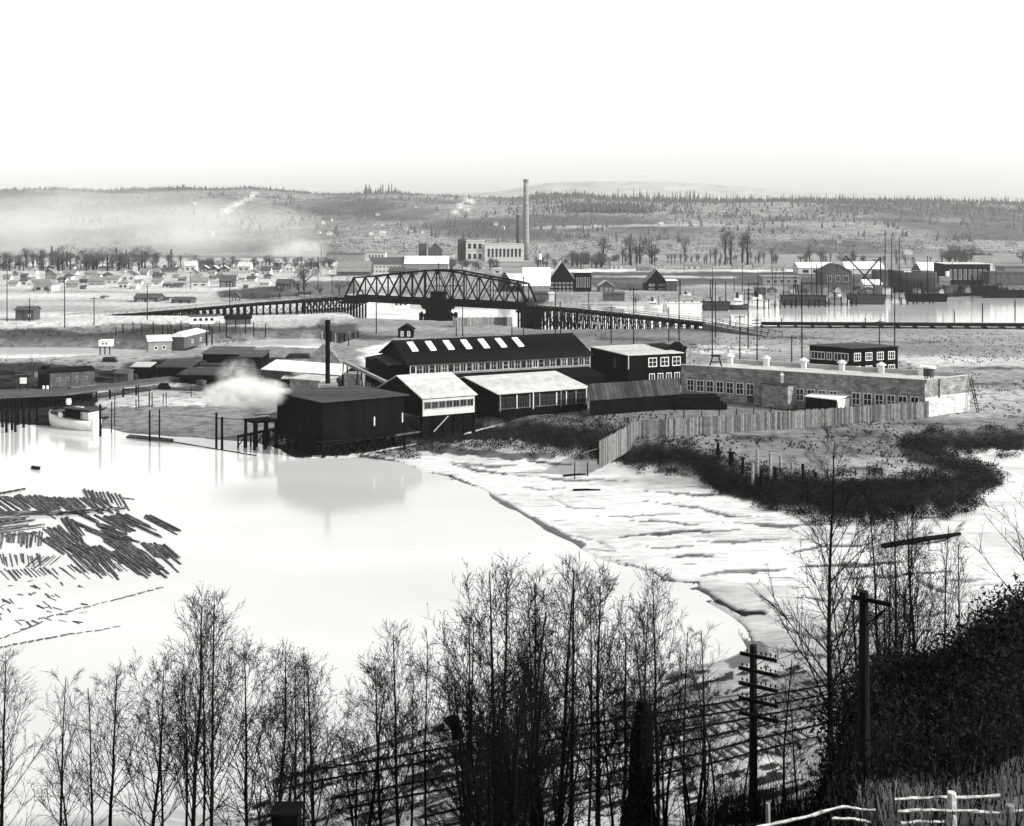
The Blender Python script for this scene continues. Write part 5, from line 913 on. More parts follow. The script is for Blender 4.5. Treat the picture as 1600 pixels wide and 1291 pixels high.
fhouse(620, 430, 24, 12, 'dark shed in front of the two long buildings', 'gable', 'x', D_, Ds, 0, 'shed', 'shed'); fhouse(644, 430, 16, 10, 'smaller dark shed between the two long buildings', 'gable', 'x', D_, Ds, 0, 'shed', 'shed')
fhouse(540, 409, 60, 12, 'long grey warehouse far behind the barn', 'mono', 'x', Md, Ds, 0, 'warehouse', 'warehouse'); fhouse(585, 405, 34, 10, 'pale workshop row far behind the long white building', 'mono', 'x', W_, Sh, 6, 'workshop', 'workshop')
fhouse(680, 415, 22, 24, 'dark round-shouldered mill far behind the gleaming white roof', 'gable', 'y', D_, Ds, 0, 'mill', 'mill', Y=1000); fhouse(660, 403, 12, 22, 'narrow dark tower block behind the long buildings', 'mono', 'x', D_, Ds, 0, 'tower', 'tower', Y=1010)
fhouse(700, 406, 18, 12, 'pale shed left of the white factory', 'gable', 'x', P_, Sh, 0, 'shed', 'shed', Y=1000); fhouse(750, 421, 14, 9, 'white-walled cottage in the dark trees below the factory', 'gable', 'x', W_, Sh, 1)
fhouse(729, 427, 10, 7, 'pale hut with a flat roof right of the bridge crest', 'mono', 'x', W_, P_, 1, 'hut', 'hut'); fhouse(777, 428, 13, 8, 'pale square hut above the near end of the bridge', 'mono', 'x', W_, P_, 1, 'hut', 'hut')
# factory and chimneys
fa, qf = fhouse(742, 407, 28, 32, 'tall white concrete end block of the factory with long dark windows', 'mono', 'x', M_farbrick, M_farbrick, 3, 'factory', 'factory_block', Y=930, rows=2, dep=14)
fa, qf = fhouse(788, 407, 62, 26, 'long white factory hall with a row of tall dark windows', 'mono', 'x', M_farbrick, M_farbrick, 9, 'factory', 'factory_hall', Y=928, rows=1, dep=16, skew=-.03)
fhouse(722, 407, 14, 33, 'dark brick wing behind the tall white factory block', 'mono', 'x', D_, Ds, 0, 'factory wing', 'factory_wing', Y=940)
for px, yt, wpx, wb_, lab, ml in ((822, 280, 7.6, 10.5, 'very tall pale brick chimney beside the white factory', M_stackbrick), (810, 336, 6.0, 7.5, 'shorter dark chimney behind the white factory hall', M_darkshingle)):
    Yc = 950 if px > 815 else 965; p = at(px, Yc); s = Yc / F; t0 = D(px, yt, Yc); o = thing('chimney', lab, 'chimney', (p.x, p.y, p.z)); hgt = t0.z - p.z
    MB().tube([(p.x, p.y, p.z + hgt * f) for f in (0, .3, .6, .97)], [s * (wb_ + (wpx - wb_) * f) / 2 for f in (0, .3, .6, 1)], 20).build('shaft', ml, o, True)
    MB().tube([(p.x, p.y, p.z + hgt * f) for f in (.96, .97, .995, 1)], [s * wpx * k_ / 2 for k_ in (1.02, 1.16, 1.16, 1.0)], 20).build('cap', ml, o)
p = at(843, 820); wt = thing('water_tower', 'small white water tank on a stand below the tall chimney', 'water tower', p); s = 820 / F
MB().tube([(p.x, p.y, p.z + s * 11), (p.x, p.y, p.z + s * 20)], [s * 3.2] * 2, 12).build('tank', M_white, wt); [MB().beam((p.x + a_, p.y + b_, p.z), (p.x + a_ * .8, p.y + b_ * .8, p.z + s * 11), .3).build('leg', M_darkwall, wt) for a_ in (-1, 1) for b_ in (-1, 1)]
# group of sheds right of the bridge
fhouse(838, 457, 42, 38, 'pale-roofed grey warehouse left of the tall gabled shed', 'gable', 'x', Md, M_white, 7, 'warehouse', 'warehouse', rows=3, dep=12, rise=8, skew=.05)
fhouse(806, 455, 34, 26, 'low shed with a white roof close behind the end of the bridge', 'gable', 'x', D_, M_white, 0, 'shed', 'shed', dep=9, rise=5)
fhouse(788, 455, 20, 30, 'dark gabled shed half hidden by the bridge truss', 'gable', 'y', D_, Sh, 0, 'shed', 'shed')
fhouse(878, 456, 42, 47, 'tall gable-fronted shed with three rows of white windows', 'gable', 'y', M_blackwall, M_white, 6, 'gabled shed', 'gabled_shed', rows=3, dep=14, rise=9, wm=M_frame)
fhouse(911, 456, 26, 30, 'lower wing with a pale sloping roof against the tall gabled shed', 'mono', 'x', M_blackwall, M_white, 4, 'shed wing', 'shed_wing', rows=1, mono=.8, dep=8, wm=M_frame)
fhouse(947, 456, 24, 17, 'small gabled shed between the tall sheds and the dark house', 'gable', 'y', D_, M_white, 3, 'shed', 'shed', dep=8)
fhouse(1026, 454, 35, 32, 'black two-storey gabled house with white windows by the road', 'gable', 'y', M_blackwall, Sh, 2, 'house', 'black_house', rows=2, dep=11, rise=6, wm=M_white)
fhouse(1050, 455, 16, 16, 'pale sloping lean-to against the black gabled house', 'mono', 'x', D_, M_white, 0, 'lean-to', 'lean_to', dep=8)
fhouse(960, 469, 32, 10, 'low dark fenced pen before the small gabled shed', 'mono', 'x', D_, Ds, 0, 'pen', 'pen'); fhouse(862, 470, 8, 11, 'white little box hut by the near end of the bridge', 'mono', 'x', W_, W_, 0, 'hut', 'hut'); fhouse(846, 467, 26, 9, 'low dark shed by the near end of the bridge', 'mono', 'x', D_, Ds, 0, 'shed', 'shed')
for a in [(917, 423, 9, 9, 'pale gabled cottage right of the tall gabled shed'), (963, 421, 17, 12, 'white shed with a side wing among the far bare trees'), (1007, 424, 22, 11, 'grey low house behind the black gabled house'), (1032, 421, 14, 12, 'pale house just above the black gabled house'), (1081, 421, 20, 11, 'white gabled house alone beyond the ploughed field'), (1104, 422, 14, 8, 'low white house right of the lone white gabled house'),
          (1155, 420, 18, 8, 'pale long house left of the shipyard'), (1185, 421, 14, 9, 'small white house at the end of the far road'), (1218, 424, 20, 10, 'pale-gabled cottage just left of the shipyard sheds')]:
    fhouse(*a, 'gable', 'x', W_ if 'white' in a[4] or 'pale' in a[4] else Md, Sh, 2)
# shipyard
fhouse(1275, 428, 55, 17, 'long low shed with a gleaming roof at the left of the shipyard', 'gable', 'x', P_, M_white, 3, 'shed', 'shed', rise=3, dep=14); fhouse(1309, 445, 44, 32, 'dark barn-like workshop with a low arched roof in the shipyard', 'gable', 'y', D_, Ds, 3, 'workshop', 'workshop', dep=16, rise=4, wm=M_frame)
fhouse(1352, 428, 60, 18, 'wide pale-roofed shed behind the shipyard derrick', 'gable', 'x', P_, M_white, 0, 'shed', 'shed', rise=4, dep=14); fhouse(1465, 428, 50, 17, 'pale-roofed hall behind the ship under construction', 'gable', 'x', D_, M_white, 0, 'hall', 'hall', rise=5, dep=18)
fhouse(1512, 445, 70, 32, 'long dark shipyard building with a white parapet line', 'mono', 'x', M_blackwall, M_palewall, 8, 'building', 'shipyard_building', rows=1, dep=16); fhouse(1576, 446, 60, 20, 'low long dark shed at the right edge of the shipyard', 'mono', 'x', D_, Ds, 8, 'shed', 'shed', wm=Md); fhouse(1538, 422, 26, 22, 'white gabled house behind the shipyard building', 'gable', 'x', W_, Sh, 2, rows=2)
fhouse(1590, 434, 40, 16, 'grey flat shed at the far right edge', 'mono', 'x', Md, Ds, 0, 'shed', 'shed')
fhouse(1222, 445, 60, 12, 'low grey shed line on the bank behind the barges', 'mono', 'x', Md, Sh, 5, 'shed', 'shed'); fhouse(1364, 452, 28, 14, 'whitish yard hut below the derrick', 'gable', 'x', P_, M_white, 0, 'hut', 'hut'); fhouse(1392, 440, 40, 16, 'dark lumber shed behind the derrick', 'mono', 'x', D_, Ds, 0, 'shed', 'shed')
def vessel(px0, px1, py, hpx, lab, kind='barge', ml=None, name='barge', cat='barge', Lh=1.0):
    p = G((px0 + px1) / 2, py, 0); s = p.y / F; L_ = (px1 - px0) * s; h_ = hpx * s; o = thing(name, lab, cat, (p.x, p.y + 3, 0), rz=math.radians(-2)); ml = ml or M_hull
    if kind == 'barge':
        mb = MB(); mb.prism([(-L_ / 2 + 1, -3, -.6), (L_ / 2 - 1, -3, -.6), (L_ / 2 - 1, 3, -.6), (-L_ / 2 + 1, 3, -.6)], [(-L_ / 2, -3.2, h_), (L_ / 2, -3.2, h_), (L_ / 2, 3.2, h_), (-L_ / 2, 3.2, h_)]); local(mb, 'hull', ml, o)
        local(MB().box((0, -3.15, h_ + .1), (L_, .3, .3)), 'gunwale', M_black if ml is not M_white else M_palewall, o)
        for i in range(max(2, int(L_ / 3.2))): local(MB().beam((-L_ / 2 + .5 + i * 3.2, -3, h_), (-L_ / 2 + .5 + i * 3.2, -3, h_ + R(.8, 1.9)), .4), 'bollard', M_black, o)
    else:
        mb = MB(); hull(mb, L_, min(5, L_ * .3), h_ * .42, h_ * .12, z0=-.4); local(mb, 'hull', ml, o, True)
        local(MB().box((-L_ * .05, 0, h_ * .55), (L_ * .42, 2.2, h_ * .42)), 'deckhouse', M_white if kind == 'white' else M_midwall, o); local(MB().box((L_ * .08, 0, h_ * .83), (L_ * .13, 1.8, h_ * .22)), 'wheelhouse', M_white, o)
        local(MB().tube([(-L_ * .1, 0, h_ * .7), (-L_ * .1, 0, h_ * 1.15)], [.45, .42], 8), 'funnel', M_black, o); local(MB().beam((L_ * .28, 0, h_ * .3), (L_ * .28, 0, h_ * 1.3), .2), 'mast', M_black, o)
        for i in range(4): local(MB().box((-L_ * .2 + i * L_ * .1, -1.13, h_ * .55), (.5, .06, .5)), 'window', M_glass, o)
    return o
vessel(1042, 1098, 487, 13, 'white flat-topped scow moored beyond the braced trestle', 'barge', M_white); vessel(1010, 1036, 484, 16, 'small white-housed boat left of the white scow', 'white', M_white, 'boat', 'boat'); vessel(1098, 1142, 486, 14, 'black barge right of the white scow', 'barge')
vessel(1142, 1172, 485, 24, 'white-cabined tug between the black barges', 'white', None, 'tug', 'tug'); vessel(1170, 1205, 482, 22, 'second white-cabined tug, nearer the middle of the far river', 'white', M_white, 'tug', 'tug'); vessel(1060, 1092, 470, 12, 'grey boat with a white deckhouse behind the white scow', 'white', None, 'boat', 'boat')
vessel(1223, 1292, 478, 16, 'long black barge with a row of bollards', 'barge'); vessel(1292, 1330, 477, 17, 'small steamer with pale upperworks between two black barges', 'mid', M_midwall, 'steamer', 'steamer'); vessel(1328, 1385, 476, 15, 'deep black barge below the shipyard derrick', 'barge')
vessel(1420, 1482, 472, 12, 'dark low barge before the hull under construction', 'barge', M_blackwall); vessel(1478, 1560, 463, 16, 'long dark scow before the shipyard building', 'barge', M_blackwall); vessel(1462, 1500, 464, 42, 'dark steamboat with a tall black funnel at the shipyard', 'mid', None, 'steamboat', 'steamboat')
vessel(1540, 1620, 466, 12, 'pile-fronted landing stage at the right of the shipyard', 'barge', M_blackwall, 'landing_stage', 'landing stage')
p = at(1425, 520); s = 520 / F; o = thing('ship_hull', 'large dark wooden ship hull under construction on the bank', 'ship hull', (p.x, p.y, 2.4), rz=math.radians(176)); mb = MB(); hull(mb, 72 * s, 9, 13, 1.5, z0=.3); local(mb, 'planking', M_hull, o, True)
for i in range(7): local(MB().beam((-9 + i * 3, 4.6, 0), (-9 + i * 3, 3.8, 9), .3), 'shore_prop', M_black, o)
local(MB().box((0, 0, 10.5), (18, .3, .3)), 'deck_rail', M_midwall, o)
for px, py, yt, tx, ty, lab in ((1371, 452, 0, 1321, 400, 'derrick with a long boom leaning left at the shipyard'), (1347, 436, 0, 1375, 403, 'derrick with a boom leaning right at the shipyard')):
    b0 = D(px, py, 500); e0 = D(tx, ty, 500); o = thing('derrick', lab, 'derrick', (b0.x, b0.y, 2.4)); MB().beam(b0, e0, .55).build('boom', M_black, o); m0 = at(1376, 503); mt_ = D(1376, 402, 503)
    if tx < 1340: MB().tube([m0, mt_], [.4, .3], 6).build('mast', M_black, o); MB().tube([mt_, e0], [.06, .06], 4).build('cable', M_black, o); MB().box(b0 + Vector((0, 0, -.5)), (3, 3, 4)).build('winch_house', M_darkwall, o)
    else: MB().tube([e0, m0 + Z * 6], [.07, .07], 4).build('cable', M_black, o); MB().box((b0.x, b0.y, 3.4), (2.5, 2.5, 2)).build('winch_house', M_darkwall, o)
for px, yt, yb, lab in ((1383, 365, 460, 'tallest ship mast rising from the shipyard derricks'), (1405, 372, 455, 'second tall mast behind the hull under construction'), (1393, 372, 452, 'thin mast between the two tallest shipyard masts'), (1276, 412, 440, 'short staging pole left of the barn-like workshop'), (1284, 410, 440, 'staging pole close to the barn-like workshop'), (1449, 400, 430, 'short mast over the pale-roofed hall'), (1243, 430, 478, 'pile mast at the left of the long black barge'), (1252, 437, 478, 'short square-topped pile on the long black barge pier'), (1063, 438, 470, 'thick dark post right of the black gabled house'), (1110, 437, 470, 'dark post on the pier by the barges'), (1134, 440, 470, 'thin post on the pier by the barges'), (1170, 442, 472, 'tug mast-like post on the pier')):
    p = at(px, 505); t0 = D(px, yt, 505); o = MB().tube([(p.x, p.y, min(p.z, 1)), (t0.x, p.y, t0.z)], [.3, .15], 6).solo('yard_mast', M_black, lab, 'mast', (p.x, p.y, p.z))
for i in range(26):
    px = 1185 + i * 8.6 + R(-2, 2) + (60 if i > 18 else 0); p = G(px, 483 - (px - 1185) * .03, 0); MB().tube([(p.x, p.y, -1), (p.x, p.y, R(3, 4.8))], [.33, .3], 6).solo('pier_pile', M_black, 'black pier pile standing along the far bank by the barges', 'piling', (p.x, p.y, 0), 'pier piles along the far bank')
# small white houses scattered up the hill
HL = [(505, 350, 'behind the drifting smoke'), (515, 346, 'a little right of the smoke'), (495, 366, 'low above the smoke'), (515, 367, 'above the bare bushes'), (590, 338, 'below the conifer clump on the ridge'), (586, 352, 'in the middle of the bare slope'), (597, 353, 'just right of the one in mid slope'), (580, 368, 'above the long white building'), (590, 374, 'directly above the barn'), (598, 368, 'above and right of the barn'), (650, 326, 'high under the ridge line'), (655, 365, 'above the gleaming white roof'), (634, 359, 'left of the slope above the bridge'),
      (785, 358, 'just left of the dark chimney'), (775, 353, 'higher left of the dark chimney'), (1042, 317, 'high near the wooded ridge, wide and bright'), (1122, 331, 'in the clearing right of the wooded ridge'), (1130, 334, 'second in the clearing'), (1165, 334, 'farther right in the clearing'), (1175, 336, 'last in the clearing'), (1005, 333, 'lone speck in the conifer wood'), (1034, 353, 'lone speck below the conifer wood'), (912, 358, 'lone speck right of the tall chimney'), (1282, 385, 'pair-like one above the shipyard sheds'), (1312, 381, 'above the arched workshop'), (302, 322, 'high in the haze on the far left slope'), (328, 369, 'in the smoke on the left slope'), (1420, 398, 'bright at the hill foot behind the shipyard')]
for px, py, lab in HL:
    best = min((abs(float(HY + F * (H - hpt(px, s_ / 60).z) / hpt(px, s_ / 60).y) - py), s_) for s_ in range(60)); p = hpt(px, best[1] / 60); wd = R(5, 9) if px != 1042 else 16
    house('hill_house', 'tiny white hillside house ' + lab, 'house', p + Vector((-wd / 2, 0, 0)), p + Vector((wd / 2, R(-2, 2), 0)), None, p.z + 3.5, p.z - 3, 'L', 'gable', 2, R(0, 1) < .5 and 'x' or 'y', wall=M_hillwhite, rm=M_shingle if R(0, 1) < .5 else M_hillwhite, dep=7, group='houses scattered on the hillside')

random.seed(555); k = 0; extra = []
while len(extra) < 48:
    px, py = R(-5, 520), R(417, 447)
    if py > 430 and px > 420: continue
    if any(abs(px - t_[0]) < (t_[2] * .5 + 7) and abs(py - t_[1]) < 6 for t_ in TOWN) or any(abs(px - q_[0]) < 10 and abs(py - q_[1]) < 4 for q_ in extra): continue
    extra.append((px, py))
for i, (px, py) in enumerate(sorted(extra)):
    wl_ = random.choice([W_, P_, Md, D_, W_]); nm_ = {W_: 'white', P_: 'pale', Md: 'grey', D_: 'dark'}[wl_]
    fhouse(px, py, R(8, 15) * (.8 + (py - 417) / 90), R(7, 11), f'small {nm_} cottage filling the packed rows of the far town, {nth(i)} from the left', random.choice(['gable', 'gable', 'hip']), random.choice('xy'), wl_, random.choice([Sh, Ds, Sh]), random.choice([0, 1, 2]), group='packed cottages of the far town', skew=R(-.2, .2))
for i in range(16):
    px = 1190 + i * 25 + R(-8, 8); py = R(452, 462); dk2 = i % 3
    fhouse(px, py, R(6, 16), R(5, 11), f'{["dark", "grey", "pale"][dk2]} yard hut or crate stack on the shipyard bank, {nth(i)} from the left', 'gable' if i % 2 else 'mono', 'xy'[i % 2], [D_, Md, P_][dk2], Ds, 0, 'hut', 'yard_hut', group='huts on the shipyard bank')
for i in range(22):
    px = 1120 + i * 21 + R(-7, 7); p = at(px, R(500, 560)); t0 = D(px, R(405, 440), p.y); MB().tube([(p.x, p.y, min(p.z, 1)), (p.x + R(-.6, .6), p.y, t0.z)], [.24, .1], 5).solo('yard_mast', M_black, f'thin dark mast or pole among the moored craft, {nth(i)} along the far bank', 'mast', (p.x, p.y, p.z), 'thin masts along the far bank')
for i, (px, py, hh, lab) in enumerate([(1245, 470, 26, 'dark pile driver tower frame beside the long black barge'), (1440, 470, 28, 'dark cargo frame before the hull under construction'), (1565, 464, 22, 'dark hoist frame by the landing stage')]):
    p = G(px, py, 0); s = p.y / F * hh; o = thing('hoist_frame', lab, 'hoist', (p.x, p.y + 2, 1))
    for a_ in (-1.6, 1.6): MB().beam((p.x + a_, p.y + 2, .2), (p.x + a_ * .4, p.y + 2, s), .35).build('leg', M_black, o)
    for t_ in (.3, .6, .95): MB().beam((p.x - 1.6 + t_, p.y + 2, s * t_), (p.x + 1.6 - t_, p.y + 2, s * t_), .25).build('crossbeam', M_black, o)
# ---------------------------------------------------------------- log raft
def logmesh():
    mb = MB(); n = 9; mb.tube([(-.5 + i / n, 0, 0) for i in range(n + 1)], [.5 * (1.1 - .35 * i / n) * R(.93, 1.07) for i in range(n + 1)], 7); return mb.mesh('log', M_log)
LM = [logmesh() for _ in range(3)]
def log(p0, p1, r, lab, grp):
    a, b_ = G(p0[0], p0[1], .05), G(p1[0], p1[1], .05); c_ = (a + b_) / 2; d_ = b_ - a; o = link(bpy.data.objects.new('log', random.choice(LM)))
    o.location = (c_.x, c_.y, r * R(-.3, .45)); o.rotation_euler = (R(0, 6.28), 0, math.atan2(d_.y, d_.x)); o.scale = (d_.length, r * 2, r * 2); return tag(o, lab, 'log', grp)
CL = [ # x0,y0 -> x1,y1 heads, dx,dy, count, radius, phrase
 ((-30, 775), (62, 777), (38, 27), 17, .2, 'in the upper left row above the long boom'), ((28, 775), (110, 780), (30, 24), 15, .2, 'in the upper row above the long boom'), ((78, 777), (160, 780), (26, 20), 14, .2, 'in the right half of the row above the boom'), ((132, 766), (185, 772), (14, 24), 8, .2, 'in the steep bunch at the tip of the upper row'),
 ((-20, 832), (62, 808), (34, -3), 1, .2, ''), ((-25, 810), (2, 836), (62, -8), 9, .22, 'in the fan left below the boom'), ((2, 832), (66, 830), (-3, 24), 15, .15, 'in the short upright row'), ((97, 808), (112, 812), (24, 34), 5, .2, 'in the steep bunch right below the boom'), ((68, 828), (92, 822), (38, 34), 8, .19, 'in the slanting bunch below the steep one'),
 ((115, 814), (150, 834), (52, 22), 10, .2, 'in the middle bunch of the raft'), ((148, 818), (175, 838), (45, 14), 9, .2, 'in the bunch behind the middle of the raft'), ((172, 806), (195, 804), (66, 30), 6, .2, 'in the long bunch toward the tip'), ((225, 807), (236, 808), (46, 24), 5, .18, 'in the farthest right bunch'),
 ((150, 806), (172, 810), (42, 22), 6, .17, 'in the packed middle of the upper fan'), ((60, 840), (95, 846), (34, 24), 7, .16, 'in the packed bunch under the upright row'), ((98, 850), (158, 854), (38, 24), 11, .16, 'in the wide packed lower fan'), ((160, 842), (200, 848), (44, 28), 8, .17, 'in the packed fan above the lower bunch'), ((92, 886), (185, 880), (20, 16), 16, .08, 'in the faint lowest row toward the tip'),
 ((172, 862), (206, 858), (50, 40), 10, .2, 'in the lower bunch of the raft'), ((200, 850), (228, 866), (34, 28), 8, .2, 'in the lower right bunch'), ((222, 848), (255, 852), (40, 36), 8, .19, 'in the lowest bunch at the tip'), ((105, 868), (132, 864), (38, 38), 7, .13, 'in the thin bunch left of the lower one'), ((140, 866), (165, 864), (34, 38), 7, .12, 'in the faint bunch beside the lower one'),
 ((0, 868), (62, 866), (4, 18), 13, .09, 'in the faint half-sunk row'), ((60, 868), (92, 868), (-22, 18), 8, .08, 'in the faint slanting half-sunk row'), ((2, 890), (80, 888), (14, 14), 14, .1, 'in the lowest half-sunk row'), ((75, 830), (115, 836), (30, 26), 7, .16, 'in the loose bunch beside the upright row'), ((-10, 815), (10, 822), (-10, 16), 4, .16, 'at the left edge of the raft')]
for (a, b_, d_, n_, r_, ph) in CL:
    if not ph: continue
    n_ = int(n_ * 1.35) if r_ > .15 else n_
    for i in range(n_):
        t_ = i / max(1, n_ - 1); x = a[0] + (b_[0] - a[0]) * t_ + R(-2, 2); y = a[1] + (b_[1] - a[1]) * t_ + R(-2.5, 2.5); k_ = R(.55, 1.18)
        log((x, y), (x + d_[0] * k_ + R(-2, 2), y + d_[1] * k_ + R(-1.5, 1.5)), r_ * R(.55, 1.15), 'dark wet log ' + ph, 'logs ' + ph)
for p0, p1, r_, lab in [((-40, 806), (96, 803), .42, 'thick black boom log along the raft, left length'), ((94, 804), (196, 794), .4, 'thick black boom log along the raft, right length'), ((120, 800), (152, 816), .3, 'stout log crossing from the boom into the middle of the raft'), ((0, 772), (39, 764), .22, 'single log lying above the raft at the left edge'), ((188, 778), (210, 780), .16, 'short bent log floating just off the tip of the upper row'), ((-20, 780), (10, 776), .2, 'log end at the left edge above the raft')]: log(p0, p1, r_, lab, 'single logs of the raft')
for k_, (p0, p1, n_, r_, ph) in enumerate([((60, 967), (258, 917), 14, .09, 'in the faint boom line below the raft'), ((-30, 1018), (120, 988), 12, .1, 'in the lower faint boom line'), ((-30, 1010), (70, 970), 8, .09, 'in the short faint boom line at the left edge'), ((120, 990), (190, 978), 5, .06, 'in the last faint stretch of boom')]):
    for i in range(n_):
        f = lambda t_: (p0[0] + (p1[0] - p0[0]) * t_, p0[1] + (p1[1] - p0[1]) * t_ + R(-1, 1)); log(f(i / n_), f((i + R(.6, .95)) / n_), r_, 'thin half-sunk log ' + ph, 'thin logs ' + ph)
for i in range(45):
    x, y = R(-10, 130), R(905, 975); log((x, y), (x + R(3, 14), y + R(-3, 8)), R(.05, .09), 'scrap of floating wood in the shallows below the raft', 'floating wood scraps').name = 'driftwood'
# boom lines and drift timbers along the near shore
for k_, (p0, p1, n_, r_, ph) in enumerate([((430, 1225), (700, 1135), 6, .24, 'in the boom ending at the broken stump'), ((560, 1290), (900, 1180), 7, .2, 'in the second boom line of the near shore'), ((860, 1172), (1130, 1125), 6, .24, 'in the dark boom line behind the tall alders'), ((640, 1300), (1000, 1210), 8, .15, 'in the third boom line of the near shore'), ((1040, 1105), (1180, 1083), 5, .1, 'in the thin boom leading to the telegraph pole'),
      ((1190, 1095), (1500, 1012), 8, .12, 'in the boom right of the telegraph pole'), ((1190, 1112), (1480, 1050), 8, .12, 'in the second boom right of the telegraph pole'), ((1200, 1135), (1310, 1118), 4, .16, 'in the short boom right of the telegraph pole'), ((1215, 1180), (1310, 1150), 3, .3, 'in the heavy boom right of the telegraph pole'), ((700, 1290), (960, 1240), 5, .13, 'in the lowest boom line'), ((480, 1290), (700, 1210), 6, .13, 'in the faint boom line by the water'), ((1100, 1160), (1180, 1140), 3, .13, 'in the boom left of the telegraph pole')]):
    for i in range(n_):
        f = lambda t_: on(p0[0] + (p1[0] - p0[0]) * t_, p0[1] + (p1[1] - p0[1]) * t_)
        a, b_ = f((i + .02) / n_), f((i + R(.85, 1.0)) / n_); c_ = (a + b_) / 2; d_ = b_ - a; o = link(bpy.data.objects.new('drift_log', random.choice(LM))); hd = math.atan2(d_.y, d_.x)
        o.location = (c_.x, c_.y, c_.z + r_ * .5); o.rotation_euler = (R(0, 6.28), -math.asin(max(-.5, min(.5, d_.z / d_.length))), hd); o.scale = (d_.length, r_ * 2, r_ * 2); tag(o, 'dark drift log ' + ph, 'log', 'drift logs ' + ph)
for p0, p1, r_, lab, nm in [((1380, 856), (1500, 836), .35, 'long black stranded log on the bright mud behind the alders', 'stranded_log'), ((895, 767), (938, 767), .14, 'single dark plank lying on the mudflat below the fence', 'stranded_plank'), ((880, 745), (915, 742), .15, 'dark drift timber on the mudflat by two stakes', 'stranded_log'), ((905, 712), (935, 702), .1, 'thin pale pole leaning at the foot of the fence end', 'pale_pole'), ((565, 712), (650, 695), .16, 'long pale timber on the bank below the black mill', 'pale_timber'), ((725, 680), (772, 667), .14, 'pale timber on the dark bank below the open-fronted shed', 'pale_timber')]:
    a, b_ = on(*p0) + Z * .12, on(*p1) + Z * .12; MB().tube([a, a.lerp(b_, .5) + Z * .05, b_], [r_, r_ * .9, r_ * .6], 7).solo(nm, M_rail if 'pale' in lab else M_black, lab, 'timber', a)
for px, yt, yb in ((898, 722, 748), (918, 722, 744)): p = on(px, yb); t0 = D(px, yt, p.y); MB().tube([p - Z * .4, (p.x, p.y, t0.z)], [.1, .08], 6).solo('stake', M_black, 'thin stake on the mudflat, ' + ('nearer the mill' if px < 900 else 'nearer the fence'), 'stake', p, 'stakes on the mudflat')
for k_, (pa, pb_, lab) in enumerate([((425, 1230), (1510, 1046), 'railway track along the near shore, farthest from the camera'), ((520, 1262), (1500, 1068), 'middle railway track along the near shore'), ((660, 1292), (1480, 1098), 'railway track along the near shore, nearest the camera')]):
    a, b_ = on(*pa), on(*pb_); d_ = (b_ - a); n_ = int(d_.length / .75); o = thing('railway_track', lab, 'railway track', a, 'railway tracks along the near shore'); u = d_.normalized(); v = Vector((-u.y, u.x, 0)).normalized()
    def tp_(t_): p = a.lerp(b_, t_); p.z = gz(p.x, p.y) + .04; return p
    mb = MB(); [mb.beam(tp_(i / n_) - v * R(1.1, 1.35), tp_(i / n_) + v * R(1.1, 1.35), .22, .1) for i in range(n_) if random.random() < .85]; mb.build('sleeper_row', M_sleeper, o)
    for s_ in (-.72, .72):
        mb = MB(); [mb.beam(tp_(i / 40) + v * s_ + Z * .14, tp_((i + 1) / 40) + v * s_ + Z * .1, .07, .11) for i in range(40)]; mb.build('rail', M_steel, o)
p = on(655, 1150); a = on(700, 1133); b_ = on(718, 1157); MB().tube([a + Z * .3, (a + b_) / 2 + Z * .8, b_ + Z * .2], [.3, .5, .35], 8).solo('root_stump', M_black, 'black broken stump at the end of the near-shore boom', 'stump', a)

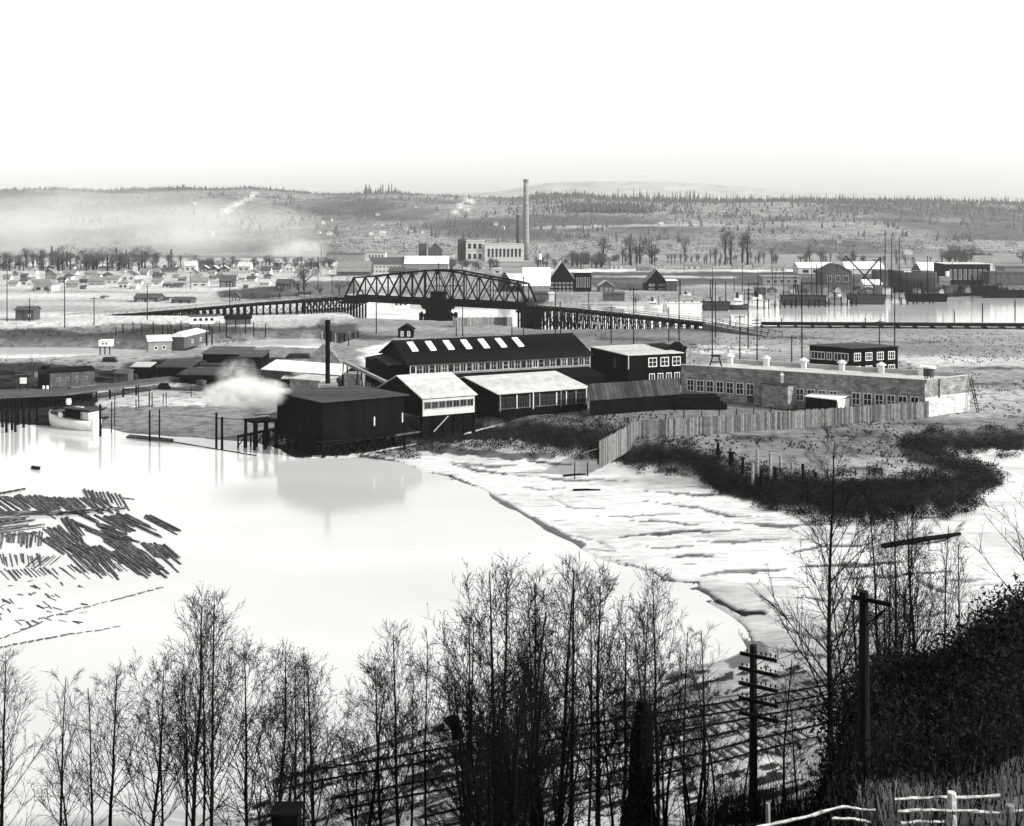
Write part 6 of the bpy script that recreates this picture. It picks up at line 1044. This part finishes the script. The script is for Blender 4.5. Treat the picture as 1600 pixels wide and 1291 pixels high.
# ---------------------------------------------------------------- trees
def perp(d):
    u = d.cross(Vector((R(-1, 1), R(-1, 1), R(-1, 1)))); return u.normalized() if u.length > 1e-3 else Vector((1, 0, 0))
def grow(mb, p, d, L_, r, lvl, n=4, seg=3, curve=.12, up=.12):
    pts = [p.copy()]; q = p.copy(); dd = d.copy()
    for i in range(seg): dd = (dd + perp(dd) * curve * R(0, 1) + Vector((0, 0, up))).normalized(); q = q + dd * L_ / seg; pts.append(q.copy())
    mb.tube(pts, [r * (1 - .75 * i / seg) for i in range(seg + 1)], n, cap=False); return pts
def bare_tree(seed, h, r, n1, spread, low=.3, bud=0.06, lean=.03, n2=8, n3=3, forks=1, up=.14, tw=.011):
    random.seed(seed); tk = MB(); cr = MB()
    stems = []
    for f_ in range(forks):
        d = Vector((R(-lean, lean), R(-lean, lean), 1)) if forks == 1 else Vector((math.cos(f_ * 6.28 / forks + seed) * R(.08, .2), math.sin(f_ * 6.28 / forks + seed) * R(.08, .2), 1)); d.normalize(); q = Vector((0, 0, -.5)); pts = [q.copy()]; S = 12; hh = h * (1 if f_ == 0 else R(.65, .95))
        for i in range(S): d = (d + Vector((R(-1, 1), R(-1, 1), 0)) * .045 + Vector((0, 0, .1))).normalized(); q = q + d * (hh + .5) / S; pts.append(q.copy())
        rr = r * (1 if f_ == 0 else .75); tk.tube(pts, [rr * (1.25 if i == 0 else 1) * (1 - .93 * (i / S) ** .9) + .012 for i in range(S + 1)], 7); stems.append((pts, rr, hh))
    for pts, rr, hh in stems:
        for b_ in range(n1 // forks):
            t_ = low + (0.97 - low) * (b_ + R(0, 1)) / (n1 / forks); f_ = t_ * 12; i = min(int(f_), 11); p = pts[i].lerp(pts[i + 1], f_ - i); a = b_ * 2.4 + R(-.5, .5); el = R(.55, 1.1)
            L1 = spread * hh * (1 - t_) ** .6 * R(.6, 1.15) + .3; el += t_ * .2; d = Vector((math.cos(a) * math.cos(el), math.sin(a) * math.cos(el), math.sin(el))); r1 = max(.010, rr * (1 - t_) * .34 + .006)
            bp_ = grow(cr, p, d, L1, r1, 1, 4, 4, .18, up)
            for c_ in range(max(2, int(n2 * (L1 / (spread * h) + .35)))):
                u = R(.2, 1); g_ = u * 4; j = min(int(g_), 3); p2 = bp_[j].lerp(bp_[j + 1], g_ - j); d2 = ((bp_[j + 1] - bp_[j]).normalized() + perp(d) * R(.5, .9)).normalized(); L2 = L1 * R(.22, .5) * (1.2 - .5 * u) + .15
                tp2 = grow(cr, p2, d2, L2, max(.009, r1 * .45), 2, 3, 2, .25, up * .8)
                for e in range(n3):
                    k_ = R(.25, 1) * 2; j2 = min(int(k_), 1); p3 = tp2[j2].lerp(tp2[j2 + 1], k_ - j2); d3 = ((tp2[j2 + 1] - tp2[j2]).normalized() + perp(d2) * R(.4, .9)).normalized(); L3 = R(.15, .5)
                    q3 = p3 + d3 * L3; w_ = perp(d3) * tw; cr.quad(p3 - w_, p3 + w_, q3 + w_ * .5, q3 - w_ * .5); 
                    w2_ = d3.cross(w_).normalized() * tw; cr.quad(p3 - w2_, p3 + w2_, q3 + w2_ * .5, q3 - w2_ * .5)
                    if bud:
                        for _ in range(2):
                            pb_ = p3.lerp(q3, R(.3, 1.05)) + Vector((R(-.04, .04), R(-.04, .04), R(-.06, .02))); x_, y_ = perp(d3) * bud * R(.4, 1), perp(w_) * bud * R(.4, 1); cr.quad(pb_ - x_, pb_ + y_, pb_ + x_ * .6 - y_ * .4)
    return tk.mesh('trunk', M_bark), cr.mesh('crown', M_bark), h
VAR = [bare_tree(1, 13, .12, 26, .40, .38, .035, n2=11, n3=5, tw=.007), bare_tree(2, 13, .14, 32, .42, .32, .05, n2=12, n3=5, tw=.0075, lean=.07), bare_tree(3, 12, .09, 20, .30, .35, .035, n2=9, n3=4, tw=.0065, lean=.06), bare_tree(4, 12, .11, 34, .46, .3, .055, n2=13, n3=5, tw=.0075, lean=.1), bare_tree(5, 11, .11, 42, .36, .3, .05, forks=3, n2=9, n3=4, tw=.0075, lean=.1), bare_tree(6, 13, .13, 52, .34, .28, .045, forks=4, up=.2, n2=10, n3=4, tw=.0075), bare_tree(8, 9, .05, 18, .34, .3, .035, n2=7, n3=3, tw=.0065, lean=.12)]
BIG = bare_tree(21, 16, .2, 34, .42, .25, .05, n2=14, n3=5, up=.0, tw=.007); BIG2 = bare_tree(27, 16, .15, 24, .32, .3, .03, n2=6, n3=2, up=.06)
random.seed(99)
def plant(var, p, h_, lab, grp, name='bare_tree', wide=1.0, cat='tree', rz=None):
    tkm, crm, h0 = var; o = thing(name, lab, cat, p, grp, rz=R(0, 6.28) if rz is None else rz); s = h_ / h0; o.scale = (s * wide, s * wide, s)
    for m_, nm in ((tkm, 'trunk'), (crm, 'crown')): c_ = link(bpy.data.objects.new(nm, m_)); c_.parent = o
    return o
FT = [(2, 1035, 58, 0), (22, 1140, 56, 6), (100, 1055, 56, 2), (143, 1075, 58, 2), (172, 1055, 60, 0), (222, 1050, 57, 3), (285, 1040, 59, 2), (293, 945, 54, 1), (330, 948, 53, 0), (385, 1040, 56, 3), (428, 1022, 56, 1), (456, 1040, 59, 2), (492, 1038, 54, 1), 
      (560, 1075, 57, 4), (602, 1060, 56, 3), (622, 988, 54, 0), (672, 1000, 56, 2), (725, 985, 57, 3), (757, 922, 56, 3), (772, 905, 54, 5), (800, 960, 52, 4), (838, 915, 58, 0), (862, 890, 55, 5), (893, 885, 57, 0), (938, 925, 56, 1), (968, 970, 54, 4), (990, 960, 60, 3), (1028, 902, 57, 0), (1035, 1000, 53, 4), (1076, 985, 55, 2), (1100, 985, 60, 2), (1130, 1060, 52, 6), (810, 1010, 50, 5), (775, 1040, 48, 5), (750, 1060, 52, 5), (420, 1150, 50, 4), (1085, 1080, 52, 4), (870, 1080, 49, 4)]
FT = sorted(FT + [(250, 1095, 58, 2), (312, 1005, 58, 2), (470, 1050, 60, 2), (640, 1060, 60, 2), (735, 960, 60, 5), (825, 930, 59, 2), (918, 905, 60, 2), (125, 1150, 58, 6)])
segs = [(0, 270, 'left of the tallest pair of alders'), (270, 345, 'in the tall pair group'), (345, 545, 'between the tall pair and the gap'), (545, 740, 'right of the gap in the row'), (740, 830, 'in the dense dark clump'), (830, 960, 'in the tallest clump'), (960, 1150, 'by the black snag')]
cnt = {}
for px, yt, Yd, v in FT:
    sg = [s_ for s_ in segs if s_[0] <= px < s_[1]][0][2]; cnt[sg] = cnt.get(sg, 0) + 1; p = at(px, Yd); top = D(px, yt, Yd).z; hh = top - p.z
    kind_ = ('many-stemmed bare tree' if v in (4, 5) else 'small thin bare sapling' if v == 6 else 'slender bare alder' if v == 2 else 'tall bare alder')
    plant(VAR[v], p, hh, f'{kind_}, {nth(cnt[sg] - 1)} trunk from the left {sg}', 'bare trees along the near bank', wide=13 / max(hh, 9) * (1.05 if v != 2 else .9) * (1.25 if 740 < px < 960 and v != 2 else 1), name='sapling' if v == 6 else 'alder_tree')
RT = [(1300, 690, 57, 'BIG', 'tall bare maple with spreading limbs left of the power pole'), (1388, 790, 60, 5, 'many-stemmed bare tree just right of the power pole'), (1402, 800, 58, 0, 'slim bare alder in the clump right of the power pole, nearest it'), (1424, 795, 62, 2, 'slender bare alder in the middle of the clump right of the power pole'), (1440, 800, 60, 1, 'bare alder leaning right in the clump beyond the power pole'), (1478, 820, 62, 2, 'thin straight bare alder between the clump and the dark hill'), (1492, 850, 64, 2, 'second thin straight bare alder near the dark hill'),
      (1618, 660, 50, 'BIG2', 'spreading bare tree at the right edge above the dark hill'), (1225, 1010, 56, 6, 'small bare sapling right of the telegraph pole'), (1150, 1090, 54, 6, 'small bare sapling left of the telegraph pole'), (1255, 1080, 52, 6, 'low bare sapling between the telegraph pole and the maple'), (1360, 900, 66, 3, 'grey bare tree behind the power pole'), (1335, 880, 64, 6, 'thin bare sapling behind the spreading maple'), (1540, 930, 52, 6, 'small bare sapling on the shoulder of the dark hill')]
for px, yt, Yd, v, lab in RT:
    p = at(px, Yd); top = D(px, yt, Yd).z; hh = top - p.z; plant(BIG if v == 'BIG' else BIG2 if v == 'BIG2' else VAR[v], p, hh, lab, 'bare trees on the right bank', wide=(15 if v in ('BIG', 'BIG2') else 13) / max(hh, 9), name='maple_tree' if v in ('BIG', 'BIG2') else 'alder_tree')
# black snag
p = at(1000, 47); sg_ = thing('dead_snag', 'thick black dead snag wrapped in ivy standing among the bare trees', 'snag', p); tz = D(1003, 1095, 47).z; hh = tz - p.z
mb = MB(); mb.tube([(p.x - .25, p.y, p.z - .4), (p.x - .2, p.y, p.z + hh * .4), (p.x + .0, p.y, p.z + hh * .55), (p.x + .08, p.y, p.z + hh * .85), (p.x + .12, p.y, tz)], [.74, .68, .52, .48, .22], 11); mb.build('trunk', M_black, sg_)
lv = MB()
for _ in range(2600):
    t_ = random.random(); a = R(0, 6.28); rad = np.interp(t_, [0, .5, .6, .9, 1], [.85, .78, .6, .52, .22]) * R(.85, 1.12); c_ = Vector((p.x - .22 + .34 * t_ + rad * math.cos(a), p.y + rad * math.sin(a), p.z + hh * t_)); x_ = Vector((R(-1, 1), R(-1, 1), R(-1, 1))) * .1; y_ = Vector((R(-1, 1), R(-1, 1), R(-1, 1))) * .1; lv.quad(c_, c_ + x_, c_ + y_)
lv.build('ivy', M_brush, sg_)

# mid-distance trees
def cloud_tree(seed, conif=False, n=520, wide=.32, s=.45):
    random.seed(seed); tk = MB(); cr = MB(); tk.tube([(0, 0, -.4), (0.1, 0, 3), (0, .1, 7)], [.28, .2, .1], 6)
    if conif:
        tk = MB().tube([(0, 0, -.4), (0, 0, 9.6)], [.28, .04], 6)
        for _ in range(n * 2):
            t_ = random.random() ** .8; a = R(0, 6.28); rad = (1 - t_) * 2.4 * (.5 + .5 * ((t_ * 9) % 1)) * random.random() ** .4 + .1; c_ = Vector((math.cos(a) * rad, math.sin(a) * rad, 1 + t_ * 9)); d = Vector((math.cos(a), math.sin(a), -.35)) * s * R(.7, 1.4); cr.quad(c_, c_ + d, c_ + Vector((-math.sin(a), math.cos(a), 0)) * s * .5)
        return tk.mesh('trunk', M_bark), cr.mesh('crown', M_conifer), 10
    lobes = [(Vector((R(-1, 1) * wide * 5, R(-1, 1) * wide * 5, R(4, 8.2))), R(1.0, 2.0)) for _ in range(9)]
    for l_, rr in lobes: tk.tube([(0, 0, 2.5), l_], [.1, .03], 4)
    for _ in range(n):
        l_, rr = random.choice(lobes); d = Vector((R(-1, 1), R(-1, 1), R(-1, 1))); d = d.normalized() * rr * random.random() ** .45; c_ = l_ + d; up_ = Vector((R(-.5, .5), R(-.5, .5), 1)).normalized() * s * R(1, 2.4); cr.quad(c_, c_ + up_, c_ + up_ * .4 + perp(up_) * s * .22)
    return tk.mesh('trunk', M_bark), cr.mesh('crown', M_farcrown), 10
CT = [cloud_tree(31, n=650), cloud_tree(32, n=800, wide=.42), cloud_tree(33, n=500, wide=.2), cloud_tree(34, n=420, wide=.16)]; CC = [cloud_tree(41, True), cloud_tree(42, True)]
random.seed(123)
MT = []   # px, base y, height px, kind, Y, place
for i in range(78): MT.append((R(-20, 300), R(417, 424), R(14, 30) if i % 4 else R(26, 38), 'c' if i % 3 == 0 else 't', 'behind the far left of the town'))
for i in range(66): MT.append((R(300, 520), R(414, 422), R(8, 18), 't', 'behind the three dark cottages'))
for px, h_ in ((30, 28), (52, 34), (92, 36), (135, 28), (168, 40), (187, 32)): MT.append((px, 424, h_, 't', 'among the tallest over the left town'))
for i in range(22): MT.append((R(690, 780), R(416, 424), R(10, 20), 't', 'below the white factory'))
for i in range(44): MT.append((R(836, 960), R(412, 420), R(10, 26), 't', 'between the tall chimney and the road'))
for i in range(50): MT.append((R(960, 1230), R(410, 417), R(10, 28), 's', 'in the pale belt beyond the ploughed field'))
for px, h_ in ((943, 48), (985, 50), (1000, 46), (1018, 44), (1133, 62), (1142, 54), (1160, 55), (1168, 60), (1070, 44)): MT.append((px, 414, h_, 't' if px < 1030 else 's', 'among the tall ones beyond the ploughed field'))
for i in range(40): MT.append((R(1230, 1620), R(410, 420), R(10, 30), 't' if i % 2 else 's', 'behind the shipyard'))
for i in range(14): MT.append((R(1480, 1545), R(410, 418), R(18, 30), 't', 'behind the shipyard'))
MT = sorted(MT)
for px, yb, hpx, kd, place in MT:
    p = on(px, yb); hh = hpx * p.y / F
    v = random.choice(CC) if kd == 'c' else random.choice(CT[2:]) if kd == 's' else random.choice(CT[:3]); nmk = {'c': 'dark conifer', 't': 'bushy bare tree', 's': 'tall thin bare poplar'}[kd]
    plant(v, p, hh, f'{nmk} {place}', f'{nmk}s {place}', wide=(1.5 if kd == 't' else 1.0) * (1 if hpx > 16 else 1.5), name={'c': 'conifer_tree', 't': 'bare_tree', 's': 'poplar_tree'}[kd])
for px, yb, hpx, lab in ((475, 455, 52, 'tall bare bush-like tree leaning right on the far flats'), (466, 462, 34, 'dark bushy tree left of the leaning one on the flats'), (530, 460, 26, 'dark low bush by the far end of the bridge'), (545, 452, 20, 'smaller dark bush by the far end of the bridge'), (500, 462, 20, 'low bush beside the trestle sheds'), (440, 460, 16, 'bush round the dark farmhouse'), (395, 466, 14, 'low bush by the sunken hut'), (345, 468, 12, 'round bush left of the sunken hut'), (75, 460, 14, 'bush beside the squat hipped house'), (53, 458, 10, 'low bush left of the squat hipped house'), (985, 456, 14, 'dark bush between the small shed and the black house'), (993, 478, 20, 'dark bush at the foot of the trestle pole'), (510, 528, 34, 'dark bush against the trestle behind the smokestack')):
    p = on(px, yb); plant(CT[1], p, hpx * p.y / F, lab, 'bushes on the flats', wide=1.3, name='bush', cat='bush')

# ---------------------------------------------------------------- brush, weeds and split-rail fence on the near hillside
br_ = MB(); wd_ = MB(); st_ = MB(); n_ = 0
def leafy(mb, c_, k_, s_):
    for _ in range(k_): o_ = Vector((random.gauss(0, .35), random.gauss(0, .35), random.gauss(0, .3))); x_ = Vector((R(-1, 1), R(-1, 1), R(-1, 1))) * s_; y_ = Vector((R(-1, 1), R(-1, 1), R(-1, 1))) * s_; mb.quad(c_ + o_, c_ + o_ + x_, c_ + o_ + y_)
NB = 7600; xsr = []; 
cx_ = np.array([R(1100, 1680) if i < 5200 else R(1680, 2300) for i in range(NB)]); cyd = np.array([R(20, 60) for _ in range(NB)]); X_ = (cx_ - 800) / F * cyd; zz_ = terrain_z(X_, cyd)
for x_, y_, z_, px in zip(X_, cyd, zz_, cx_):
    if z_ < 3 or px < 1318 + R(-45, 35): continue
    leafy(br_, Vector((x_, y_, z_ + R(0, .4 + .7 * max(0, min(1, (px - 1300) / 100))))), 14, .0038 * y_)
for cxp, Yd, rr, ht in ((1605, 42, 1.5, .9), (1575, 44, 1.0, .6), (1630, 38, 1.5, 1), (1330, 44, 1.5, 1.2), (1420, 46, 1.5, 1.0), (1500, 50, 1.6, 1.4), (1530, 47, 1.3, 1.6), (1590, 30, 1.5, 1.0)):
    b0 = at(cxp, Yd)
    for _ in range(int(240 * rr)): d = Vector((random.gauss(0, 1), random.gauss(0, 1), random.gauss(0, 1))).normalized(); leafy(br_, b0 + Vector((d.x * rr, d.y * rr, abs(d.z) * ht * R(.3, 1))), 6, .13)
tag(br_.build('bramble_brush', M_brush), 'black bramble brush covering the steep hillside at the right', kind='stuff')
NW = 8500; cx_ = np.array([R(1020, 1660) if i < 6500 else R(1660, 2300) for i in range(NW)]); cyd = np.array([R(14.6, 50) if i % 3 else R(13.6, 20) for i in range(NW)]); X_ = (cx_ - 800) / F * cyd; zz_ = terrain_z(X_, cyd)
for x_, y_, z_ in zip(X_, cyd, zz_):
    if z_ < 2: continue
    h_ = R(.3, 1.1) * (.32 if y_ < 20 else .9); b0 = Vector((x_, y_, z_)); t0 = b0 + Vector((R(-.3, .3), R(-.3, .3), 1)) * h_; w_ = Vector((.008 + .0003 * y_, 0, 0)); tgt = wd_ if random.random() < (.5 if y_ < 18.5 else .03) else st_
    tgt.quad(b0 - w_, b0 + w_, t0 + w_ * .3, t0 - w_ * .3)
    for _ in range(3): u = R(.4, 1); q_ = b0.lerp(t0, u); e_ = q_ + Vector((R(-.25, .25), R(-.25, .25), R(.05, .3))) * h_; tgt.quad(q_ - w_ * .5, q_ + w_ * .5, e_)
for _ in range(900):                    # thicket under the telegraph pole and the row
    px = R(1060, 1300); Yd = R(40, 50); b0 = at(px, Yd); t0 = b0 + Vector((R(-.5, .5), R(-.5, .5), R(.8, 2.2))); w_ = Vector((.014, 0, 0)); st_.quad(b0 - w_, b0 + w_, t0 + w_ * .3, t0 - w_ * .3)
    for _ in range(5): q_ = b0.lerp(t0, R(.3, 1)); st_.quad(q_ - w_ * .5, q_ + w_ * .5, q_ + Vector((R(-.4, .4), R(-.4, .4), R(0, .5))))
tag(wd_.build('dry_grass', M_weed), 'dry pale grass round the split-rail fence', kind='stuff'); tag(st_.build('bare_weeds', M_bark), 'bare dark weed stems on the near slope', kind='stuff')
def rail(p0, p1, Yd0, Yd1, r_, fo): a, b_ = D(p0[0], p0[1], Yd0), D(p1[0], p1[1], Yd1); K_ = 12; MB().tube([a.lerp(b_, i_ / K_) + Vector((0, 0, R(-.006, .006) + .009 * math.sin(i_ * .5 + a.x * 9))) for i_ in range(K_ + 1)], [r_ * R(.45, .75) for _ in range(K_ + 1)], 4).build('rail', M_rail, fo)
o = thing('split_rail_fence', 'broken sun-bleached rail fence in the bottom right weeds', 'fence', at(1450, 14)); rail((1398, 1250), (1562, 1243), 14.3, 14.4, .036, o); rail((1403, 1268), (1528, 1266), 14.1, 14.2, .036, o); rail((1408, 1287), (1476, 1283), 13.9, 14, .036, o); rail((1520, 1270), (1610, 1267), 14.2, 14.3, .034, o)
for px, yt in ((1487, 1238), (1578, 1258)): p = at(px, 14.25); t0 = D(px, yt, 14.25); MB().tube([p - Z * .2, (p.x, p.y, t0.z)], [.07, .055], 7).build('post', M_rail if px < 1500 else M_midwall, o)
o = thing('leaning_rail', 'long bleached rail sloping down to the left below the telegraph pole', 'rail', at(1300, 17)); rail((1180, 1294), (1318, 1262), 14, 14.3, .034, o); rail((1316, 1262), (1368, 1266), 14.3, 14.2, .028, o); rail((1300, 1278), (1360, 1284), 14, 14, .03, o)
p = at(1202, 20); t0 = D(1200, 1255, 20); MB().tube([p, (t0.x, p.y, t0.z)], [.05, .04], 6).solo('fence_post', M_midwall, 'thin pale post below the telegraph pole', 'post', p)
p = at(1385, 17.5); t0 = D(1388, 1248, 17.5); o = thing('hollow_stump', 'dark split stump with a tuft of dry grass beside the rail fence', 'stump', p); MB().tube([p - Z * .3, p + Z * .2, (p.x, p.y, t0.z)], [.26, .2, .17], 9).build('wood', M_pole, o); tf = MB()
for _ in range(260): b0 = Vector((p.x + R(-.15, .15), p.y + R(-.15, .15), t0.z)); e_ = b0 + Vector((R(-.3, .3), R(-.3, .3), R(.0, .16))); tf.quad(b0 - Vector((.006, 0, 0)), b0 + Vector((.006, 0, 0)), e_)
tf.build('grass_tuft', M_weed, o)
b0 = D(440, 1284, 44); o = thing('roof_corner', 'black hut roof just showing at the bottom among the trees', 'hut', (b0.x, b0.y, b0.z - 3)); MB().box((b0.x, b0.y + 1, b0.z - 1.6), (1.0, 1, 3.0)).build('wall', M_blackwall, o); MB().box((b0.x, b0.y + 1, b0.z - .02), (1.15, 1.0, .1)).build('roof', M_blackroof, o)

# ---------------------------------------------------------------- haze, smoke, steam
def vol(name, mesh_b, dens, lab, noise=None, org=None):
    m_ = bpy.data.materials.new(name); m_.use_nodes = True; t = m_.node_tree; n = t.nodes; n.clear(); o_ = n.new('ShaderNodeOutputMaterial'); v = n.new('ShaderNodeVolumePrincipled'); v.inputs['Color'].default_value = (.96, .96, .95, 1); v.inputs['Density'].default_value = dens; v.inputs['Anisotropy'].default_value = 0.6 if name == 'haze' else 0.1
    t.links.new(v.outputs[0], o_.inputs['Volume'])
    if noise:
        tc = n.new('ShaderNodeTexCoord'); gr = n.new('ShaderNodeVectorMath'); gr.operation = 'LENGTH'; mp = n.new('ShaderNodeMapping'); mp.inputs['Scale'].default_value = noise[1]; t.links.new(tc.outputs['Object'], mp.inputs[0]); t.links.new(mp.outputs[0], gr.inputs[0])
        r_ = n.new('ShaderNodeMapRange'); r_.inputs['From Min'].default_value = 1.0; r_.inputs['From Max'].default_value = .15; t.links.new(gr.outputs['Value'], r_.inputs['Value'])
        nz = n.new('ShaderNodeTexNoise'); nz.inputs['Scale'].default_value = noise[0]; nz.inputs['Detail'].default_value = 6; t.links.new(tc.outputs['Object'], nz.inputs['Vector']); r2 = n.new('ShaderNodeMapRange'); r2.inputs['From Min'].default_value = .38; r2.inputs['From Max'].default_value = .62; t.links.new(nz.outputs['Fac'], r2.inputs['Value'])
        a = n.new('ShaderNodeMath'); a.operation = 'MULTIPLY'; t.links.new(r_.outputs[0], a.inputs[0]); t.links.new(r2.outputs[0], a.inputs[1]); b_ = n.new('ShaderNodeMath'); b_.operation = 'MULTIPLY'; b_.inputs[1].default_value = dens; t.links.new(a.outputs[0], b_.inputs[0]); t.links.new(b_.outputs[0], v.inputs['Density'])
    o = mesh_b.build(name, m_, None, org=org or (0, 0, 0)); 
    if org: o.location = org
    return tag(o, lab, kind='stuff')
hz = MB().prism([(-3200, -60, -3.5), (3200, -60, -3.5), (3200, 7200, -3.5), (-3200, 7200, -3.5)], [(-3200, -60, 262), (3200, -60, 262), (3200, 7200, 262), (-3200, 7200, 262)])
vol('haze', hz, 0.00009, 'pale haze filling the river valley')
def blob(c, r3, n=14):
    mb = MB(); rows = []
    for i in range(1, n): a = math.pi * i / n; rows.append([(c[0] + r3[0] * math.sin(a) * math.cos(2 * math.pi * k / 20), c[1] + r3[1] * math.sin(a) * math.sin(2 * math.pi * k / 20), c[2] + r3[2] * math.cos(a)) for k in range(20)])
    mb.v = [p for r in rows for p in r] + [(c[0], c[1], c[2] + r3[2]), (c[0], c[1], c[2] - r3[2])]; T, B_ = len(mb.v) - 2, len(mb.v) - 1
    for i in range(len(rows) - 1):
        for k in range(20): mb.f.append((i * 20 + k, (i + 1) * 20 + k, (i + 1) * 20 + (k + 1) % 20, i * 20 + (k + 1) % 20))
    for k in range(20): mb.f.append((T, k, (k + 1) % 20)); l_ = (len(rows) - 1) * 20; mb.f.append((B_, l_ + (k + 1) % 20, l_ + k))
    return mb
for i, (px, py, Yd, rx, ry, rz_, dn, lab) in enumerate([(386, 614, 178, 7.6, 5, 2.7, 2.0, 'thick white steam cloud blowing across the bank beside the mill'), (372, 592, 184, 4.2, 3, 4.0, .4, 'thin upper wisp of the white steam cloud'), (470, 577, 192, 2.0, 2, 2.2, .5, 'small puff of steam on the white-roofed shed'), (414, 620, 177, 4.2, 3, 2.0, 1.6, 'low tail of the steam cloud drifting to the mill wall'),
        (330, 365, 1080, 130, 60, 36, .018, 'broad white smoke drifting over the left town'), (80, 350, 1100, 210, 80, 46, .02, 'thicker white smoke bank over the far left of the valley'), (460, 392, 1040, 36, 25, 13, .06, 'bright smoke rising at the right end of the drift'), (1195, 445, 700, 16, 10, 6, .03, 'small smoke puff over the ploughed field')]):
    c_ = D(px, py, Yd); o = vol('steam' if i < 4 else 'smoke', blob((c_.x, c_.y, c_.z), (rx, ry, rz_)), dn, lab, (2.2 / rx if i >= 4 else .8, (1 / rx, 1 / ry, 1 / rz_)), org=(c_.x, c_.y, c_.z))
print('OBJECTS', len(bpy.data.objects))

# low scrub on the dark banks
sb_ = MB(); tries = 0
for poly, n_ in (([(900, 700), (1000, 694), (1100, 712), (1180, 745), (1290, 760), (1450, 752), (1540, 735), (1570, 762), (1480, 800), (1330, 812), (1230, 796), (1060, 735)], 3400), ([(620, 672), (830, 656), (990, 676), (940, 705), (870, 706), (700, 692), (560, 712)], 1500), ([(1400, 700), (1440, 684), (1600, 674), (1600, 702), (1500, 704), (1470, 714), (1560, 740), (1430, 722)], 1000), ([(-20, 510), (180, 510), (430, 514), (430, 524), (240, 534), (-20, 534)], 500), ([(-20, 566), (60, 568), (200, 586), (140, 604), (-20, 608)], 300)):
    k = 0
    while k < n_:
        px, py = R(min(p[0] for p in poly), max(p[0] for p in poly)), R(min(p[1] for p in poly), max(p[1] for p in poly))
        jx, jy = 26 * (float(vnoise(np.array([px * .05]), np.array([py * .12]))[0]) - .5), 22 * (float(vnoise(np.array([px * .06 + 40]), np.array([py * .15 + 9]))[0]) - .5)
        if not bool(inpoly(poly, np.array([px + jx]), np.array([py + jy]))[0]): continue
        k += 1; p = G(px, py, 1.5); p.z = max(.2, gz(p.x, p.y)); leafy(sb_, p + Z * R(.05, .4), 18, R(.1, .26))
tag(sb_.build('bank_scrub', M_brush), 'low dark scrub growing over the river banks', kind='stuff')
tg_ = MB()
for _ in range(5200):
    px, py = R(900, 1640), R(520, 760)
    nv = float(fbm(np.array([px * .02]), np.array([py * .08]), 3)[0])
    if nv < .52: continue
    p = G(px, py, 2.4); z_ = gz(p.x, p.y)
    if z_ < 1.6: continue
    p.z = z_
    for _ in range(4): a_ = R(0, 6.28); e_ = p + Vector((math.cos(a_) * R(.1, .5), math.sin(a_) * R(.1, .5), R(.15, .5))); w_ = Vector((.09, 0, 0)); tg_.quad(p - w_, p + w_, e_)
tag(tg_.build('grass_tufts', M_brush), 'dark grass tufts scattered over the sandy flat', kind='stuff')
print('OBJECTS', len(bpy.data.objects))
